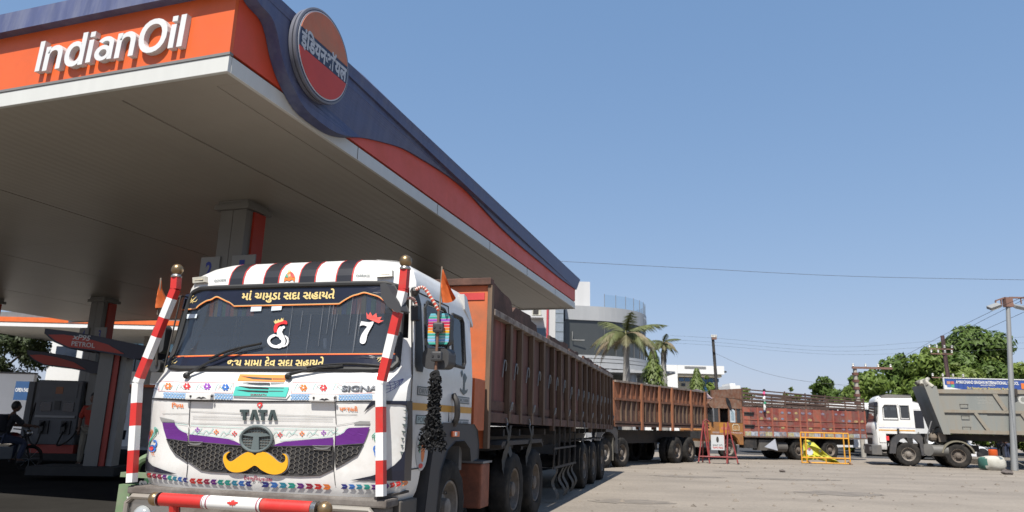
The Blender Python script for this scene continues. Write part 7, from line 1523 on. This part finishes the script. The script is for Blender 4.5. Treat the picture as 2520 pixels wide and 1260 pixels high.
for k, (l, y0, y1) in enumerate((('highest of the faint wires between the slim pole and the dark steel pole', 832, 838), ('middle of the faint wires between the slim pole and the dark steel pole', 842, 852), ('lowest of the faint wires between the slim pole and the dark steel pole', 850, 866))):
    wire(l, [(1650, y0-6, 47), (1757, y0, 45), (2050, y0+22, 45), (2319, y1, 44), (2560, y1-10, 44)], .0055)
wire('sagging service wire running down right from the slim dark pole', [(1757, 868, 45), (1850, 908, 44), (1960, 935, 43), (2103, 950, 43)], .008)
def red_barrier():
    a = at(1722, 1140, 31.2); b = at(1806, 1137, 31.6); F = Fr(((a.x+b.x)/2, (a.y+b.y)/2), math.radians(8)); W = (b-a).length/2
    t = thing('barricade', 'red tubular barricade carrying a white notice board in front of the old orange cab', 'barricade', F)
    rp = mat('barrier_red', (.28, .028, .03), .5, var=.15, dirt=(.2, .12, .1), damt=.4, dscale=6)
    q = MB()
    H = 1.72
    for s in (-1, 1):
        for pts in (([V((s*(W-.30), -.05, H)), V((s*W, -.4, .0))], [V((s*(W-.30), 0, H)), V((s*(W-.28), .45, 0))], [V((s*(W-.45), -.02, H-.05)), V((s*(W-.5), -.1, .3))], [V((s*(W-.30), -.05, H)), V((s*(W-.46), -.4, .02))])): q = MB(); q.tube(pts, .03, 8); q.build('leg', rp, t)
        q = MB(); q.tube([V((s*W, -.4, .0)), V((s*W, -.46, -.0)), V((s*(W+.02), -.46, .06))], .035, 8); q.build('foot', DARK, t)
    q = MB(); q.tube([V((-W+.05, -.38, .28)), V((W-.05, -.38, .28))], .028, 8); q.build('cross_rail', rp, t)
    q = MB(); q.tube([V((-W+.30, -.05, H)), V((-W+.42, -.05, H+.1)), V((-W+.55, -.05, H))], .025, 8); q.build('top_hoop', rp, t)
    x0 = F.Y(1749, 1070, -.45); x1 = F.Y(1783, 1108, -.45)
    bd = MB().box(x0.x, -.47, x1.z, x1.x, -.45, x0.z).build('notice_board', mat('board_white', (.6, .62, .63), .5, dirt=(.4, .38, .35), damt=.4), t); cx = (x0.x+x1.x)/2; w_ = x1.x-x0.x; h_ = x0.z-x1.z
    q = MB(); q.prism(circ(cx, x0.z-h_*.3, w_*.1, h_*.2, 14), lambda x, z, k: V((x, -.476+.004*k, z))); q.build('board_crest', DARK, bd)
    q = MB(); put_text(q, 'SURAT CITY', lambda x, z: V((x, -.474, z)), (cx-w_*.38, x1.z+h_*.28), (cx+w_*.38, x1.z+h_*.28), (0, h_*.09), off=.02); q.build('board_lettering', DARK, bd)
    q = MB(); put_text(q, 'TRAFFIC POLICE', lambda x, z: V((x, -.474, z)), (cx-w_*.4, x1.z+h_*.1), (cx+w_*.4, x1.z+h_*.1), (0, h_*.12), off=.03); q.build('board_lettering', mat('notice_red', (.5, .05, .04), .5), bd)
red_barrier()
def yellow_barrier():
    a = at(1974, 1138, 33.4); b = at(2093, 1141, 33.2); ang = math.atan2(-(b.y-a.y), b.x-a.x); F = Fr((a.x, a.y), ang); W = (b-a).length
    t = thing('crowd_barrier', 'yellow tubular crowd barrier standing before the rear wheels of the red truck', 'barrier', F)
    yp = mat('barrier_yellow', (.78, .36, .02), .5, var=.12, dirt=(.4, .25, .08), damt=.4, dscale=6); H = 1.36
    def bar(name, p, q_, r=.03): m_ = MB(); m_.tube([V(p), V(q_)], r, 8); m_.build(name, yp, t)
    for x in (0, .22, W-.22, W): bar('upright', (x, 0, .02), (x, 0, H))
    for z in (.04, .26): bar('lower_rail', (0, 0, z), (W, 0, z))
    for z in (H, H-.22): bar('upper_rail', (0, 0, z), (W, 0, z))
    bar('short_upright', (W/2, 0, H-.22), (W/2, 0, H)); bar('short_upright', (W/2, 0, .04), (W/2, 0, .26))
    for x in (.3, W-.05):
        q = MB(); q.tube([V((x, -.35, .03)), V((x, 0, .12)), V((x, .35, .03))], .028, 8); q.build('foot', mat('foot_rust', (.3, .18, .12), .8), t)
    s = thing('banner', 'crumpled lime-yellow printed banner slumped inside the yellow barrier', 'banner', F)
    q = MB(); n = 10; L = [(.16, 1.02), (.34, 1.05), (.62, .92), (.9, .62), (1.2, .4), (1.5, .22), (1.7, .05)]; Lb = [(.05, .1), (.3, .12), (.6, .2), (.9, .15), (1.1, .1), (1.4, .05), (1.62, -.0)]
    vs = []
    for k in range(7):
        for j in range(5):
            u = j/4; vs.append(V((L[k][0]+(Lb[k][0]-L[k][0])*u, .10+.08*math.sin(k*1.7+j*2)+.2*u*(k % 2), max(.012, L[k][1]+(Lb[k][1]-L[k][1])*u))))
    q.add(vs, [(k*5+j, k*5+j+1, k*5+j+6, k*5+j+5) for k in range(6) for j in range(4)]); q.build('sheet', mat('banner_lime', (.6, .6, .04), .5, var=.15, scale=3, dirt=(.35, .3, .1), damt=.6, dscale=4), s)
    for (x, z, w_, h_, m_) in ((.2, .35, .32, .3, mat('banner_white', (.65, .68, .68), .5)), (.3, .8, .16, .14, mat('banner_green', (.05, .12, .08), .5)), (.28, .55, .14, .14, mat('banner_pink', (.55, .1, .25), .5)), (.75, .5, .14, .12, mat('banner_dark', (.12, .12, .05), .5))):
        q = MB(); q.prism(circ(x+w_/2, z+h_/2, w_/2, h_/2, 7), lambda X_, Z_, k: V((X_, .0-.02+.01*k+.0, Z_))); q.build('print_patch', m_, s)
yellow_barrier()
def billboard():
    p0 = at(2323, 931, 42); p1 = at(2600, 938, 42); zb = at(2323, 962, 42).z; t = thing('banner_sign', 'long blue school banner reading Amarchand Singhvi International School above the grey tipper', 'banner', loc=(p0.x, 42, 0)); L = p1.x-p0.x; H = p0.z-zb
    MB().box(0, 0, zb, L, .06, p0.z).build('panel', mat('banner_blue', (.04, .09, .33), .5, var=.1), t)
    q = MB(); q.prism([(0, zb), (L*.42, zb), (L*.3, zb+H*.06), (L*.14, zb+H*.16), (L*.05, zb+H*.3), (0, zb+H*.5)], lambda x, z, k: V((x, -.012+.01*k, z))); q.build('white_sweep', CLEANW, t)
    MB().box(-.05, -.02, p0.z, L, .07, p0.z+.05).build('edge', CLEANW, t); MB().box(-.05, -.02, zb, -.002, .07, p0.z).build('edge', CLEANW, t)
    X = lambda px: at(px, 945, 42).x-p0.x
    def wr(body, a, b, z, h, m_, off=.02): q = MB(); put_text(q, body, lambda x, zz: V((x, -.018, zz)), (X(a), z), (X(b), z), (0, h), off=off); q.build('banner_lettering', m_, t)
    wr('AMARCHAND SINGHVI INTERNATIONAL SCHOOL', 2352, 2507, zb+H*.62, H*.24, CLEANW, .03); wr('(ENGLISH MEDIUM)', 2412, 2448, zb+H*.48, H*.08, CLEANW); wr('Shri Rajasthani Jain Shwetamber Mandal', 2378, 2482, zb+H*.2, H*.17, mat('banner_gold', (.7, .6, .2), .5), .02)
    MB().box(X(2402), -.02, zb, X(2458), -.013, zb+H*.1).build('red_bar', mat('bar_red', (.55, .03, .08), .5), t)
    cols = [(.6, .3, .2), (.6, .15, .1), (.1, .2, .5), (.1, .4, .25)]
    for k in range(4): x = X(2330)+.22*(k % 2); z = zb+H*(.55 if k < 2 else .3); MB().box(x, -.02, z, x+.2, -.013, z+H*.22).build('logo_block', mat('logo%d' % k, cols[k], .5), t)
    MB().box(X(2512), -.02, zb+H*.3, X(2535), -.013, zb+H*.75).build('orange_badge', OR2, t)
    for x in (.4, 5.5): q = MB(); q.tube([V((x, .12, 0)), V((x, .12, p0.z))], .05, 8); q.build('post', DARK, t)
billboard()
def small_things():
    p = at(2448, 1158, 31.2); t = thing('sack', 'bulging white woven sack with dark bands lying at the foot of the lamp post', 'sack', loc=(p.x, 31.3, 0))
    q = MB(); q.ball((0, 0, .3), .5, 22); random.seed(2)
    se = lambda v, e: math.copysign(abs(v)**e, v)
    def lump(p): 
        x, y, z = (p[0])/.5, p[1]/.5, (p[2]-.3)/.5
        n_ = noise.noise(V((x*1.7, y*1.7, z*1.7)))*.12+noise.noise(V((x*5, y*5, z*5)))*.05
        return (se(x, .6)*.5*(1+n_), se(y, .7)*.36*(1+n_), max(0, .29+se(z, .6)*.30*(1+n_)))
    q.v = [lump(p_) for p_ in q.v]; sk_ = q; q.build('bag', mat('sack_white', (.55, .54, .48), .8, var=.15, scale=10, bump=.5, bscale=18, dirt=(.25, .23, .18), damt=.4, dscale=5), t, smooth=True)
    for (xa, xb), m_ in (((-.6, -.42), mat('sack_green', (.05, .16, .13), .7)), ((.08, .2), mat('sack_band', (.12, .15, .17), .7))):
        b_ = MB(); b_.v = [(x*1.012, y*1.015, z*1.012+.002) for x, y, z in sk_.v]; b_.f = [f for f in sk_.f if xa <= sum(sk_.v[i_][0] for i_ in f)/4 <= xb]; b_.build('band', m_, t, smooth=True)
    p = at(2444, 1118, 38); t = thing('drum', 'orange plastic drum standing between the white car and the lamp post', 'drum', loc=(p.x, 38, 0)); q = MB(); q.lathe([(.17, .0), (.21, .03), (.21, .33), (.19, .37), (.21, .41), (.21, .7), (.18, .73), (.1, .74)], Matrix.Rotation(-math.pi/2, 4, 'Y'), 18); q.build('barrel', mat('drum_orange', (.75, .12, .02), .45), t, smooth=True); q = MB(); q.lathe([(.15, .741), (.2, .75), (.2, .8), (.12, .82)], Matrix.Rotation(-math.pi/2, 4, 'Y'), 18); q.build('lid', mat('lid_dark', (.05, .06, .12), .5), t)
    for k, (px, y, hh) in enumerate(((2462, 44, dk), (2476, 45, jn))):
        p = at(px, 1100, y); person(('dark-clothed person standing under the tipper, nearer the orange drum', 'person in blue jeans standing under the tipper, nearer the lamp post')[k], (p.x, y, 0), 2.5+k, dk, hh)
    k0 = at(2440, 1128, 36); q = MB(); q.box(0, 0, 0, 18, .35, .28); o = q.build('kerb', mat('kerb_pale', (.42, .41, .38), .8, var=.15, dirt=(.25, .23, .2), damt=.5), bevel=.02); o.location = (at(2478, 1128, 34.4).x, 34.4, 0); o.rotation_euler = (0, 0, -.05); tag(o, kind='structure')
    s = MB().box(.02, .36, 0, 18, 6, .27).build('median', mat('median_soil', (.2, .17, .13), .9, bump=.4)); s.location = o.location; s.rotation_euler = o.rotation_euler; tag(s, kind='structure')
    for k, (px, py, sz, lab) in enumerate(((2480, 1168, .2, 'dark broken stone just right of the white sack'), (1925, 1162, .1, 'small dark stone alone on the open yard'), (2290, 1146, .13, 'grey stone lying under the bare tractor chassis'), (2322, 1145, .11, 'flat reddish stone near the tractor rear wheel'))):
        p = at(px, py, 20); d_ = ray(px, py); tt = -EYE.z/d_.z; p = EYE+d_*tt
        q = MB(); q.ball((0, 0, sz*.4), sz, 8, (1.2, .9, .55)); random.seed(k); q.v = [(x*random.uniform(.8, 1.2), y*random.uniform(.8, 1.2), max(0, z*random.uniform(.7, 1.1))) for x, y, z in q.v]
        o = q.build('stone', mat('stone_brown', (.12, .1, .09), .9, var=.3)); o.location = (p.x, p.y, .004); tag(o, lab, 'stone')
    # litter and grit scattered over the yard
    random.seed(15); q = MB()
    for k in range(900):
        x = random.uniform(-2, 24); y = random.uniform(8, 36)
        l = T.loc((x, y, 0)).x
        if l < 1.6 and y < 25: continue
        s = random.uniform(.012, .05)*random.choice((.6, .6, 1, 1.5)); z = .002
        q.add([V((x-s, y-s*.6, z)), V((x+s*.8, y-s, z)), V((x+s, y+s*.7, z)), V((x-s*.6, y+s, z)), V((x, y, z+s*.8))], [(0, 1, 4), (1, 2, 4), (2, 3, 4), (3, 0, 4)])
    tag(q.build('grit', mat('grit_mix', (.2, .17, .14), .95, var=.6, scale=3)), kind='stuff')
    # oil stains and shallow potholes
    for (px, py, rx, ry, sd_) in ((1690, 1173, 1.3, .5, 1), (1800, 1160, .8, .35, 2), (1560, 1235, .9, .5, 3), (2080, 1215, 1.2, .7, 4), (1950, 1180, 1.6, .4, 5)):
        d_ = ray(px, py); p = EYE+d_*(-EYE.z/d_.z); random.seed(sd_)
        P = [(p.x+rx*math.cos(a)*random.uniform(.6, 1.1), p.y+ry*math.sin(a)*random.uniform(.6, 1.1)) for a in [2*math.pi*k/26 for k in range(26)]]
        q = MB(); q.poly(spl(P+[P[0]], 2)[:-1], lambda x, y: V((x, y, .004+.0002*sd_))); tag(q.build('stain', mat('ground_stain', (.2, .172, .142), .85, var=.25, scale=3)), kind='structure')
small_things()
# ================================================================ VEGETATION
def leaf_mesh(name, clusters, per, size, m_, seed, droop=.3, flat=.8):
    random.seed(seed); vs = []; fs = []
    for (cx, cy, cz, r) in clusters:
        for _ in range(int(per*r*r)):
            a = random.uniform(0, 6.283); z = random.uniform(-1, 1); s = math.sqrt(1-z*z); rr = r*(random.random()**.33 if random.random() < .4 else random.uniform(.75, 1.06))
            p = V((cx+rr*s*math.cos(a), cy+rr*s*math.sin(a), cz+rr*z*flat))
            n = V((s*math.cos(a)+random.uniform(-.9, .9), s*math.sin(a)+random.uniform(-.9, .9), z+random.uniform(-.5, .9))).normalized()
            u = n.orthogonal().normalized(); w_ = n.cross(u); th = random.uniform(0, 6.28); u, w_ = u*math.cos(th)+w_*math.sin(th), w_*math.cos(th)-u*math.sin(th)
            h = size*random.uniform(.6, 1.3); k = len(vs)
            vs += [p-u*h, p+w_*h*.45, p+u*h-V((0, 0, droop*h)), p-w_*h*.45]; fs.append((k, k+1, k+2, k+3))
    me = bpy.data.meshes.new(name); me.from_pydata(vs, [], fs); me.materials.append(m_); return me
def leafmat(name, col, var=.35):
    m = mat(name, col, .55, var=var, scale=1.1, spec=.3); n = m.node_tree.nodes; L = m.node_tree.links; b = n['Principled BSDF']
    src = b.inputs['Base Color'].links[0].from_socket; tr = n.new('ShaderNodeBsdfTranslucent'); L.new(src, tr.inputs[0]); mx = n.new('ShaderNodeMixShader'); mx.inputs[0].default_value = .3
    L.new(b.outputs[0], mx.inputs[1]); L.new(tr.outputs[0], mx.inputs[2]); L.new(mx.outputs[0], n['Material Output'].inputs[0]); return m
LG = [leafmat('leaf_mid', (.15, .215, .04)), leafmat('leaf_dark', (.115, .18, .04)), leafmat('leaf_light', (.18, .24, .05))]
bark = mat('bark', (.12, .09, .065), .9, var=.3, bump=.4)
def tree(label, x, y, h, w_, seed, m_, per=230, size=.22, group='trees beyond the yard', base=.25, dens_=1.):
    t = thing('leafy_tree', label, 'tree', loc=(x, y, 0), group=group); random.seed(seed)
    q = MB(); q.tube([V((0, 0, 0)), V((.1, .05, h*.2)), V((-.05, .1, h*.45)), V((.05, 0, h*.8))], [h*.035, h*.026, h*.018, h*.006], 9); tr = q.build('trunk', bark, t, smooth=True)
    cl = []; n = int(26*dens_)
    for k in range(n):
        a = random.uniform(0, 6.283); zz = random.uniform(base, .95); R_ = w_*math.sin(math.pi*min(1, (zz-base+.14)/(1.13-base)))**.7; rr = R_*random.uniform(.35, .95)
        cl.append((rr*math.cos(a), rr*math.sin(a), zz*h, w_*random.uniform(.2, .36)))
        if k % 3 == 0: q = MB(); q.tube([V((0, 0, h*max(.2, zz-.25))), V((rr*.5*math.cos(a), rr*.5*math.sin(a), h*(zz-.1))), V(cl[-1][:3])], [h*.013, h*.009, .02], 6); q.build('limb', bark, tr)
    for k in range(10): a = random.uniform(0, 6.28); zz = random.uniform(.5, 1.02); R_ = w_*math.sin(math.pi*min(1, (zz-base+.14)/(1.13-base))); cl.append((R_*1.02*math.cos(a), R_*1.02*math.sin(a), zz*h, w_*.13))
    link('crown', leaf_mesh('crown', cl, per, size, m_, seed+50), t)
    return t
def plant_trees():
    spec = [(2385, 817, 56, 7.0, 1, 'tallest broad green tree, its crown rising behind the dark steel pole'), (2290, 862, 52, 5.2, 0, 'broad tree just left of the dark steel pole'), (2215, 880, 54, 4.6, 1, 'dark tree between the banded pole and the tipper front'), (2150, 918, 50, 3.8, 0, 'lower bushy tree behind the banded concrete pole'), (2455, 872, 55, 5.2, 2, 'bright green tree directly left of the floodlight post'), (2540, 930, 58, 4.0, 1, 'tree cut by the right edge of the picture'), (2085, 960, 52, 2.4, 2, 'pale green shrub tree at the left end of the tree mass'), (2350, 905, 48, 3.6, 2, 'light green tree in front of the tall one, above the school banner'), (2250, 930, 47, 3.0, 0, 'low tree behind the white cab'), (2320, 850, 60, 5.5, 0, 'rounded tree filling the dip left of the tallest crown'), (2425, 845, 60, 5.0, 2, 'leafy shoulder tree between the tallest crown and the floodlight post'), (2120, 925, 60, 4.2, 1, 'darker tree standing behind the cross arm of the banded pole')]
    for k, (px, py, Y, w_, mi, lab) in enumerate(spec):
        p = at(px, py, Y); tree(lab, p.x, Y, p.z, w_*.62, 100+k, LG[mi], per=300, size=.23, base=.12)
    p = at(2020, 930, 75); tree('small round tree standing alone above the rail cage of the red truck', p.x, 75, p.z, 2.0, 200, LG[1], per=420, size=.25)
    p = at(1945, 955, 78); tree('tiny pale tree low on the skyline left of the small round tree', p.x, 78, p.z, 1.3, 201, LG[2], per=320, size=.24)
    p = at(1838, 952, 62); tree('sparse young tree just right of the old orange cab', p.x, 62, p.z, 1.1, 202, LG[2], per=180, size=.2)
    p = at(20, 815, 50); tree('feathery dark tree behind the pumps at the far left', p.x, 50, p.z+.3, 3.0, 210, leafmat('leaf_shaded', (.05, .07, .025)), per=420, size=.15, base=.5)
    p = at(1480, 912, 50); tree('small bright sapling tip showing over the trailer beside the grey building', p.x, 50, p.z+.1, .8, 212, LG[2], per=900, size=.16)
    p = at(1738, 935, 66); tree('round shrub tree at the foot of the slim dark pole', p.x, 66, p.z+.2, 1.5, 213, LG[2], per=420, size=.2)
    # Columnar mast trees
    for k, (px, pyt, Y, w_, lab) in enumerate(((1607, 858, 48, 1.15, 'tall conical green mast tree between the two palms'), (1714, 905, 60, 1.1, 'conical mast tree in front of the office windows'))):
        p = at(px, pyt, Y); h = p.z; t = thing('mast_tree', lab, 'tree', loc=(p.x, Y, 0)); random.seed(300+k)
        MB().tube([V((0, 0, 0)), V((0, 0, h*.95))], [.14, .02], 8).build('trunk', bark, t)
        vs = []; fs = []
        for i in range(3600):
            z = random.uniform(.3, 1)*h; R_ = w_*min(1, (h-z)/h*1.7+.08)*random.uniform(.55, 1.25)*(1+.22*math.sin(z*5+i % 3)); a = random.uniform(0, 6.28); p_ = V((R_*math.cos(a), R_*math.sin(a), z)); d_ = V((math.cos(a)*.5, math.sin(a)*.5, -1)).normalized(); sdv = V((-math.sin(a), math.cos(a), random.uniform(-.3, .3))); l = random.uniform(.18, .34); j = len(vs)
            vs += [p_, p_+d_*l*.5+sdv*.05, p_+d_*l, p_+d_*l*.5-sdv*.05]; fs.append((j, j+1, j+2, j+3))
        me = bpy.data.meshes.new('crown'); me.from_pydata(vs, [], fs); me.materials.append(leafmat('mast_leaf', (.14, .19, .045))); link('crown', me, t)
    # palms
    gf = leafmat('palm_green', (.17, .19, .08)); df = leafmat('palm_dry', (.33, .27, .18)); gy = leafmat('palm_olive', (.24, .22, .12))
    def frond(L, droop, m_, seed, hang=1.):
        random.seed(seed); vs = []; fs = []; n = 36; spine = []
        for i in range(n+1):
            u = i/n; spine.append(V((L*(u-.28*droop*u**2.4), 0, L*(.28*u-droop*.8*u*u))))
        for i in range(2, n):
            p = spine[i]; d_ = (spine[i+1]-spine[i]).normalized(); l = L*.27*math.sin(math.pi*min(1, .15+i/n*.9))
            for s in (1, -1):
                for _ in range(3):
                    e = V((d_.x*.55, s*(.7-.3*droop), -.35*hang-.4*droop+random.uniform(-.25, .2))).normalized(); k = len(vs); b = p+d_*random.uniform(0, L/n); w_ = d_*.034*L/3
                    vs += [b-w_, b+w_, b+e*l]; fs.append((k, k+1, k+2))
        for i in range(n):
            k = len(vs); w_ = V((0, .03*(1-i/n)+.006, 0)); vs += [spine[i]-w_, spine[i]+w_, spine[i+1]+w_, spine[i+1]-w_]; fs.append((k, k+1, k+2, k+3))
        me = bpy.data.meshes.new('frond'); me.from_pydata(vs, [], fs); me.materials.append(m_); return me
    def palm(label, px, pyc, Y, L, seed, dry=.4, skirt=False):
        p = at(px, pyc, Y); h = p.z; t = thing('palm_tree', label, 'palm', loc=(p.x, Y, 0), group='palms by the grey building'); random.seed(seed)
        q = MB(); n = 24; q.tube([V((.0, 0, h*k/n)) for k in range(n+1)], [(.36 if k < 2 else .30+.03*math.sin(k/n*5)-.12*(k/n)**2)*(1+.02*(k % 2)) for k in range(n+1)], 14); q.build('trunk', mat('palm_bark', (.34, .32, .29), .8, var=.15, scale=5), t, smooth=True)
        MB().tube([V((0, 0, h)), V((0, 0, h+.6)), V((0, 0, h+1.1))], [.17, .14, .03], 10).build('crownshaft', mat('crownshaft', (.2, .19, .07), .6), t, smooth=True)
        ms = [frond(L, d_, m_, seed+i, hg) for i, (d_, m_, hg) in enumerate(((.4, gf, 1), (.8, gy, 1), (1.15, df, 1.3), (1.0, gf, 1.2)))]
        N = 19
        for k in range(N):
            a = k*2.4+random.uniform(-.2, .2); j = 0 if k < 3 else (1 if k % 3 == 0 else (3 if k % 3 == 1 else 2))
            link('frond', ms[j], t, (0, 0, h+.95-.028*k), (0, random.uniform(-.3, -.05)*(1.3 if j == 0 else .3), a))
        if skirt:
            sk_ = frond(L*1.0, 1.0, mat('palm_thatch', (.2, .17, .13), .9, var=.3), seed+9, 2.2)
            for k in range(18): link('dead_frond', sk_, t, (0, 0, h+.5-.04*k), (0, 1.15, k*2.4))
    palm('nearer palm with broad drooping half-dry fronds in front of the grey drum', 1541, 852, 45, 3.1, 41)
    palm('farther ragged palm with a thick skirt of dead fronds', 1633, 868, 58, 1.7, 77, skirt=True)
plant_trees()
